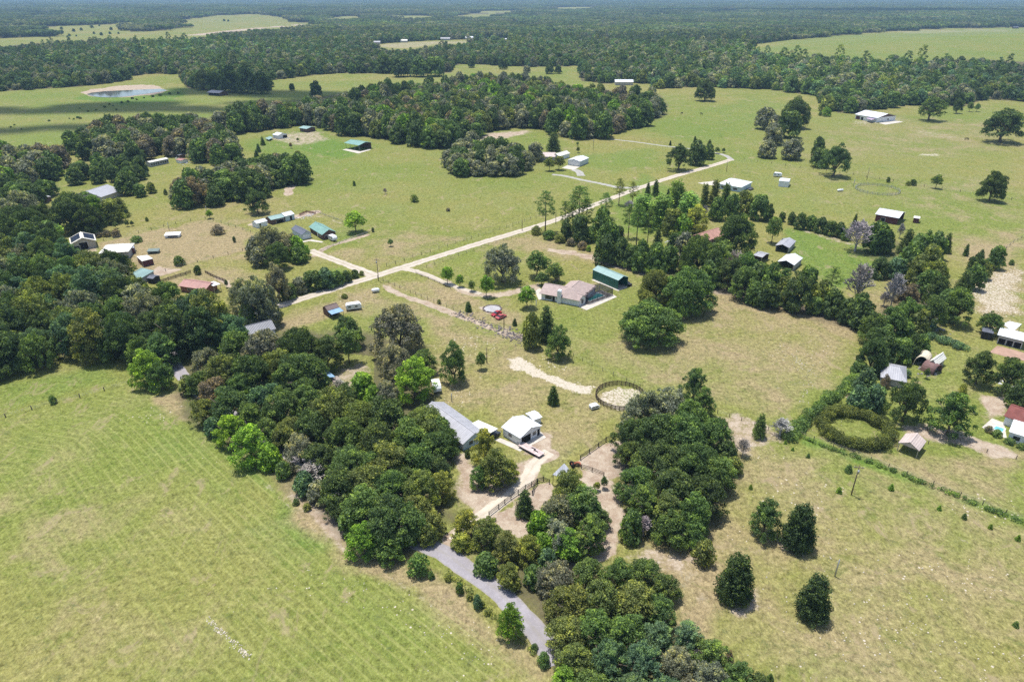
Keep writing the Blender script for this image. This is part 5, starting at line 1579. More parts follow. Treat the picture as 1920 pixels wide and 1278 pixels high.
def building(name, A, B, C=None, depth=None, h=2.7, rise=1.2, ridge='x', over=0.4, wall=None, roof=None, label='', cat='house', group=None,
             openings=(), open_sides='', gable=None, hip=0.0, th=0.12, z0=0.0, extra=None):
    """gabled building. local x runs A->B along the near wall (y = -D/2)."""
    loc, rz, L, D = frame_from(A, B, C, depth)
    root = empty(name, loc, rz, label, cat, group)
    hx, hy = L / 2, D / 2
    w = MB()
    t = 0.14
    posts = MB()
    if ridge == 'x':
        ga = [((-hx, -hy), (-hx, hy)), ((hx, -hy), (hx, hy))]
    else:
        ga = [((-hx, -hy), (hx, -hy)), ((-hx, hy), (hx, hy))]
    sides = {'f': (-hx, hx, -hy, -hy + t), 'b': (-hx, hx, hy - t, hy), 'l': (-hx, -hx + t, -hy + t, hy - t), 'r': (hx - t, hx, -hy + t, hy - t)}
    for k, (x0, x1, y0, y1) in sides.items():
        if k in open_sides:
            continue
        w.box(x0, x1, y0, y1, -0.2, h)
    gm = MB()
    if rise > 0.3 and hip == 0:
        for i, (p, q) in enumerate(ga):
            key = ('lr' if ridge == 'x' else 'fb')[i]
            if key in open_sides and gable is None:
                continue
            if ridge == 'x':
                x = p[0]
                s = t if x < 0 else -t
                vs = [(x, -hy, h), (x, hy, h), (x, 0, h + rise), (x + s, -hy, h), (x + s, hy, h), (x + s, 0, h + rise)]
            else:
                y = p[1]
                s = t if y < 0 else -t
                vs = [(-hx, y, h), (hx, y, h), (0, y, h + rise), (-hx, y + s, h), (hx, y + s, h), (0, y + s, h + rise)]
            (gm if gable else w).add(vs, [(0, 1, 2), (5, 4, 3), (0, 3, 4, 1), (1, 4, 5, 2), (2, 5, 3, 0)])
    if w.v:
        w.build('wall', wall or WHITE, root)
    if gable and gm.v:
        gm.build('gable', gable, root)
    if open_sides:
        corners = [(-hx + .1, -hy + .1), (hx - .1, -hy + .1), (hx - .1, hy - .1), (-hx + .1, hy - .1)]
        need = []
        if 'f' in open_sides or 'l' in open_sides:
            need.append(corners[0])
        if 'f' in open_sides or 'r' in open_sides:
            need.append(corners[1])
        if 'b' in open_sides or 'r' in open_sides:
            need.append(corners[2])
        if 'b' in open_sides or 'l' in open_sides:
            need.append(corners[3])
        if 'f' in open_sides:
            for k in range(1, max(1, int(L // 4))):
                need.append((-hx + L * k / max(1, int(L // 4)), -hy + .1))
        for (x, y) in need:
            pm = MB()
            pm.box(x - .08, x + .08, y - .08, y + .08, -.1, h + .02)
            pm.build('post', STEEL, root)
    # roof
    rf = MB()
    e = over
    if ridge == 'x':
        sl = rise / hy
        zx = h - e * sl + 0.03
        zr = h + rise + 0.03
        q = hip * hy
        a = [(-hx - e, -hy - e, zx), (hx + e, -hy - e, zx), (hx + e - q, 0, zr), (-hx - e + q, 0, zr)]
        b = [(hx + e, hy + e, zx), (-hx - e, hy + e, zx), (-hx - e + q, 0, zr), (hx + e - q, 0, zr)]
        c = [(-hx - e, hy + e, zx), (-hx - e, -hy - e, zx), (-hx - e + q, 0, zr)]
        d = [(hx + e, -hy - e, zx), (hx + e, hy + e, zx), (hx + e - q, 0, zr)]
    else:
        sl = rise / hx
        zx = h - e * sl + 0.03
        zr = h + rise + 0.03
        q = hip * hx
        a = [(-hx - e, hy + e, zx), (-hx - e, -hy - e, zx), (0, -hy - e + q, zr), (0, hy + e - q, zr)]
        b = [(hx + e, -hy - e, zx), (hx + e, hy + e, zx), (0, hy + e - q, zr), (0, -hy - e + q, zr)]
        c = [(hx + e, hy + e, zx), (-hx - e, hy + e, zx), (0, hy + e - q, zr)]
        d = [(-hx - e, -hy - e, zx), (hx + e, -hy - e, zx), (0, -hy - e + q, zr)]
    up = lambda P4: [(x, y, z + th) for x, y, z in P4]
    if rise < 0.05:
        rf.box(-hx - e, hx + e, -hy - e, hy + e, h + .003, h + th)
    else:
        rf.slab(up(a), th)
        rf.slab(up(b), th)
        if hip:
            rf.slab(up(c), th)
            rf.slab(up(d), th)
        # ridge cap
        if ridge == 'x':
            rf.box(-hx - e + q, hx + e - q, -.18, .18, zr + th - .03, zr + th + .05)
        else:
            rf.box(-.18, .18, -hy - e + q, hy + e - q, zr + th - .03, zr + th + .05)
    roof_o = rf.build('roof', roof or WHITE, root)
    for op in openings:
        kind, side, u, wd, zb, ht = op[:6]
        mat = op[6] if len(op) > 6 else (GLASS if kind == 'window' else DARK)
        m = MB()
        f = MB()
        s = 0.03
        fr = 0.09
        if side in 'fb':
            y = -hy if side == 'f' else hy
            sg = -1 if side == 'f' else 1
            xc = u * hx
            ya, yb = sorted((y, y + sg * s))
            m.box(xc - wd / 2, xc + wd / 2, ya, yb, zb, zb + ht)
            yc, yd = sorted((y, y + sg * (s + .03)))
            f.box(xc - wd / 2 - fr, xc - wd / 2, yc, yd, zb - fr, zb + ht + fr)
            f.box(xc + wd / 2, xc + wd / 2 + fr, yc, yd, zb - fr, zb + ht + fr)
            f.box(xc - wd / 2, xc + wd / 2, yc, yd, zb + ht, zb + ht + fr)
        else:
            x = -hx if side == 'l' else hx
            sg = -1 if side == 'l' else 1
            yc_ = u * hy
            xa, xb = sorted((x, x + sg * s))
            m.box(xa, xb, yc_ - wd / 2, yc_ + wd / 2, zb, zb + ht)
            xc, xd = sorted((x, x + sg * (s + .03)))
            f.box(xc, xd, yc_ - wd / 2 - fr, yc_ - wd / 2, zb - fr, zb + ht + fr)
            f.box(xc, xd, yc_ + wd / 2, yc_ + wd / 2 + fr, zb - fr, zb + ht + fr)
            f.box(xc, xd, yc_ - wd / 2, yc_ + wd / 2, zb + ht, zb + ht + fr)
        mo = m.build(kind, mat, root)
        f.build('frame', TRIM, mo)
    if extra:
        extra(root, hx, hy, h, rise, roof_o)
    return root


def roofmat(key, rgb, **k):
    return ribbed(key, rgb, **k)


R_WHITE = roofmat('white_metal_roof', (0.68, 0.70, 0.73), pitch=.45, amp=.2)
R_CREAM = roofmat('cream_metal_roof', (0.72, 0.70, 0.62), pitch=.45, amp=.2)
R_GREY = roofmat('grey_metal_roof', (0.30, 0.31, 0.34), pitch=.6, amp=.35, grime=.3)
R_LGREY = roofmat('pale_grey_roof', (0.36, 0.36, 0.385), pitch=.6, amp=.3)
R_SLATE = roofmat('slate_roof', (0.12, 0.13, 0.16), pitch=.5, amp=.4)
R_PINK = paint('pink_shingles', (0.39, 0.31, 0.28), 0.9, 0.12, 0.1, 0.9)
R_RED = roofmat('red_metal_roof', (0.38, 0.20, 0.165), pitch=.5, amp=.3)
R_BRICK = paint('brown_shingles', (0.40, 0.23, 0.18), 0.9, 0.15, 0.1, 0.8)
R_MAR = paint('maroon_shingles', (0.20, 0.075, 0.065), 0.9, 0.15, 0.1, 0.8)
R_TEAL = roofmat('teal_metal_roof', (0.18, 0.33, 0.28), pitch=.5, amp=.25)
R_TEALP = roofmat('pale_teal_roof', (0.25, 0.37, 0.345), pitch=.5, amp=.25)
R_BROWN = roofmat('brown_metal_roof', (0.13, 0.085, 0.075), pitch=.4, amp=.4)
R_BLUE = roofmat('blue_metal_roof', (0.22, 0.36, 0.52), pitch=.4, amp=.3)
R_BEIGE = roofmat('beige_metal_roof', (0.52, 0.43, 0.39), pitch=.5, amp=.25)
W_GREEN = ribbed('green_metal_wall', (0.012, 0.115, 0.095), pitch=.4, axis=0, amp=.3)
W_BROWN = paint('brown_siding', (0.14, 0.085, 0.065), 0.8, 0.15, 0.2)
W_BRICK = paint('brick_wall', (0.30, 0.15, 0.10), 0.9, 0.2, 0.1, 2)
W_MAR = paint('maroon_metal_wall', (0.11, 0.035, 0.04), 0.6, 0.15, 0.3)
W_BLUEW = paint('pale_blue_siding', (0.50, 0.58, 0.64), 0.6, 0.05, 0.3)
W_GREYW = paint('grey_siding', (0.38, 0.37, 0.36), 0.8, 0.1, 0.2)
W_BEIGE = paint('beige_siding', (0.50, 0.45, 0.38), 0.8, 0.1, 0.2)
W_WHITE = ribbed('white_metal_wall', (0.66, 0.68, 0.72), pitch=.3, amp=.2)
SOLAR = paint('solar_panel', (0.03, 0.04, 0.07), 0.2, 0.1, 0.6, 1, 0, 0)


def chimney_white(root, hx, hy, h, rise, ro):
    m = MB()
    cx = hx * .60
    m.box(cx - .75, cx + .75, -hy - .95, -hy - .003, -.1, h + 2.2)
    m.box(cx - .6, cx + .6, -hy - .8, -hy + .5, h + 2.2, h + 2.5)
    m.build('chimney', WHITE, root)


building('ranch_house', (1015, 560.5), (1058, 568.5), None, 9.5, 2.7, 1.9, 'x', .7, WHITE, R_PINK, 'pink-roofed white ranch house with a wide white chimney and screened pool', 'house',
         openings=[('window', 'f', -.35, 3.0, .5, 1.6), ('door', 'f', .05, 1.2, .1, 2.1), ('window', 'l', 0, 1.6, .9, 1.2)], extra=chimney_white)
rh = bpy.data.objects['ranch_house']


def wing(parent_root, *a, **k):
    """a wing of a house: its wall, roof and openings become parts of the main house"""
    w = building('wing', *a, **k)
    M = parent_root.matrix_basis.inverted() @ w.matrix_basis
    for c in list(w.children):
        c.parent = parent_root
        c.matrix_basis = M @ c.matrix_basis
    bpy.data.objects.remove(w)


wing(rh, (1040, 565), (1085, 574.5), (1086, 542), None, 2.7, 2.6, 'y', .6, WHITE, R_PINK, hip=.9, label='x',
     openings=[('window', 'f', -.75, .9, 1.0, 1.2), ('window', 'r', -.72, 1.4, .6, 2.0), ('door', 'r', -.2, 5.0, .2, 2.1)])
wing(rh, (1085, 574.3), (1098, 568.6), None, 3.6, 2.6, 1.3, 'y', .3, WHITE, R_PINK, label='x', openings=[('window', 'f', 0, 1.2, .6, 1.7)])


def pool_cage():
    loc, rz, L, D = frame_from((1102, 571), (1149, 554), (1086, 556.5))
    root = empty('pool_enclosure', loc, rz, 'dark screened pool enclosure on the right-hand end of the pink-roofed ranch house', 'pool enclosure')
    hx, hy = L / 2, min(D, 7.0) / 2
    fr = MB()
    H = 2.9
    for i in range(6):
        x = -hx + 2 * hx * i / 5
        for y in (-hy, hy):
            fr.box(x - .06, x + .06, y - .06, y + .06, 0, H)
        fr.box(x - .05, x + .05, -hy + .06, hy - .06, H - .1, H)
    for y in (-hy, 0, hy):
        fr.box(-hx, hx, y - .055, y + .055, H + .003, H + .1)
    for y in (-hy, hy):
        fr.box(-hx, hx, y - .035, y + .035, 1.2, 1.28)
    fr.build('frame', paint('bronze_frame', (0.05, 0.045, 0.05), .5), root)
    t = NT('insect_screen')
    d = t.n('ShaderNodeBsdfDiffuse')
    d.inputs[0].default_value = (0.035, 0.035, 0.05, 1)
    tr = t.n('ShaderNodeBsdfTransparent')
    m = t.n('ShaderNodeMixShader')
    m.inputs[0].default_value = 0.45
    t.nt.links.new(tr.outputs[0], m.inputs[1])
    t.nt.links.new(d.outputs[0], m.inputs[2])
    t.nt.links.new(m.outputs[0], t.out.inputs[0])
    s = MB()
    s.box(-hx + .02, hx - .02, -hy + .02, hy - .02, 0.1, H - .12)
    s.build('screen', t.mat, root)
    # the pool inside
    pr = empty('swimming_pool', loc, rz, 'teal swimming pool with white coping inside the dark screen enclosure', 'swimming pool')
    b = MB()
    px, py = hx * .6, hy * .55
    b.box(-px - .3, px + .3, -py - .3, -py, 0, .16)
    b.box(-px - .3, px + .3, py, py + .3, 0, .16)
    b.box(-px - .3, -px, -py, py, 0, .16)
    b.box(px, px + .3, -py, py, 0, .16)
    b.build('coping', TRIM, pr)
    wt = MB()
    wt.box(-px + .003, px - .003, -py + .003, py - .003, .02, .11)
    wt.build('water', WATER_TEAL, pr)


def water_mat(key, rgb, rough=.06):
    t = NT(key)
    p = t.pos()
    t.surf(t.mix(t.noise(p, .08, 3, .6), tuple(c * .8 for c in rgb), rgb), rough, .6, 0, t.bump(t.noise(p, 2.0, 3, .6), .08, .05))
    return t.mat


WATER_TEAL = water_mat('pool_water', (0.03, 0.22, 0.22))
WATER_BLUE = water_mat('pool_water_blue', (0.16, 0.48, 0.50))
pool_cage()
sheet('patio', [(1085, 575.5), (1100, 581.5), (1157, 556.5), (1149, 552), (1129, 545), (1098, 560)], CONC, .05)
sheet('front_path', [(1003, 546), (1012, 540), (1030, 556), (1026, 562), (1010, 562)], CONC, .05)
sheet('carport_slab', [(1109, 525), (1159, 545.5), (1177, 538.5), (1126, 519)], CONC, .04)


def rv_inside(root, hx, hy, h, rise, ro):
    pass


building('carport', (1110.6, 522.5), (1158, 543), (1126, 515.5), None, 3.9, 1.1, 'x', .15, W_GREEN, R_TEALP, 'tall dark green metal carport with pale teal roof behind the pink-roofed house', 'carport', open_sides='r')

building('long_house', (793, 786), (869, 844.5), None, 7.0, 2.5, 1.5, 'x', .5, W_BLUEW, R_LGREY, 'long single-storey pale blue house with a worn grey metal roof beside the white garage', 'house',
         openings=[('window', 'f', .78, 1.6, .8, 1.2), ('window', 'f', .5, 1.4, .8, 1.2), ('window', 'f', .2, 1.6, .8, 1.2), ('window', 'r', -.3, 1.3, .9, 1.1), ('door', 'f', .92, .9, .05, 2.0, WHITE)])
building('garage', (975, 835.5), (1013, 813.5), (934, 821.5), None, 2.7, 1.25, 'y', .35, WHITE, R_WHITE, 'white metal garage with a gabled white roof and dark bay door on a concrete apron', 'garage',
         openings=[('bay_door', 'f', -.42, 3.4, .05, 2.2), ('window', 'f', .38, 1.3, .9, 1.1), ('door', 'f', .8, .9, .05, 2.0), ('window', 'l', .15, 1.3, 1.0, 1.0)])
sheet('garage_apron', [(926, 824), (975, 846), (1024, 820), (1014, 809), (1000, 815), (975, 836), (938, 821)], CONC, .05)


def canopy(name, corners, z, mat, label, cat='carport', group=None, posts=True, th=.15, post_mat=None, wall=None):
    """flat roof on posts; corner pixels are of the roof edge at height z"""
    w = [P(a, b, z) for a, b in corners]
    c = sum(w, Vector()) / len(w)
    root = empty(name, (c.x, c.y, c.z - z), 0, label, cat, group)
    m = MB()
    pts = [(p.x - c.x, p.y - c.y, z) for p in w]
    ar = sum(pts[i][0] * pts[(i + 1) % len(pts)][1] - pts[(i + 1) % len(pts)][0] * pts[i][1] for i in range(len(pts)))
    if ar < 0:
        pts.reverse()
    m.slab(pts, th)
    m.build('roof', mat, root)
    if posts:
        for p in pts:
            pm = MB()
            x, y = p[0] * .93, p[1] * .93
            pm.box(x - .07, x + .07, y - .07, y + .07, -.1, z - th)
            pm.build('post', post_mat or STEEL, root)
    if wall:
        wm = MB()
        for i in range(len(pts)):
            a, b = Vector(pts[i]) * .93, Vector(pts[(i + 1) % len(pts)]) * .93
            if i == 1 and wall[1]:
                continue
            d = (b - a).normalized()
            nrm = Vector((-d.y, d.x, 0)) * .05
            wm.prism([(a.x - nrm.x, a.y - nrm.y), (b.x - nrm.x, b.y - nrm.y), (b.x + nrm.x, b.y + nrm.y), (a.x + nrm.x, a.y + nrm.y)], -.1, z - th - .003)
        wm.build('wall', wall[0], root)
    return root


canopy('flat_carport', [(881, 795), (897, 787), (934, 803), (916, 813)], 2.7, R_CREAM, 'cream flat-roofed carport between the long grey-roofed house and the white garage')
canopy('deck_rail', [(861, 784), (864, 782.5), (884, 791), (881, 792.5)], 1.1, WOODP, 'brown timber deck rail behind the long grey-roofed house', 'deck')
building('back_shed', (1000, 797), (1014, 792), None, 3.4, 1.8, .3, 'x', .3, WHITE, R_WHITE, 'small white shed behind the white gabled garage', 'shed', openings=[('door', 'r', 0, 1.2, .1, 1.9)])

building('cottage', (471, 641), (517, 629), (484, 619), None, 2.7, 1.7, 'x', .4, WHITE, R_SLATE, 'small white cottage with a dark slate roof half hidden behind oaks', 'house', openings=[('window', 'f', -.5, 1.2, .9, 1.1), ('door', 'f', -.1, .9, .05, 2.0), ('window', 'l', 0, 1.1, .9, 1.1)])
sb = building('lean_shed', (616, 594.5), (637, 588), (604, 589.2), None, 2.6, 1.0, 'x', .15, W_BROWN, R_BROWN, 'small brown shed with a pale blue lean-to roof beside the white caravan', 'shed', openings=[('door', 'f', 0, 3.5, .05, 1.9)])


def leanto(root, dy, h1, h0, mat):
    xs = [c for c in root.children if c.name.startswith('roof')][0].bound_box
    hx, hy = max(v[0] for v in xs), max(v[1] for v in xs)
    m = MB()
    m.slab([(-hx, -hy - dy, h0), (hx, -hy - dy, h0), (hx, -hy + .1, h1), (-hx, -hy + .1, h1)], .1)
    m.build('awning', mat, root)
    for s in (-1, 0, 1):
        p = MB()
        x = s * (hx - .15)
        p.box(x - .06, x + .06, -hy - dy + .1, -hy - dy + .22, -.1, h0 - .08)
        p.build('post', WOODP, root)


leanto(sb, 3.0, 2.55, 2.2, R_BLUE)
canopy('blue_shelter', [(603, 694), (612, 692), (629, 706), (618, 707)], 1.6, R_BLUE, 'low blue-roofed shelter in the shade of the small clearing', 'shelter')
canopy('timber_deck', [(618, 708), (632, 704), (640, 711), (626, 716)], .5, paint('grey_deck', (.30, .25, .22), .9), 'low brown timber deck in front of the blue-roofed shelter', 'deck')

building('green_roofed_house', (606, 449.5), (630, 444.5), (574, 436.5), None, 2.7, 1.7, 'y', .5, W_BROWN, R_TEAL, 'brown house with a green metal roof and grey wing above the side road', 'house',
         openings=[('window', 'f', .4, 1.2, .9, 1.1), ('window', 'f', -.5, 1.2, .9, 1.1), ('window', 'l', -.55, 1.2, .8, 1.2), ('door', 'l', -.2, 1.0, .05, 2.0, WHITE)])
wing(bpy.data.objects['green_roofed_house'], (568, 449.5), (584, 446), (551, 438), None, 2.6, 1.2, 'y', .4, W_BLUEW, R_SLATE, label='x', openings=[('garage_door', 'f', 0, 3.6, .05, 2.1, WHITE)])
sheet('house_walk', [(562, 449), (568, 452), (584, 449), (606, 453), (604, 455), (580, 452), (567, 455)], CONC, .05)
building('white_shed', (536, 415.5), (553, 411), None, 5.5, 2.8, 1.0, 'x', .2, W_BLUEW, R_WHITE, 'white shed with one black doorway in the yard behind the green-roofed house', 'shed', openings=[('door', 'f', .2, 1.3, .05, 2.2)])
building('teal_shed', (510, 421.5), (534, 416), None, 6, 2.5, 1.0, 'x', .2, W_BROWN, R_TEALP, 'low teal-roofed dark shed, middle one of the yard sheds', 'shed', openings=[('door', 'f', .3, 4, .05, 1.9)])
building('small_white_shed', (483, 428), (502, 423), None, 4.5, 2.4, .8, 'x', .2, WHITE, R_WHITE, 'small white shed nearest the round clump of grey oaks', 'shed', openings=[('door', 'f', -.4, 1.0, .05, 1.9)])

building('solar_shed', (138, 470.5), (182, 463.5), (123, 461.5), None, 3.4, 2.0, 'y', .5, W_BEIGE, R_CREAM, 'beige barn with dark solar panels on its white roof and two dark doors', 'barn',
         openings=[('bay_door', 'f', -.05, 3.4, .05, 3.2), ('bay_door', 'f', -.66, 2.8, .05, 2.0)])


def solar(root):
    ro = [c for c in root.children if c.name.startswith('roof')][0]
    bb = ro.bound_box
    hx, hy, z1 = max(v[0] for v in bb), max(v[1] for v in bb), max(v[2] for v in bb)
    z0 = 3.4
    for s in (-1, 1):
        m = MB()
        f = lambda u, v: (s * hx * u, v, z1 + .06 - (z1 - z0 - .0) * u * .98)
        a = [f(.15, -hy * .75), f(.9, -hy * .75), f(.9, hy * .8), f(.15, hy * .8)]
        if s < 0:
            a.reverse()
        m.slab(a, .05)
        m.build('solar_panel', SOLAR, root)


solar(bpy.data.objects['solar_shed'])
building('pale_barn', (190, 488), (243, 484), None, 11, 3.2, 1.8, 'x', .4, W_GREYW, R_CREAM, 'pale barn with a broad white roof, its near side hidden by treetops', 'barn', hip=.5)
building('lean_barn', (236, 478), (254, 475), None, 7, 2.6, .6, 'x', .2, W_MAR, R_GREY, 'low grey-roofed shed with maroon wall behind the pale barn', 'shed')
canopy('cream_carport', [(256, 480.5), (276, 478), (287, 484.5), (266, 489.5)], 2.8, R_CREAM, 'cream flat-roofed shelter with maroon walls right of the pale barn', 'shelter', wall=(W_MAR, False))
building('teal_roofed_shed', (235, 532), (264, 534), None, 9, 2.6, 1.6, 'y', .3, W_GREYW, R_TEALP, 'pale teal-roofed shed rising out of the left-hand wood', 'shed', hip=.6)
building('black_shed', (278, 531), (289, 532.5), None, 3.6, 2.2, .5, 'x', .1, BLACKP, R_SLATE, 'small black shed right of the teal-roofed shed', 'shed')
building('red_roofed_house', (340, 546.5), (387, 553.5), (374, 537), None, 2.6, 1.2, 'x', .5, W_BRICK, R_RED, 'red-roofed brick house with a white panel on its roof', 'house', openings=[('window', 'f', -.3, 1.6, .9, 1.0), ('window', 'f', .5, 1.2, .9, 1.0), ('door', 'l', .3, 1.0, .05, 2.0)])
canopy('roof_terrace', [(388, 531), (401, 527), (413, 532), (400, 536)], 3.2, WHITE, 'white flat patio roof set against the red-roofed house', 'patio roof')

building('homestead', (143, 375), (192, 379), (160, 361), None, 3.0, 2.6, 'y', .6, W_BEIGE, R_LGREY, 'large homestead with a broad pale grey metal roof behind bright trees', 'house', openings=[('window', 'f', -.6, 2.0, .8, 1.2), ('door', 'f', -.2, 1.2, .05, 2.0)])
building('white_roofed_hut', (71, 378), (83, 380.5), (78, 373), None, 2.5, .5, 'x', .3, W_BROWN, R_WHITE, 'small dark hut with a white roof left of the grey-roofed homestead', 'hut')
building('edge_bungalow', (-16, 374), (12, 377), None, 10, 2.6, 1.3, 'x', .4, W_BEIGE, R_BEIGE, 'pinkish-roofed bungalow cut by the left edge of the picture', 'house')
building('mobile_home', (283, 313.5), (317, 306), None, 4.6, 3.0, .5, 'x', .2, W_GREYW, R_CREAM, 'long narrow mobile home with a row of dark windows below the long grove', 'mobile home', openings=[('window', 'f', u, 1.4, .9, 1.4) for u in (-.85, -.6, -.35, -.1, .15, .4, .65, .88)])
building('junk_shed', (328, 293), (337, 297), None, 5, 2.0, .5, 'x', .2, W_BROWN, R_LGREY, 'small ramshackle shed above the rusty one near the mobile home', 'shed')
building('rusty_shed', (331, 305), (341, 307), None, 5, 2.0, .5, 'x', .2, WHITE, R_RED, 'small shed with a rusty red roof near the mobile home', 'shed')
pv = building('pavilion', (649, 278.5), (674, 283), (668, 273), None, 4.2, 1.3, 'x', .8, W_BROWN, R_TEAL, 'green-roofed open pavilion standing on a concrete pad below the middle wood', 'pavilion', open_sides='flr')
building('hut', (563, 246.5), (576, 248.5), None, 9, 3.0, .9, 'x', .8, W_BROWN, R_TEALP, 'small teal-roofed cabin at the edge of the middle wood', 'cabin', openings=[('door', 'f', -.3, 1.2, .05, 2.0)])
building('tool_shed', (522, 261), (539, 258), None, 7, 2.8, 1.2, 'y', .3, WHITE, R_WHITE, 'white shed with a dark side near the far cabin', 'shed', openings=[('door', 'f', .5, 4, .05, 2.2)])
canopy('tent_shelter', [(497, 259), (506, 255.5), (512, 258), (504, 262)], 1.5, R_TEALP, 'low pale teal tent shelter left of the white shed', 'tent')
sheet('pavilion_pad', [(642, 281), (650, 279), (676, 284), (692, 279), (696, 281), (672, 288)], CONC, .05)

building('farm_shed', (1064.5, 309.5), (1087, 312.5), (1080, 302.5), None, 3.4, 1.0, 'y', .25, W_WHITE, R_WHITE, 'white metal farm shed with double doors opening on a bright concrete apron', 'shed', openings=[('bay_door', 'f', -.4, 3.6, .05, 2.8, WHITE), ('bay_door', 'f', .45, 2.6, .05, 2.4, WHITE)])
sheet('shed_apron', [(1053, 315), (1064, 310), (1087, 313), (1076, 319)], CONC, .05)
building('farmhouse', (1012, 301), (1040, 301.5), None, 12, 2.7, 1.7, 'x', .4, W_GREYW, R_BEIGE, 'small farmhouse with a worn grey-brown roof beside dark oaks', 'house')
wing(bpy.data.objects['farmhouse'], (1036, 299), (1048, 301), None, 13, 3.0, 1.3, 'y', .4, WHITE, R_CREAM, label='x')
building('white_roofed_house', (1347, 353.5), (1388, 360.5), None, 16, 3.0, 2.2, 'x', .5, W_BLUEW, R_WHITE, 'large pale house with a broad white metal roof behind the tall trees', 'house', hip=.55, openings=[('window', 'f', -.6, 2.4, .8, 1.3), ('door', 'f', 0, 1.2, .05, 2.1), ('window', 'f', .5, 2.4, .8, 1.3)])
sheet('house_drive', [(1308, 343), (1342, 339), (1348, 349), (1320, 346)], CONC, .05)
building('box_shed', (1459, 349.5), (1477, 351.5), None, 8, 3.4, .5, 'x', .15, WHITE, R_WHITE, 'plain white box shed standing alone on the grass right of the white-roofed house', 'shed')
building('maroon_barn', (1640, 414), (1681, 421.5), (1660, 405), None, 3.6, 1.5, 'x', .5, W_MAR, R_WHITE, 'long maroon barn with a white metal roof on the right-hand pasture', 'barn', open_sides='r', openings=[('door', 'f', -.3, 2.0, .05, 2.2)])
building('feed_shed', (1711, 417.5), (1721.5, 419), None, 4, 2.5, .3, 'x', .2, W_MAR, R_CREAM, 'tiny maroon feed shed with a white roof right of the maroon barn', 'shed')
building('brown_roofed_house', (1322, 461), (1356, 449), (1304, 450), None, 2.7, 2.0, 'x', .6, W_BROWN, R_BRICK, 'long brown-roofed house half under a round dark oak', 'house', openings=[('window', 'f', -.5, 2, .8, 1.2), ('door', 'f', 0, 1.2, .05, 2.1)])
sheet('brown_patio', [(1326, 466), (1352, 455), (1362, 461), (1358, 468), (1332, 471)], PINKPAD, .05)
building('open_shed', (1453, 470.5), (1477, 475), (1478, 460), None, 2.6, 1.0, 'y', .3, W_GREYW, R_LGREY, 'upper of two open-fronted sheds, its grey roof half under a loose tree', 'shed', open_sides='f')
T3 = building('white_open_shed', (1457, 501.5), (1486, 508), (1484, 491), None, 2.7, 1.2, 'y', .3, W_GREYW, R_WHITE, 'lower of two open-fronted sheds, with a bright white roof', 'shed', open_sides='f')
building('little_open_shed', (1412, 489), (1427, 493), (1426, 482.5), None, 2.6, .6, 'x', .3, W_BROWN, R_LGREY, 'smallest open shed, pale flat roof, left of the two larger ones', 'shed', open_sides='fr')
building('brown_gable_barn', (1603, 223), (1643, 230), (1630, 218), None, 4.2, 2.6, 'x', .8, WHITE, R_WHITE, 'white barn with a bright roof and brown gable alone on the far pasture', 'barn', gable=W_BROWN, openings=[('bay_door', 'f', -.75, 4.5, .05, 3.0, W_MAR), ('door', 'f', -.35, 2.4, .05, 2.6), ('window', 'r', .2, 2, 1, 1.5)])
canopy('porch_roof', [(1624, 221.5), (1640, 218), (1648, 221), (1634, 225)], 3.0, paint('mauve_canvas', (.42, .33, .42), .8), 'mauve awning in front of the white barn with the brown gable', 'awning')
sheet('barn_pad', [(1648, 231), (1672, 225), (1694, 229), (1660, 234)], CONC, .05)

building('beige_carport', (1681, 844.5), (1718, 859), (1698, 829), None, 2.4, 1.3, 'y', .15, W_BEIGE, R_BEIGE, 'open pinkish-beige metal carport on the grass below the clipped hedge ring', 'carport', open_sides='flrb', gable=R_BEIGE)
building('yard_shed', (1650, 719), (1694, 728), None, 10, 2.4, 1.9, 'x', .4, W_GREYW, R_LGREY, 'grey-roofed shed half hidden behind the large dark round tree', 'shed', hip=.5)
building('pool_pavilion', (1888, 825), (1917, 834.5), (1901, 805), None, 2.7, .0, 'x', .3, WHITE, WHITE, 'flat-roofed white pool house at the right edge beside the small blue pool', 'pool house', openings=[('window', 'f', 0, 1.5, .8, 1.2)])
building('maroon_roofed_house', (1880, 795), (1935, 815), (1893, 773), None, 2.7, 1.7, 'x', .4, WHITE, R_MAR, 'white house with a dark maroon roof at the right edge behind the pool house', 'house')
sheet('pool_deck', [(1841, 801), (1860, 784), (1882, 792), (1888, 823)], CONC, .06)
wp = [P(1858, 804), P(1866, 797.5), (P(1886, 804)), P(1882, 812)]
wc = sum(wp, Vector()) / 4
pr = empty('garden_pool', (wc.x, wc.y, 0), 0, 'small pale blue garden pool on a white deck at the right edge', 'swimming pool')
m = MB()
m.slab([(p.x - wc.x, p.y - wc.y, .13) for p in wp], .05)
m.build('water', WATER_BLUE, pr)
m = MB()
for i in range(4):
    a, b = wp[i] - wc, wp[(i + 1) % 4] - wc
    d = (b - a).normalized()
    nn = Vector((d.y, -d.x, 0)) * .3
    m.prism([(a.x, a.y), (b.x, b.y), (b.x + nn.x, b.y + nn.y), (a.x + nn.x, a.y + nn.y)], .02, .17 + .004 * i)
m.build('coping', TRIM, pr)
building('stable', (1868, 643), (1914, 654.5), (1888, 634), None, 3.2, .9, 'x', .5, W_GREYW, R_WHITE, 'grey stable with a white roof beside the pink clay pad at the right edge', 'stable', openings=[('door', 'f', u, 2.2, .1, 2.0) for u in (-.6, 0, .6)])
canopy('hay_roof', [(1880, 607), (1893, 602), (1916, 607), (1900, 621)], 3.6, R_WHITE, 'white flat-roofed hay shelter behind the grey stable', 'shelter')
building('tack_shed', (1838, 634), (1857, 638), None, 5, 2.6, .3, 'x', .2, BLACKP, R_SLATE, 'near-black shed at the left end of the grey stable', 'shed')
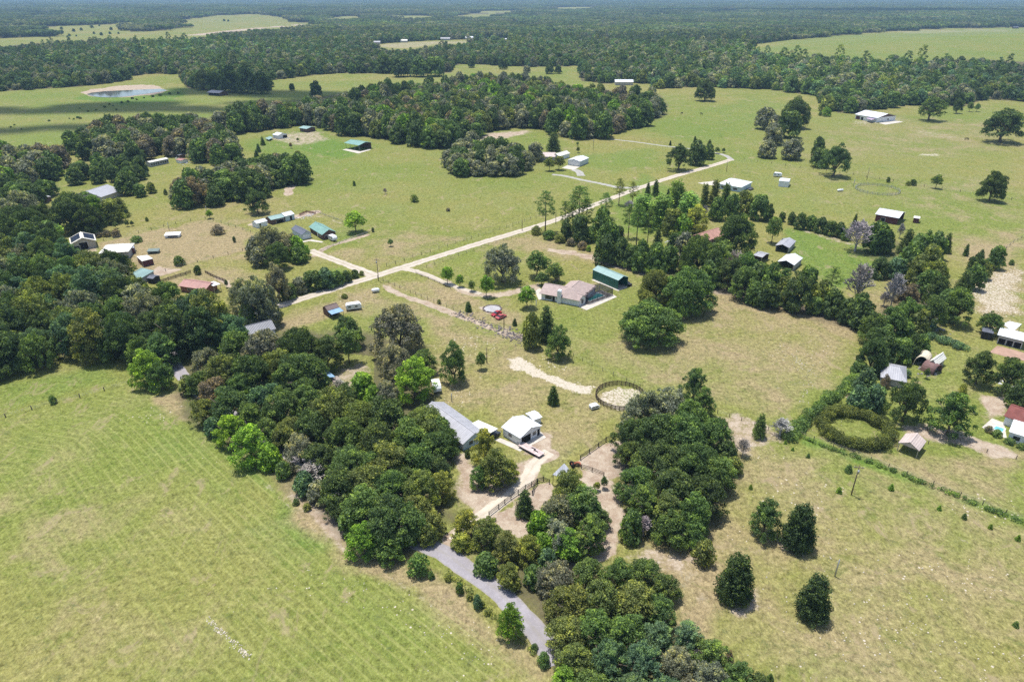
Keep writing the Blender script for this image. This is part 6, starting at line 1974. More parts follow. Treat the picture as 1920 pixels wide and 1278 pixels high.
sheet('clay_pad', [(1855, 660), (1870, 648), (1902, 656), (1930, 664), (1930, 678), (1898, 672)], PINKPAD, .05)
building('blue_front_shed', (1738, 615.5), (1753, 618.5), (1745, 608), None, 2.5, .5, 'x', .2, paint('blue_tarp', (.03, .20, .33), .5), R_GREY, 'little grey-roofed shed with a bright blue front under tall trees', 'shed')
canopy('grey_gable_roof', [(1036, 889), (1058, 868), (1068, 880), (1052, 895)], 3.2, R_GREY, 'grey metal lean roof on posts beside the black-railed paddock', 'shelter', post_mat=BLACKP)


def hoop(name, A, w, L, h, mat, rz, label, cat='shelter'):
    p = P(*A)
    root = empty(name, p, rz, label, cat)
    m = MB()
    n = 10
    o = [(w / 2 * math.cos(math.pi * i / n), h * math.sin(math.pi * i / n) ** .8) for i in range(n + 1)]
    for i in range(n):
        a, b = o[i], o[i + 1]
        m.add([(a[0], -L / 2, a[1]), (b[0], -L / 2, b[1]), (b[0], L / 2, b[1]), (a[0], L / 2, a[1]), (a[0] * .95, -L / 2, a[1] * .95), (b[0] * .95, -L / 2, b[1] * .95), (b[0] * .95, L / 2, b[1] * .95), (a[0] * .95, L / 2, a[1] * .95)],
              [(0, 1, 2, 3), (7, 6, 5, 4), (0, 4, 5, 1), (3, 2, 6, 7)])
    m.build('cover', mat, root, True)
    b = MB()
    b.add([(x, L / 2 - .05, z) for x, z in o] + [(x, L / 2 - .09, z) for x, z in o], [tuple(range(n + 1)), tuple(range(2 * n + 1, n, -1))])
    b.build('end_wall', DARK, root)
    return root


CREAMC = paint('cream_canvas', (0.62, 0.55, 0.42), .9)
hoop('hoop_shelter', (1729, 681), 4.2, 5.5, 3.6, CREAMC, R(-40), 'cream canvas hoop shelter, left one of the domed shelters')
hoop('hoop_barn', (1745, 695), 4.8, 4.0, 3.0, paint('rust_net', (.20, .12, .11), .9), R(30), 'dark rusty hoop cage in front of the cream shelters')
building('cream_gable', (1737, 692), (1751, 697), None, 7, 2.6, 1.2, 'y', .3, W_BEIGE, R_CREAM, 'cream gabled shelter right of the canvas hoop shelter', 'shelter', openings=[('door', 'r', 0, 3, .05, 2.0)])


# ------------------------------------------------------------------ far buildings
for i, (x, y, w, d, rm, wm, lab) in enumerate((
        (757, 80, 16, 12, R_CREAM, W_BEIGE, 'white-roofed farmhouse on the far sandy clearing'),
        (954, 78, 30, 16, R_WHITE, W_BEIGE, 'long white barn at the right end of the far sandy clearing'),
        (700, 83, 30, 10, R_LGREY, W_GREYW, 'low grey shed at the left end of the far sandy clearing'),
        (292, 97, 14, 10, R_CREAM, WHITE, 'white house showing among the far left woods'),
        (110, 103, 14, 9, R_WHITE, W_GREYW, 'small pale roof deep in the far left woods'),
        (835, 76, 22, 9, R_LGREY, W_GREYW, 'low pale shed in the middle of the far sandy clearing'),
        (880, 74, 18, 9, R_WHITE, W_BEIGE, 'pale shed right of the middle of the far sandy clearing'),
        (683, 22, 40, 26, R_WHITE, WHITE, 'bright white roof in the hazy distance, left of centre'),
        (918, 18, 46, 24, R_WHITE, WHITE, 'bright white roof in the hazy distance, just left of the picture centre'),
        (702, 46, 22, 14, R_WHITE, WHITE, 'tiny white roof beyond the far lake bed'),
        (892, 36, 30, 18, R_WHITE, WHITE, 'white roof in a small clearing of the hazy distance'),
        (590, 27, 24, 16, R_WHITE, WHITE, 'tiny pale roof above the far lake bed'),
        (1083, 31, 34, 16, R_LGREY, W_GREYW, 'tiny grey roof in the hazy distance right of centre'),
        (1170, 160, 22, 9, R_WHITE, W_BEIGE, 'white farm shed at the foot of the far right wood'),
        (1905, 54, 16, 9, R_SLATE, W_BROWN, 'dark hut on the crest of the far right pasture'))):
    p = P(x, y)
    q = P(x + 10, y)
    ux = (q - p).normalized()
    a = p - ux * w / 2
    pa, pb = project(a.x, a.y, a.z), project(*(p + ux * w / 2))
    building('far_house', (float(pa[0]), float(pa[1])), (float(pb[0]), float(pb[1])), None, d, 4.0, 2.2, 'x', .6, wm, rm, lab, 'house' if 'house' in lab else 'shed')
bp = building('boat_shed', (391, 179), (412, 180.5), None, 13, 3.4, 1.6, 'x', 1.0, W_BROWN, R_SLATE, 'dark open shed with a grey-blue roof standing alone near the pond', 'shed', open_sides='f')

# ------------------------------------------------------------------ pond
def pond():
    pts = [(163, 177), (172, 174), (196, 171), (205, 166), (232, 161), (268, 161), (296, 166), (312, 170), (290, 174), (262, 178), (230, 182), (200, 183), (176, 181)]
    w = smooth_line([tuple(P(a, b)[:2]) for a, b in pts + [pts[0]]], 5)[:-1]
    z = float(hill(*w[0])) + .06
    me = bpy.data.meshes.new('pond_water')
    me.from_pydata([(x, y, z) for x, y in w], [], [tuple(range(len(w)))])
    t = NT('pond_water')
    p = t.pos()
    n = t.step(t.noise(p, .018, 4, .6), .42, .55)
    t.surf(t.mix(n, (.03, .04, .03), (.10, .11, .11)), .08, .7, 0, t.bump(t.noise(p, .8, 3, .6), .05, .1))
    me.materials.append(t.mat)
    me.update()
    if me.polygons[0].normal.z < 0:
        me.flip_normals()
    tag(link(bpy.data.objects.new('pond_water', me)), kind='structure')


pond()
# ------------------------------------------------------------------ fences
def fence(pts, label, spacing=5.0, h=1.3, rails=(0.5, 0.85, 1.2), rail_r=0.012, post=(.07, .07), mat=WOODP, rmat=None, name='fence', closed=False, rail_box=None, cat='fence', group=None, world=False):
    w = [Vector(p) for p in pts] if world else [P(a, b) for a, b in pts]
    if closed:
        w.append(w[0])
    pos = []
    for a, b in zip(w[:-1], w[1:]):
        n = max(1, int(round((b - a).length / spacing)))
        pos += [a.lerp(b, k / n) for k in range(n)]
    if not closed:
        pos.append(w[-1])
    for p in pos:
        p.z = float(hill(p.x, p.y))
    root = empty(name, pos[0], 0, label, cat, group)
    o = pos[0]
    pm = MB()
    pm.box(-post[0], post[0], -post[1], post[1], -.2, h)
    pme = pm.mesh('post', mat)
    rr_ = random.Random(len(pos))
    lim = 98
    for i, p in enumerate(pos[:lim]):
        q = link(bpy.data.objects.new('post', pme), root)
        q.location = (p.x - o.x, p.y - o.y, p.z - o.z)
        q.scale = (1, 1, rr_.uniform(.88, 1.12))
    rm = MB()
    for i in range(len(pos) - (0 if closed else 1)):
        a, b = pos[i] - o, pos[(i + 1) % len(pos)] - o
        d = (b - a)
        d.z = 0
        if d.length < .01:
            continue
        nn = Vector((-d.y, d.x, 0)).normalized()
        for z in rails:
            if rail_box:
                th, tw = rail_box
                off = nn * (post[0] + tw)
                vs = []
                for s, e in ((a, z - th), (b, z - th), (b, z + th), (a, z + th)):
                    vs.append((s.x + off.x, s.y + off.y, s.z + e))
                for s, e in ((a, z - th), (b, z - th), (b, z + th), (a, z + th)):
                    vs.append((s.x + off.x - nn.x * tw * 2, s.y + off.y - nn.y * tw * 2, s.z + e))
                rm.add(vs, [(0, 1, 2, 3), (7, 6, 5, 4), (0, 4, 5, 1), (1, 5, 6, 2), (2, 6, 7, 3), (3, 7, 4, 0)])
            else:
                rm.tube([(a.x, a.y, a.z + z), (b.x, b.y, b.z + z)], rail_r, 3, cap=False)
    rm.build('rails' if rail_box else 'wire', rmat or mat, root)
    return root


WIRE = paint('fence_wire', (0.28, 0.27, 0.26), .6, .1, .3)
RB = (.07, .025)
fence([(917, 968), (935, 954), (958, 936), (985, 918), (1008, 905), (1019, 902), (1030, 907)], 'black rail fence along the sandy drive of the white garage', 2.4, 1.45, (.4, .8, 1.2), mat=BLACKP, rail_box=RB, post=(.09, .09))
fence([(1007, 907), (1001, 916), (998, 928)], 'short black rail fence round the bare sand paddock', 2.2, 1.45, (.4, .8, 1.2), mat=BLACKP, rail_box=RB, post=(.09, .09))
fence([(1072, 872), (1090, 878), (1110, 884), (1132, 893)], 'brown rail fence along the near side of the sandy horse pen', 2.6, 1.4, (.4, .8, 1.2), rail_box=RB, post=(.1, .1))
fence([(1088, 862), (1105, 850), (1122, 838), (1136, 828), (1150, 822)], 'dark rail fence along the upper side of the sandy horse pen', 2.6, 1.4, (.4, .8, 1.2), rail_box=RB, post=(.1, .1), mat=BLACKP)
pc = P(1163, 745)
prad = (P(1209, 745) - P(1117, 745)).length / 2
fence([(pc.x + prad * math.cos(a), pc.y + prad * math.sin(a), 0) for a in np.linspace(0, 2 * math.pi, 37)[:-1]], 'round pen of dark timber rails on pale sand beside the great oak clump', 3, 1.5, (.3, .6, .9, 1.2, 1.45), mat=paint('dark_timber', (.085, .06, .045), .9), rail_box=(.075, .03), closed=True, world=True, name='round_pen', cat='round pen', post=(.08, .08))
pc = P(1645, 357)
prad = (P(1683, 357) - P(1607, 357)).length / 2
fence([(pc.x + prad * math.cos(a), pc.y + prad * math.sin(a), 0) for a in np.linspace(0, 2 * math.pi, 29)[:-1]], 'large ring of pale metal livestock panels on the far right pasture', 4, 1.6, (.3, .7, 1.1, 1.5), mat=STEEL, rail_box=(.06, .03), closed=True, world=True, name='livestock_ring', cat='ring pen')
fence([(708, 522), (740, 536), (790, 557), (850, 581), (905, 604), (940, 618), (975, 634)], 'wire fence following the sandy gully down from the road junction', 3.6, mat=WOODP, rmat=WIRE)
fence([(725, 500), (790, 478), (870, 452), (950, 427), (1005, 408), (1012, 404)], 'post and wire fence on the upper side of the gravel road', 5.0, 1.5, mat=WOODP, rmat=WIRE, post=(.09, .09))
fence([(800, 502), (860, 480), (930, 456), (1000, 434), (1012, 431)], 'post and wire fence on the lower side of the gravel road', 5.0, 1.3, mat=WOODP, rmat=WIRE)
fence([(780, 514), (815, 528), (845, 542)], 'low post and rail fence on the near side of the tree-lined drive', 3.5, 1.1, (.5, .9), rail_box=RB)
fence([(-40, 797), (60, 768), (150, 745), (240, 720)], 'old post and wire fence above the big mown field', 5.5, 1.3, mat=WOODP, rmat=WIRE, post=(.1, .1))
fence([(1490, 813), (1600, 850), (1700, 890), (1800, 930), (1930, 980)], 'long wire fence along the overgrown hedge bank at the lower right', 5.0, 1.3, mat=WOODP, rmat=WIRE)
fence([(1075, 668), (1110, 685), (1150, 704), (1200, 726)], 'post and wire fence running down to the round pen', 4.0, 1.3, mat=WOODP, rmat=WIRE)
fence([(1345, 775), (1390, 788), (1440, 806), (1480, 822)], 'wire fence across the bare corner right of the great oak clump', 4.0, 1.2, mat=WOODP, rmat=WIRE)
fence([(1395, 300), (1500, 315), (1600, 328), (1700, 345), (1800, 360), (1930, 380)], 'long wire fence across the far right pasture', 9, 1.4, mat=WOODP, rmat=WIRE, post=(.1, .1))
fence([(195, 452), (260, 437), (330, 420), (385, 410), (415, 418), (470, 436)], 'wire fence round the back of the brown paddock', 7, 1.3, mat=WOODP, rmat=WIRE, post=(.09, .09))
fence([(280, 516), (340, 500), (400, 484), (455, 470)], 'wire fence along the near side of the brown paddock', 6, 1.3, mat=WOODP, rmat=WIRE, post=(.09, .09))
fence([(302, 530), (330, 521), (358, 512)], 'brown board fence behind the red-roofed house', 2.6, 1.5, (.3, .6, .9, 1.2), rail_box=(.09, .03), mat=paint('old_board', (.14, .11, .07), .9))
fence([(385, 512), (400, 520), (425, 530)], 'dark board fence at the right end of the red-roofed house', 2.6, 1.4, (.3, .6, .9, 1.2), rail_box=(.09, .03))
fence([(592, 398), (610, 405), (642, 416)], 'low garden fence above the green-roofed house', 4, 1.1, (.5, .9), rail_box=RB, mat=W_BEIGE)
fence([(562, 405), (575, 399), (592, 402)], 'reddish board fence behind the yard sheds', 2.5, 1.5, (.3, .6, .9, 1.2), rail_box=(.10, .03), mat=R_MAR)
fence([(1190, 262), (1250, 271), (1310, 279), (1350, 286)], 'post and wire fence behind the narrow concrete drive', 6, 1.4, mat=WOODP, rmat=WIRE)
fence([(690, 437), (660, 447), (625, 461), (602, 472)], 'low rail fence curving along the garden path of the green-roofed house', 4, 1.0, (.45, .85), rail_box=RB, mat=W_BEIGE)
fence([(1880, 470), (1900, 455), (1930, 438)], 'wire fence climbing the bare slope at the right edge', 6, 1.3, mat=WOODP, rmat=WIRE)
fence([(1740, 832), (1790, 835), (1850, 848), (1905, 860)], 'wire fence along the track below the pool house', 5, 1.2, mat=WOODP, rmat=WIRE)

# ------------------------------------------------------------------ utility poles
for (x, y, hp, arm, lab) in ((1596, 927, 56, 1, 'wooden utility pole with a transformer in the dry field at the lower right'),
                             (710, 527, 42, 1, 'wooden utility pole at the gravel road junction'),
                             (913, 681, 30, 0, 'plain wooden pole beside the small green paddock tree'),
                             (945, 616, 34, 0, 'wooden pole beside the two red cars'),
                             (1005, 584, 22, 0, 'slim pole on the lawn below the pink-roofed house'),
                             (1565, 1080, 32, 0, 'grey metal pole beside the dark columnar magnolia'),
                             (1112, 283, 22, 1, 'utility pole behind the white farm shed'),
                             (979, 433, 22, 0, 'slim pole at the bend of the gravel road by the pines'),
                             (1042, 420, 26, 0, 'bare pole among the pines beside the gravel road'),
                             (1625, 338, 24, 0, 'utility pole beside the livestock ring'),
                             (1600, 350, 14, 0, 'short pole left of the livestock ring'),
                             (478, 605, 24, 0, 'pole in front of the grey oaks above the dark-roofed cottage'),
                             (317, 431, 14, 0, 'leaning pole beside the white wreck in the brown paddock'),
                             (1362, 322, 20, 0, 'pole above the white-roofed house'),
                             (847, 752, 15, 0, 'short pale post in the paddock above the long grey-roofed house'),
                             (388, 400, 14, 0, 'slim pole behind the small bright tree of the brown paddock')):
    p = P(x, y)
    d = depth_at(x, y)
    dep = math.atan2(CAM_H, math.hypot(p.x, p.y))
    h = hp * d / FPX / math.cos(dep)
    root = empty('utility_pole', p, random.uniform(-.5, .5), lab, 'pole')
    m = MB()
    m.tube([(0, 0, -.3), (0, 0, h * .5), (.02, 0, h)], [.16, .14, .10], 8)
    m.build('pole_shaft', WOODP if arm or h > 5 else STEEL, root, True)
    if arm:
        a = MB()
        a.box(-1.1, 1.1, -.06, .06, h - .75, h - .6)
        a.build('crossarm', WOODP, root)
        for s in (-1, -.5, .5, 1):
            i_ = MB()
            i_.tube([(s, 0, h - .6), (s, 0, h - .4)], [.05, .03], 6)
            i_.build('insulator', TRIM, root)
        c = MB()
        c.tube([(0, -.38, h - 2.0), (0, -.38, h - 1.2)], .24, 10)
        c.build('transformer', STEEL, root, True)


# ------------------------------------------------------------------ vehicles and yard things
def car(name, A, B, color, label, cat='car', length=4.5):
    """small saloon or pickup; nose towards B"""
    a, b = P(*A), P(*B)
    c = (a + b) / 2
    d = b - a
    root = empty(name, (c.x, c.y, 0), math.atan2(d.y, d.x), label, cat, None)
    L, W = length, 1.75
    hx = L / 2
    prof = [(-hx, .35), (-hx, .82), (-hx + .25, .95), (-hx * .45, 1.0), (hx * .35, .96), (hx - .15, .78), (hx, .6), (hx, .33)]
    m = MB()
    n = len(prof)
    vs = [(x, s * W / 2 * (1.0 if 0 < i < n - 1 else .92), z) for s in (-1, 1) for i, (x, z) in enumerate(prof)]
    fs = [tuple(range(n)), tuple(range(2 * n - 1, n - 1, -1))] + [(i, i + n, (i + 1) % n + n, (i + 1) % n) for i in range(n)]
    m.add(vs, fs)
    m.build('body', color, root)
    k = MB()
    cab = [(-hx * .62, .97), (-hx * .42, 1.42), (hx * .12, 1.45), (hx * .42, .96)]
    vs = [(x, s * (W / 2 - (.08 if z < 1.1 else .25)), z) for s in (-1, 1) for x, z in cab]
    k.add(vs, [(3, 2, 1, 0), (4, 5, 6, 7), (0, 1, 5, 4), (2, 3, 7, 6)])
    k.build('window', GLASS, root)
    rf = MB()
    rf.box(-hx * .42, hx * .12, -W / 2 + .24, W / 2 - .24, 1.425, 1.49)
    rf.build('roof', color, root)
    for sx in (-.62, .62):
        for sy in (-1, 1):
            w = MB()
            w.tube([(sx * hx, sy * (W / 2 - .2), .32), (sx * hx, sy * (W / 2 + .02), .32)], .33, 12)
            wo = w.build('wheel', BLACKP, root)
            r_ = MB()
            r_.tube([(sx * hx, sy * (W / 2 + .021), .32), (sx * hx, sy * (W / 2 + .035), .32)], .19, 10)
            r_.build('rim', STEEL, wo)
    for sy in (-.6, .6):
        l = MB()
        l.box(hx - .02, hx + .02, sy - .15, sy + .15, .58, .72)
        l.build('headlight', TRIM, root)
    return root


CARRED = paint('red_car_paint', (0.34, 0.02, 0.025), .25, .05, .6, 1, 0, .1)
CARPNK = paint('faded_red_car_paint', (0.42, 0.08, 0.085), .4, .25, .5, 2, 0, .3)
car('parked_car', (940, 586.5), (922, 594.5), CARRED, 'red car, the upper left of the two parked beside the stone ring')
car('parked_car', (931, 600), (948, 592.5), CARPNK, 'faded red car, the lower right of the two parked beside the stone ring')
car('parked_car', (1404, 358), (1412, 354), paint('dark_grey_car', (.08, .085, .1), .3), 'dark grey car at the right end of the white-roofed house')
car('parked_car', (921, 822), (929, 816), paint('dark_blue_car', (.03, .035, .05), .3), 'dark car parked beneath the cream flat carport')
car('pickup_truck', (1180, 536), (1168, 531), BLACKP, 'dark pickup parked at the open end of the tall green carport', 'truck', 5.2)
car('parked_car', (327, 292), (334, 296), WHITE, 'white car beside the ramshackle shed near the mobile home')
car('parked_car', (441, 633), (447, 630), paint('dark_green_car', (.03, .04, .03), .4), 'dark car parked left of the dark-roofed cottage')


def camper(A, B, label, name='caravan', L=5.6):
    a, b = P(*A), P(*B)
    c = (a + b) / 2
    d = b - a
    root = empty(name, (c.x, c.y, 0), math.atan2(d.y, d.x), label, name)
    hx, W = L / 2, 2.3
    pr = [(-hx, .7), (-hx, 2.0), (-hx + .35, 2.6), (hx - .6, 2.65), (hx, 1.9), (hx, .95), (hx - .4, .65)]
    m = MB()
    n = len(pr)
    m.add([(x, s * W / 2, z) for s in (-1, 1) for x, z in pr], [tuple(range(n)), tuple(range(2 * n - 1, n - 1, -1))] + [(i, i + n, (i + 1) % n + n, (i + 1) % n) for i in range(n)])
    m.build('body', WHITE, root)
    for x in (-hx * .55, hx * .3):
        w = MB()
        w.box(x - .45, x + .45, -W / 2 - .02, -W / 2 + .01, 1.35, 1.95)
        w.build('window', GLASS, root)
    w = MB()
    w.box(-hx - .02, -hx + .01, -.6, .6, 1.3, 1.85)
    w.build('window', GLASS, root)
    for s in (-1, 1):
        w = MB()
        w.tube([(0, s * (W / 2 - .25), .35), (0, s * (W / 2 + .01), .35)], .35, 12)
        w.build('wheel', BLACKP, root)
    t = MB()
    t.tube([(hx - .2, 0, .6), (hx + 1.1, 0, .5)], .06, 6)
    t.build('tow_bar', STEEL, root)


camper((656, 581), (671, 579), 'white caravan parked on the grass beside the small brown shed')
camper((620, 449), (629, 453), 'white box trailer in front of the green-roofed house', 'trailer', 4.5)
camper((817, 726), (820, 736), 'white and teal trailer at the right edge of the hedge wood', 'trailer', 5)
camper((1453, 331), (1462, 332), 'small white trailer behind the plain white box shed', 'trailer', 5)
camper((214, 404), (222, 402), 'small white trailer below the bright trees of the homestead', 'trailer', 5)


def flatbed():
    a, b = P(983, 839), P(1009, 853)
    c = (a + b) / 2
    d = b - a
    root = empty('flatbed_trailer', (c.x, c.y, 0), math.atan2(d.y, d.x), 'long flatbed trailer with a pinkish deck parked below the white garage', 'trailer')
    L, W = 7.2, 2.2
    m = MB()
    m.box(-L / 2, L / 2, -W / 2, W / 2, .72, .80)
    m.build('deck', paint('deck_boards', (.50, .40, .38), .8, .2), root)
    f = MB()
    for s in (-1, 1):
        f.box(-L / 2, L / 2, s * W / 2 - .05, s * W / 2 + .05, .55, .715)
    for i in range(6):
        x = -L / 2 + .3 + i * 1.3
        f.box(x - .04, x + .04, -W / 2 + .06, W / 2 - .06, .56, .7)
    f.tube([(-L / 2, -.6, .62), (-L / 2 - 1.4, 0, .6)], .06, 5)
    f.tube([(-L / 2, .6, .62), (-L / 2 - 1.4, 0, .6)], .06, 5)
    f.build('chassis', BLACKP, root)
    for x in (.2, 1.1):
        for s in (-1, 1):
            w = MB()
            w.tube([(x, s * (W / 2 - .32), .34), (x, s * (W / 2 - .08), .34)], .34, 12)
            w.build('wheel', BLACKP, root)
    for x, y in ((.4, .5), (1.5, .1)):
        k = MB()
        k.box(x - .7, x + .7, y - .12, y + .12, .803, .95)
        k.build('loading_ramp', BLACKP, root)


flatbed()


def tractor(A, rz, col, label):
    p = P(*A)
    root = empty('tractor', p, rz, label, 'tractor')
    m = MB()
    m.box(-.2, 1.5, -.4, .4, .7, 1.35)
    m.box(-1.0, -.2, -.55, .55, .75, 1.0)
    m.build('body', col, root)
    for x, r_, w_ in ((-.8, .75, .7), (1.2, .45, .55)):
        for s in (-1, 1):
            k = MB()
            k.tube([(x, s * w_, r_), (x, s * (w_ + .3), r_)], r_, 14)
            k.build('wheel', BLACKP, root)
    k = MB()
    k.box(-.75, -.3, -.25, .25, 1.003, 1.35)
    k.build('seat', BLACKP, root)
    k = MB()
    for s in (-.45, .45):
        k.tube([(-.9, s, 1.0), (-.95, s, 2.2)], .04, 5)
    k.tube([(-.95, -.45, 2.2), (-.95, .45, 2.2)], .04, 5)
    k.build('roll_bar', BLACKP, root)
    k = MB()
    k.box(1.75, 2.2, -.8, .8, .2, .7)
    k.build('bucket', col, root)


tractor((1077, 873), R(15), paint('orange_paint', (.34, .10, .045), .7), 'small orange tractor beside the sandy horse pen')
bpy.data.objects['tractor'].scale = (.75, .75, .75)
camper((1110, 766), (1118, 764), 'low pale cart at the left edge of the round pen', 'cart', 2.6)
bpy.data.objects['cart'].scale = (1, .7, .5)


def tank(A, label, r_=.75, L=2.2, rz=.3):
    p = P(*A)
    root = empty('propane_tank', p, rz, label, 'tank')
    m = MB()
    k = [(-L / 2 - r_ * .7, .15), (-L / 2 - r_ * .45, .6), (-L / 2, 1), (L / 2, 1), (L / 2 + r_ * .45, .6), (L / 2 + r_ * .7, .15)]
    m.tube([(x, 0, r_ + .25) for x, _ in k], [r_ * s for _, s in k], 14)
    m.build('vessel', WHITE, root, True)
    for x in (-L / 3, L / 3):
        f = MB()
        f.box(x - .1, x + .1, -r_ * .7, r_ * .7, 0, .55)
        f.build('foot', STEEL, root)
    f = MB()
    f.tube([(0, 0, 2 * r_ + .22), (0, 0, 2 * r_ + .42)], .2, 8)
    f.build('valve_cap', WHITE, root)


tank((704.5, 548), 'small white tank alone on the grass below the road junction')
tank((1575, 359), 'pale boat-like white tank lying left of the livestock ring', .6, 3.5)


def boat_wreck(A, label, w=6.0, l=2.6, h=1.2, mat=None, rz=0.2):
    p = P(*A)
    root = empty('derelict_trailer', p, rz, label, 'wreck')
    m = MB()
    m.box(-w / 2, w / 2, -l / 2, l / 2, .3, h)
    m.slab([(-w / 2 - .2, -l / 2 - .2, h + .35), (w / 2 + .2, -l / 2 - .2, h + .25), (w / 2 + .2, l / 2 + .2, h + .55), (-w / 2 - .2, l / 2 + .2, h + .6)], .12)
    m.build('body', mat or WHITE, root)
    k = MB()
    k.box(-w * .3, w * .38, -l / 2 - .04, -l / 2 - .003, .5, h - .1)
    k.build('opening', DARK, root)
    for x in (-w * .25, w * .25):
        q = MB()
        q.tube([(x, -l / 2 + .1, .3), (x, -l / 2 + .35, .3)], .3, 10)
        q.build('wheel', BLACKP, root)


boat_wreck((325, 444), 'white derelict trailer with a dark opening in the middle of the brown paddock', 6.5, 4)
boat_wreck((289, 474), 'low grey-green covered trailer in the brown paddock', 4.5, 3, 1.0, paint('tarp_grey', (.16, .20, .18), .8))


def stone_ring():
    """round stone-edged bed with pale gravel"""
    c = P(923, 579)
    root = empty('stone_ring', c, 0, 'round bed of pale gravel edged with dark stones above the red cars', 'stone ring')
    rad = (P(940, 579) - P(906, 579)).length / 2
    m = MB()
    m.prism([(rad * .92 * math.cos(a), rad * .92 * math.sin(a)) for a in np.linspace(0, 2 * math.pi, 33)[:-1]], -.05, .1)
    m.build('gravel_bed', gravel_mat('white_gravel', (.40, .39, .40)), root)
    s = MB()
    r_ = random.Random(3)
    for i in range(46):
        a = i / 46 * 2 * math.pi
        x, y, q = rad * math.cos(a), rad * math.sin(a), r_.uniform(.22, .42)
        s.prism([(x + q * math.cos(t + a) * r_.uniform(.8, 1.1), y + q * math.sin(t + a)) for t in np.linspace(0, 2 * math.pi, 7)[:-1]], -.05, q * .8)
    s.build('edging', paint('dark_stone', (.15, .12, .11), .9, .3), root)


stone_ring()


def rubble(name, label, line, n, size, mat, seed, spread=1.0, cat='rocks'):
    """loose stones too many to count, as one object"""
    r_ = g(seed)
    w = [P(a, b) for a, b in line]
    m = MB()
    for i in range(n):
        t = r_.uniform(0, len(w) - 1)
        k = int(t)
        p = w[k].lerp(w[min(k + 1, len(w) - 1)], t - k)
        x, y = p.x + r_.normal(0, spread), p.y + r_.normal(0, spread)
        q = size * r_.uniform(.4, 1.3)
        z = float(hill(x, y))
        a0 = r_.uniform(0, 6)
        pts = [(x + q * math.cos(a0 + t_) * r_.uniform(.7, 1.2), y + q * math.sin(a0 + t_) * r_.uniform(.6, 1.0)) for t_ in np.linspace(0, 2 * math.pi, 7)[:-1]]
        k0 = len(m.v)
        cx, cy = x, y
        h = q * r_.uniform(.35, .8)
        vs = [(a, b, z - .05) for a, b in pts] + [((a - cx) * .6 + cx, (b - cy) * .6 + cy, z + h) for a, b in pts]
        m.add(vs, [tuple(range(6, 12))] + [(i_, (i_ + 1) % 6, (i_ + 1) % 6 + 6, i_ + 6) for i_ in range(6)])
    o = m.build(name, mat)
    tag(o, label, cat, kind='stuff')


ROCKW = paint('pale_limestone', (.50, .45, .36), .95, .15, .05, 2)
ROCKG = paint('grey_rubble', (.20, .175, .165), .95, .3, .05, 2)
rubble('rubble', 'dark stones and prunings dumped along the sandy gully', [(860, 588), (905, 605), (940, 622), (968, 632), (985, 640)], 260, .45, ROCKG, 31, 1.6)
rubble('field_stones', 'pale limestone lumps lying about the mown field', [(590, 1100), (680, 1105), (760, 1130), (800, 1160), (880, 1200), (900, 1240)], 60, .16, ROCKW, 32, 3.5)
rubble('pasture_stones', 'pale limestone lumps lying about the dry field at the lower right', [(1420, 1150), (1480, 1030), (1560, 1000), (1640, 1170), (1700, 1170), (1760, 1180), (1850, 1230), (1600, 1230), (1500, 1260)], 150, .2, ROCKW, 33, 7)
rubble('paddock_stones', 'line of pale stones crossing the large dry paddock', [(1480, 665), (1500, 680), (1520, 700), (1522, 720), (1508, 745), (1506, 760)], 70, .22, ROCKW, 34, 1.0)
rubble('stone_strip', 'strip of broken pale stone in the mown field', [(390, 1160), (405, 1178), (425, 1192), (445, 1210), (466, 1232)], 150, .16, ROCKW, 35, .35)


# ------------------------------------------------------------------ clipped hedge ring and hedge banks
def foliage_mass(name, label, pts_w, radius, height, tint, n_per_m, seed, cat, kind='thing', closed=False, dens=9, size=.22):
    """a hedge of foliage following world points"""
    r_ = g(seed)
    cl = []
    w = list(pts_w) + ([pts_w[0]] if closed else [])
    o = w[0]
    for a, b in zip(w[:-1], w[1:]):
        L = math.hypot(b[0] - a[0], b[1] - a[1])
        for i in range(max(1, int(L * n_per_m))):
            t = r_.random()
            rr_ = radius * r_.uniform(.55, .9)
            x, y = a[0] + (b[0] - a[0]) * t + r_.normal(0, radius * .35), a[1] + (b[1] - a[1]) * t + r_.normal(0, radius * .35)
            z = float(hill(x, y)) + r_.uniform(.25, .8) * height
            cl.append((x - o[0], y - o[1], max(rr_ * .4, z - rr_ * .3), rr_, rr_ * .8, r_.uniform(.7, 1.35)))
    me = clumps_to_mesh(name, cl, dens, size, r_, LEAF)
    o2 = link(bpy.data.objects.new(name, me))
    o2.location = (o[0], o[1], 0)
    o2.color = (*TINT[tint][0], 1)
    return tag(o2, label, cat, kind=None if kind == 'thing' else kind)


c0 = P(1604, 800, 1.5)
c1 = P(1545, 800, 1.5)
rad = (c1 - c0).length
ring = [(c0.x + rad * math.cos(a), c0.y + rad * math.sin(a) * .95) for a in np.linspace(0, 2 * math.pi, 29)[:-1]]
foliage_mass('hedge_ring', 'large round ring of clipped yellow-green hedge with grass inside', ring, 1.55, 3.4, 'hedge', 5.0, 51, 'hedge', closed=True, dens=11, size=.17)
bank = [tuple(P(a, b)[:2]) for a, b in [(1492, 814), (1540, 836), (1600, 856), (1660, 878), (1720, 902), (1780, 925), (1850, 955), (1930, 985)]]
foliage_mass('hedge_bank', 'low overgrown green hedge bank along the wire fence at the lower right', bank, .9, .9, 'green', 1.6, 52, 'hedge', dens=12, size=.17)
b2 = [tuple(P(a, b)[:2]) for a, b in [(1480, 822), (1500, 800), (1530, 775), (1560, 750), (1590, 728), (1612, 700)]]
foliage_mass('overgrown_hedge', 'tall overgrown hedge running from the field corner up to the yard trees', b2, 2.0, 2.4, 'green', 1.6, 53, 'hedge')
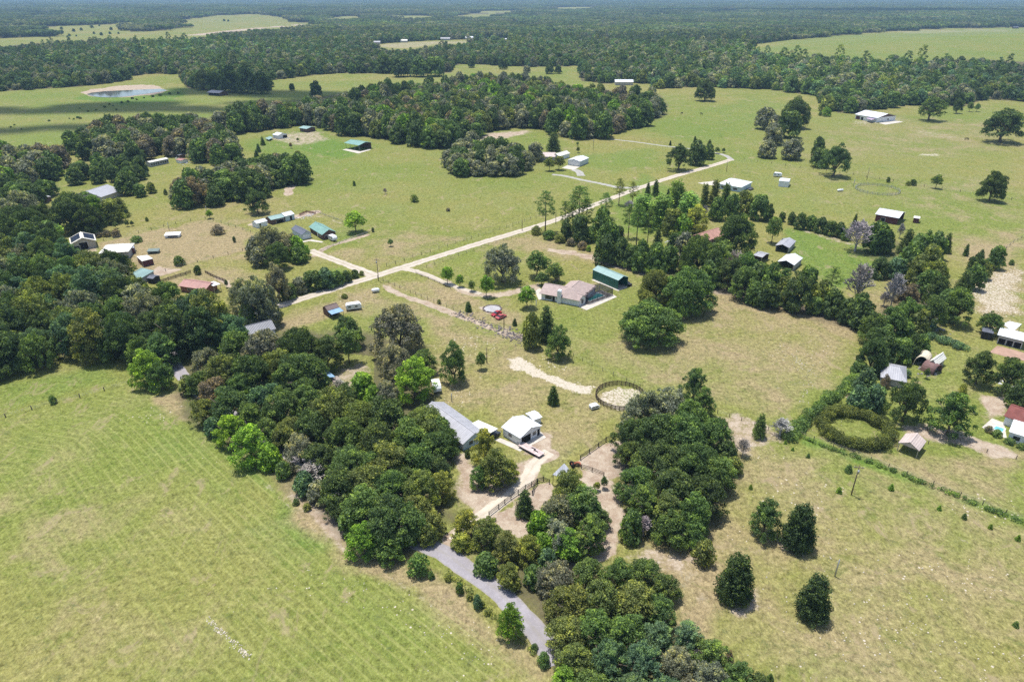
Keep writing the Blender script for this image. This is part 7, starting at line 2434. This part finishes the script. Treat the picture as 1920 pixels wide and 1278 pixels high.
b3 = [tuple(P(a, b)[:2]) for a, b in [(1738, 632), (1760, 640), (1790, 650), (1815, 658)]]
foliage_mass('bramble_hedge', 'low bramble hedge between the blue-fronted shed and the clay pad', b3, 2.0, 2.0, 'blue', 1.8, 54, 'hedge')
b4 = [tuple(P(a, b)[:2]) for a, b in [(1345, 552), (1420, 562), (1500, 588), (1600, 612)]]
b5 = [tuple(P(a, b)[:2]) for a, b in [(830, 1068), (870, 1100), (910, 1140), (955, 1190), (1000, 1225)]]
foliage_mass('verge_growth', 'rough green growth along the near verge of the paved lane', b5, .8, .7, 'olive', 1.2, 56, 'undergrowth', 'stuff', dens=10, size=.16)


# ------------------------------------------------------------------ cattle, far off
def cow(A, rz, mat, label, s=1.0):
    p = P(*A)
    me = bpy.data.meshes.new('cow')
    bm = bmesh.new()
    sk = {}
    co = {'hip': (-.75, 0, 1.2), 'mid': (-.1, 0, 1.12), 'sh': (.6, 0, 1.2), 'nk': (1.0, 0, 1.25), 'hd': (1.3, 0, 1.1), 'mz': (1.6, 0, .85), 'tl': (-1.0, 0, 1.15), 'te': (-1.05, 0, .55)}
    rad_ = {'hip': .34, 'mid': .42, 'sh': .36, 'nk': .2, 'hd': .16, 'mz': .1, 'tl': .05, 'te': .05}
    ed = [('hip', 'mid'), ('mid', 'sh'), ('sh', 'nk'), ('nk', 'hd'), ('hd', 'mz'), ('hip', 'tl'), ('tl', 'te')]
    for n_, x, kx in (('h', -.8, -.12), ('f', .6, .03)):
        for sd in (-1, 1):
            a, b, c = f'{n_}{sd}a', f'{n_}{sd}b', f'{n_}{sd}c'
            co[a], co[b], co[c] = (x, sd * .24, .85), (x + kx, sd * .25, .45), (x + kx * .3, sd * .25, .02)
            rad_[a], rad_[b], rad_[c] = .16, .08, .06
            ed += [('hip' if n_ == 'h' else 'sh', a), (a, b), (b, c)]
    names = list(co)
    me.from_pydata([co[k] for k in names], [(names.index(a), names.index(b)) for a, b in ed], [])
    bm.free()
    o = bpy.data.objects.new('cow', me)
    COL.objects.link(o)
    o.modifiers.new('skin', 'SKIN')
    me.skin_vertices.new() if not me.skin_vertices else None
    for i, k in enumerate(names):
        me.skin_vertices[0].data[i].radius = (rad_[k], rad_[k])
        me.skin_vertices[0].data[i].use_root = (k == 'hip')
    sub = o.modifiers.new('smooth', 'SUBSURF')
    sub.levels = sub.render_levels = 1
    me.materials.append(mat)
    o.location = p
    o.rotation_euler = (0, 0, rz)
    o.scale = (s, s, s)
    tag(o, label, 'cow')


HIDE = paint('black_hide', (.02, .018, .016), .8, .2, .1, 3)
cow((1278, 214), .4, HIDE, 'black cow grazing on the far pasture, the left one of two', 1.15)
cow((1315, 215), 2.6, HIDE, 'black cow on the far pasture, the right one of two', 1.15)
cow((1809, 262), 1.0, HIDE, 'dark animal at the far fence, left of a close pair', 1.0)
cow((1814, 262), 2.0, HIDE, 'dark animal at the far fence, right of a close pair', 1.0)


CLUT = paint('mixed_scrap', (.30, .28, .27), .8, .5, .2, 1.5)
CLUTW = paint('pale_scrap', (.60, .60, .60), .7, .3, .2, 1.5)
for i, (line, n, sz, mt, lab) in enumerate((
        ([(490, 420), (520, 414), (555, 409), (585, 404)], 60, .5, CLUTW, 'pale yard clutter among the sheds behind the green-roofed house'),
        ([(325, 290), (345, 300), (350, 310)], 40, .6, CLUTW, 'pale yard clutter strewn beside the mobile home'),
        ([(1715, 668), (1740, 700), (1765, 695)], 50, .45, CLUT, 'grey clutter round the canvas hoop shelters'),
        ([(1885, 720), (1905, 728)], 20, .5, CLUTW, 'pale clutter under the dark oaks above the pool house'),
        ([(1735, 617), (1765, 614)], 24, .5, CLUT, 'grey clutter beside the blue-fronted shed'),
        ([(1250, 455), (1275, 452)], 24, .5, CLUTW, 'pale clutter on the drive left of the brown-roofed house'),
        ([(1168, 532), (1188, 536)], 14, .5, CLUT, 'dark clutter at the open end of the tall green carport'),
        ([(528, 258), (545, 260)], 20, .6, CLUTW, 'pale clutter beside the white shed at the middle wood'))):
    rubble('yard_clutter', lab, line, n, sz, mt, 60 + i, 1.6, 'clutter')


def power_line(poles, sag, name_label):
    """thin wires hung between two pole tops"""
    a, b = poles
    pa, pb = P(a[0], a[1]), P(b[0], b[1])
    pa.z += a[2]
    pb.z += b[2]
    m = MB()
    for off in (-.9, .9):
        pts = []
        for k in range(13):
            t_ = k / 12
            p = pa.lerp(pb, t_)
            pts.append((p.x + off * .3 - pa.x, p.y + off - pa.y, p.z - sag * 4 * t_ * (1 - t_) - pa.z))
        m.tube(pts, .02, 3, cap=False)
    o = m.build('power_line', BLACKP)
    o.location = pa
    tag(o, name_label, 'power line')


power_line(((710, 527, 10.5), (979, 433, 8.5)), 1.8, 'thin power lines strung above the gravel road from the junction pole')
# ------------------------------------------------------------------ the air between here and the horizon
def build_haze():
    t = NT('haze')
    v = t.n('ShaderNodeVolumePrincipled')
    v.inputs['Color'].default_value = (0.45, 0.70, 1.0, 1)
    v.inputs['Density'].default_value = 0.00008
    v.inputs['Anisotropy'].default_value = 0.0
    t.nt.links.new(v.outputs[0], t.out.inputs['Volume'])
    mb = MB()
    mb.box(-33000, 33000, -33000, 33000, -25.0, CAM_H + 20)
    o = mb.build('haze', t.mat)
    tag(o, kind='stuff')


build_haze()


# ------------------------------------------------------------------ fair-weather clouds high above, whose shadows lie on the far land
def cloud(px, py, lx, ly, rz, z, seed):
    r_ = g(seed)
    c = P(px, py)
    c = c + SUN_TO * (z / SUN_TO.z)
    bm = bmesh.new()
    for i in range(26):
        x, y = r_.uniform(-1, 1), r_.normal(0, .32)
        q = (1 - abs(x)) * .5 + .35
        M = Matrix.Translation((x * lx, y * ly, r_.uniform(0, .12) * ly)) @ Matrix.Diagonal((lx * .22 * q + ly * .3, ly * .55 * q, ly * .16 * q, 1))
        bmesh.ops.create_icosphere(bm, subdivisions=3, radius=1, matrix=M)
    for v in bm.verts:
        k = jit(v.co.x, v.co.y, ly * .12)
        v.co.z += k * ly * .05
        v.co.x += jit(v.co.y, v.co.z, ly * .1) * ly * .07
        v.co.y += jit(v.co.x, v.co.z, ly * .1) * ly * .07
    me = bpy.data.meshes.new('cloud')
    bm.to_mesh(me)
    bm.free()
    me.polygons.foreach_set('use_smooth', [True] * len(me.polygons))
    me.materials.append(paint('cloud_white', (.85, .86, .88), .95, .03, .0, .002, 0, 0))
    o = link(bpy.data.objects.new('cloud', me))
    o.location = c
    o.rotation_euler = (0, 0, rz)
    tag(o, kind='stuff')


cloud(180, 206, 300, 52, R(8), 2600, 1)
cloud(520, 176, 150, 45, R(-8), 2600, 2)
cloud(90, 239, 120, 26, R(5), 2600, 3)
cloud(1680, 22, 1500, 330, R(-20), 1900, 4)
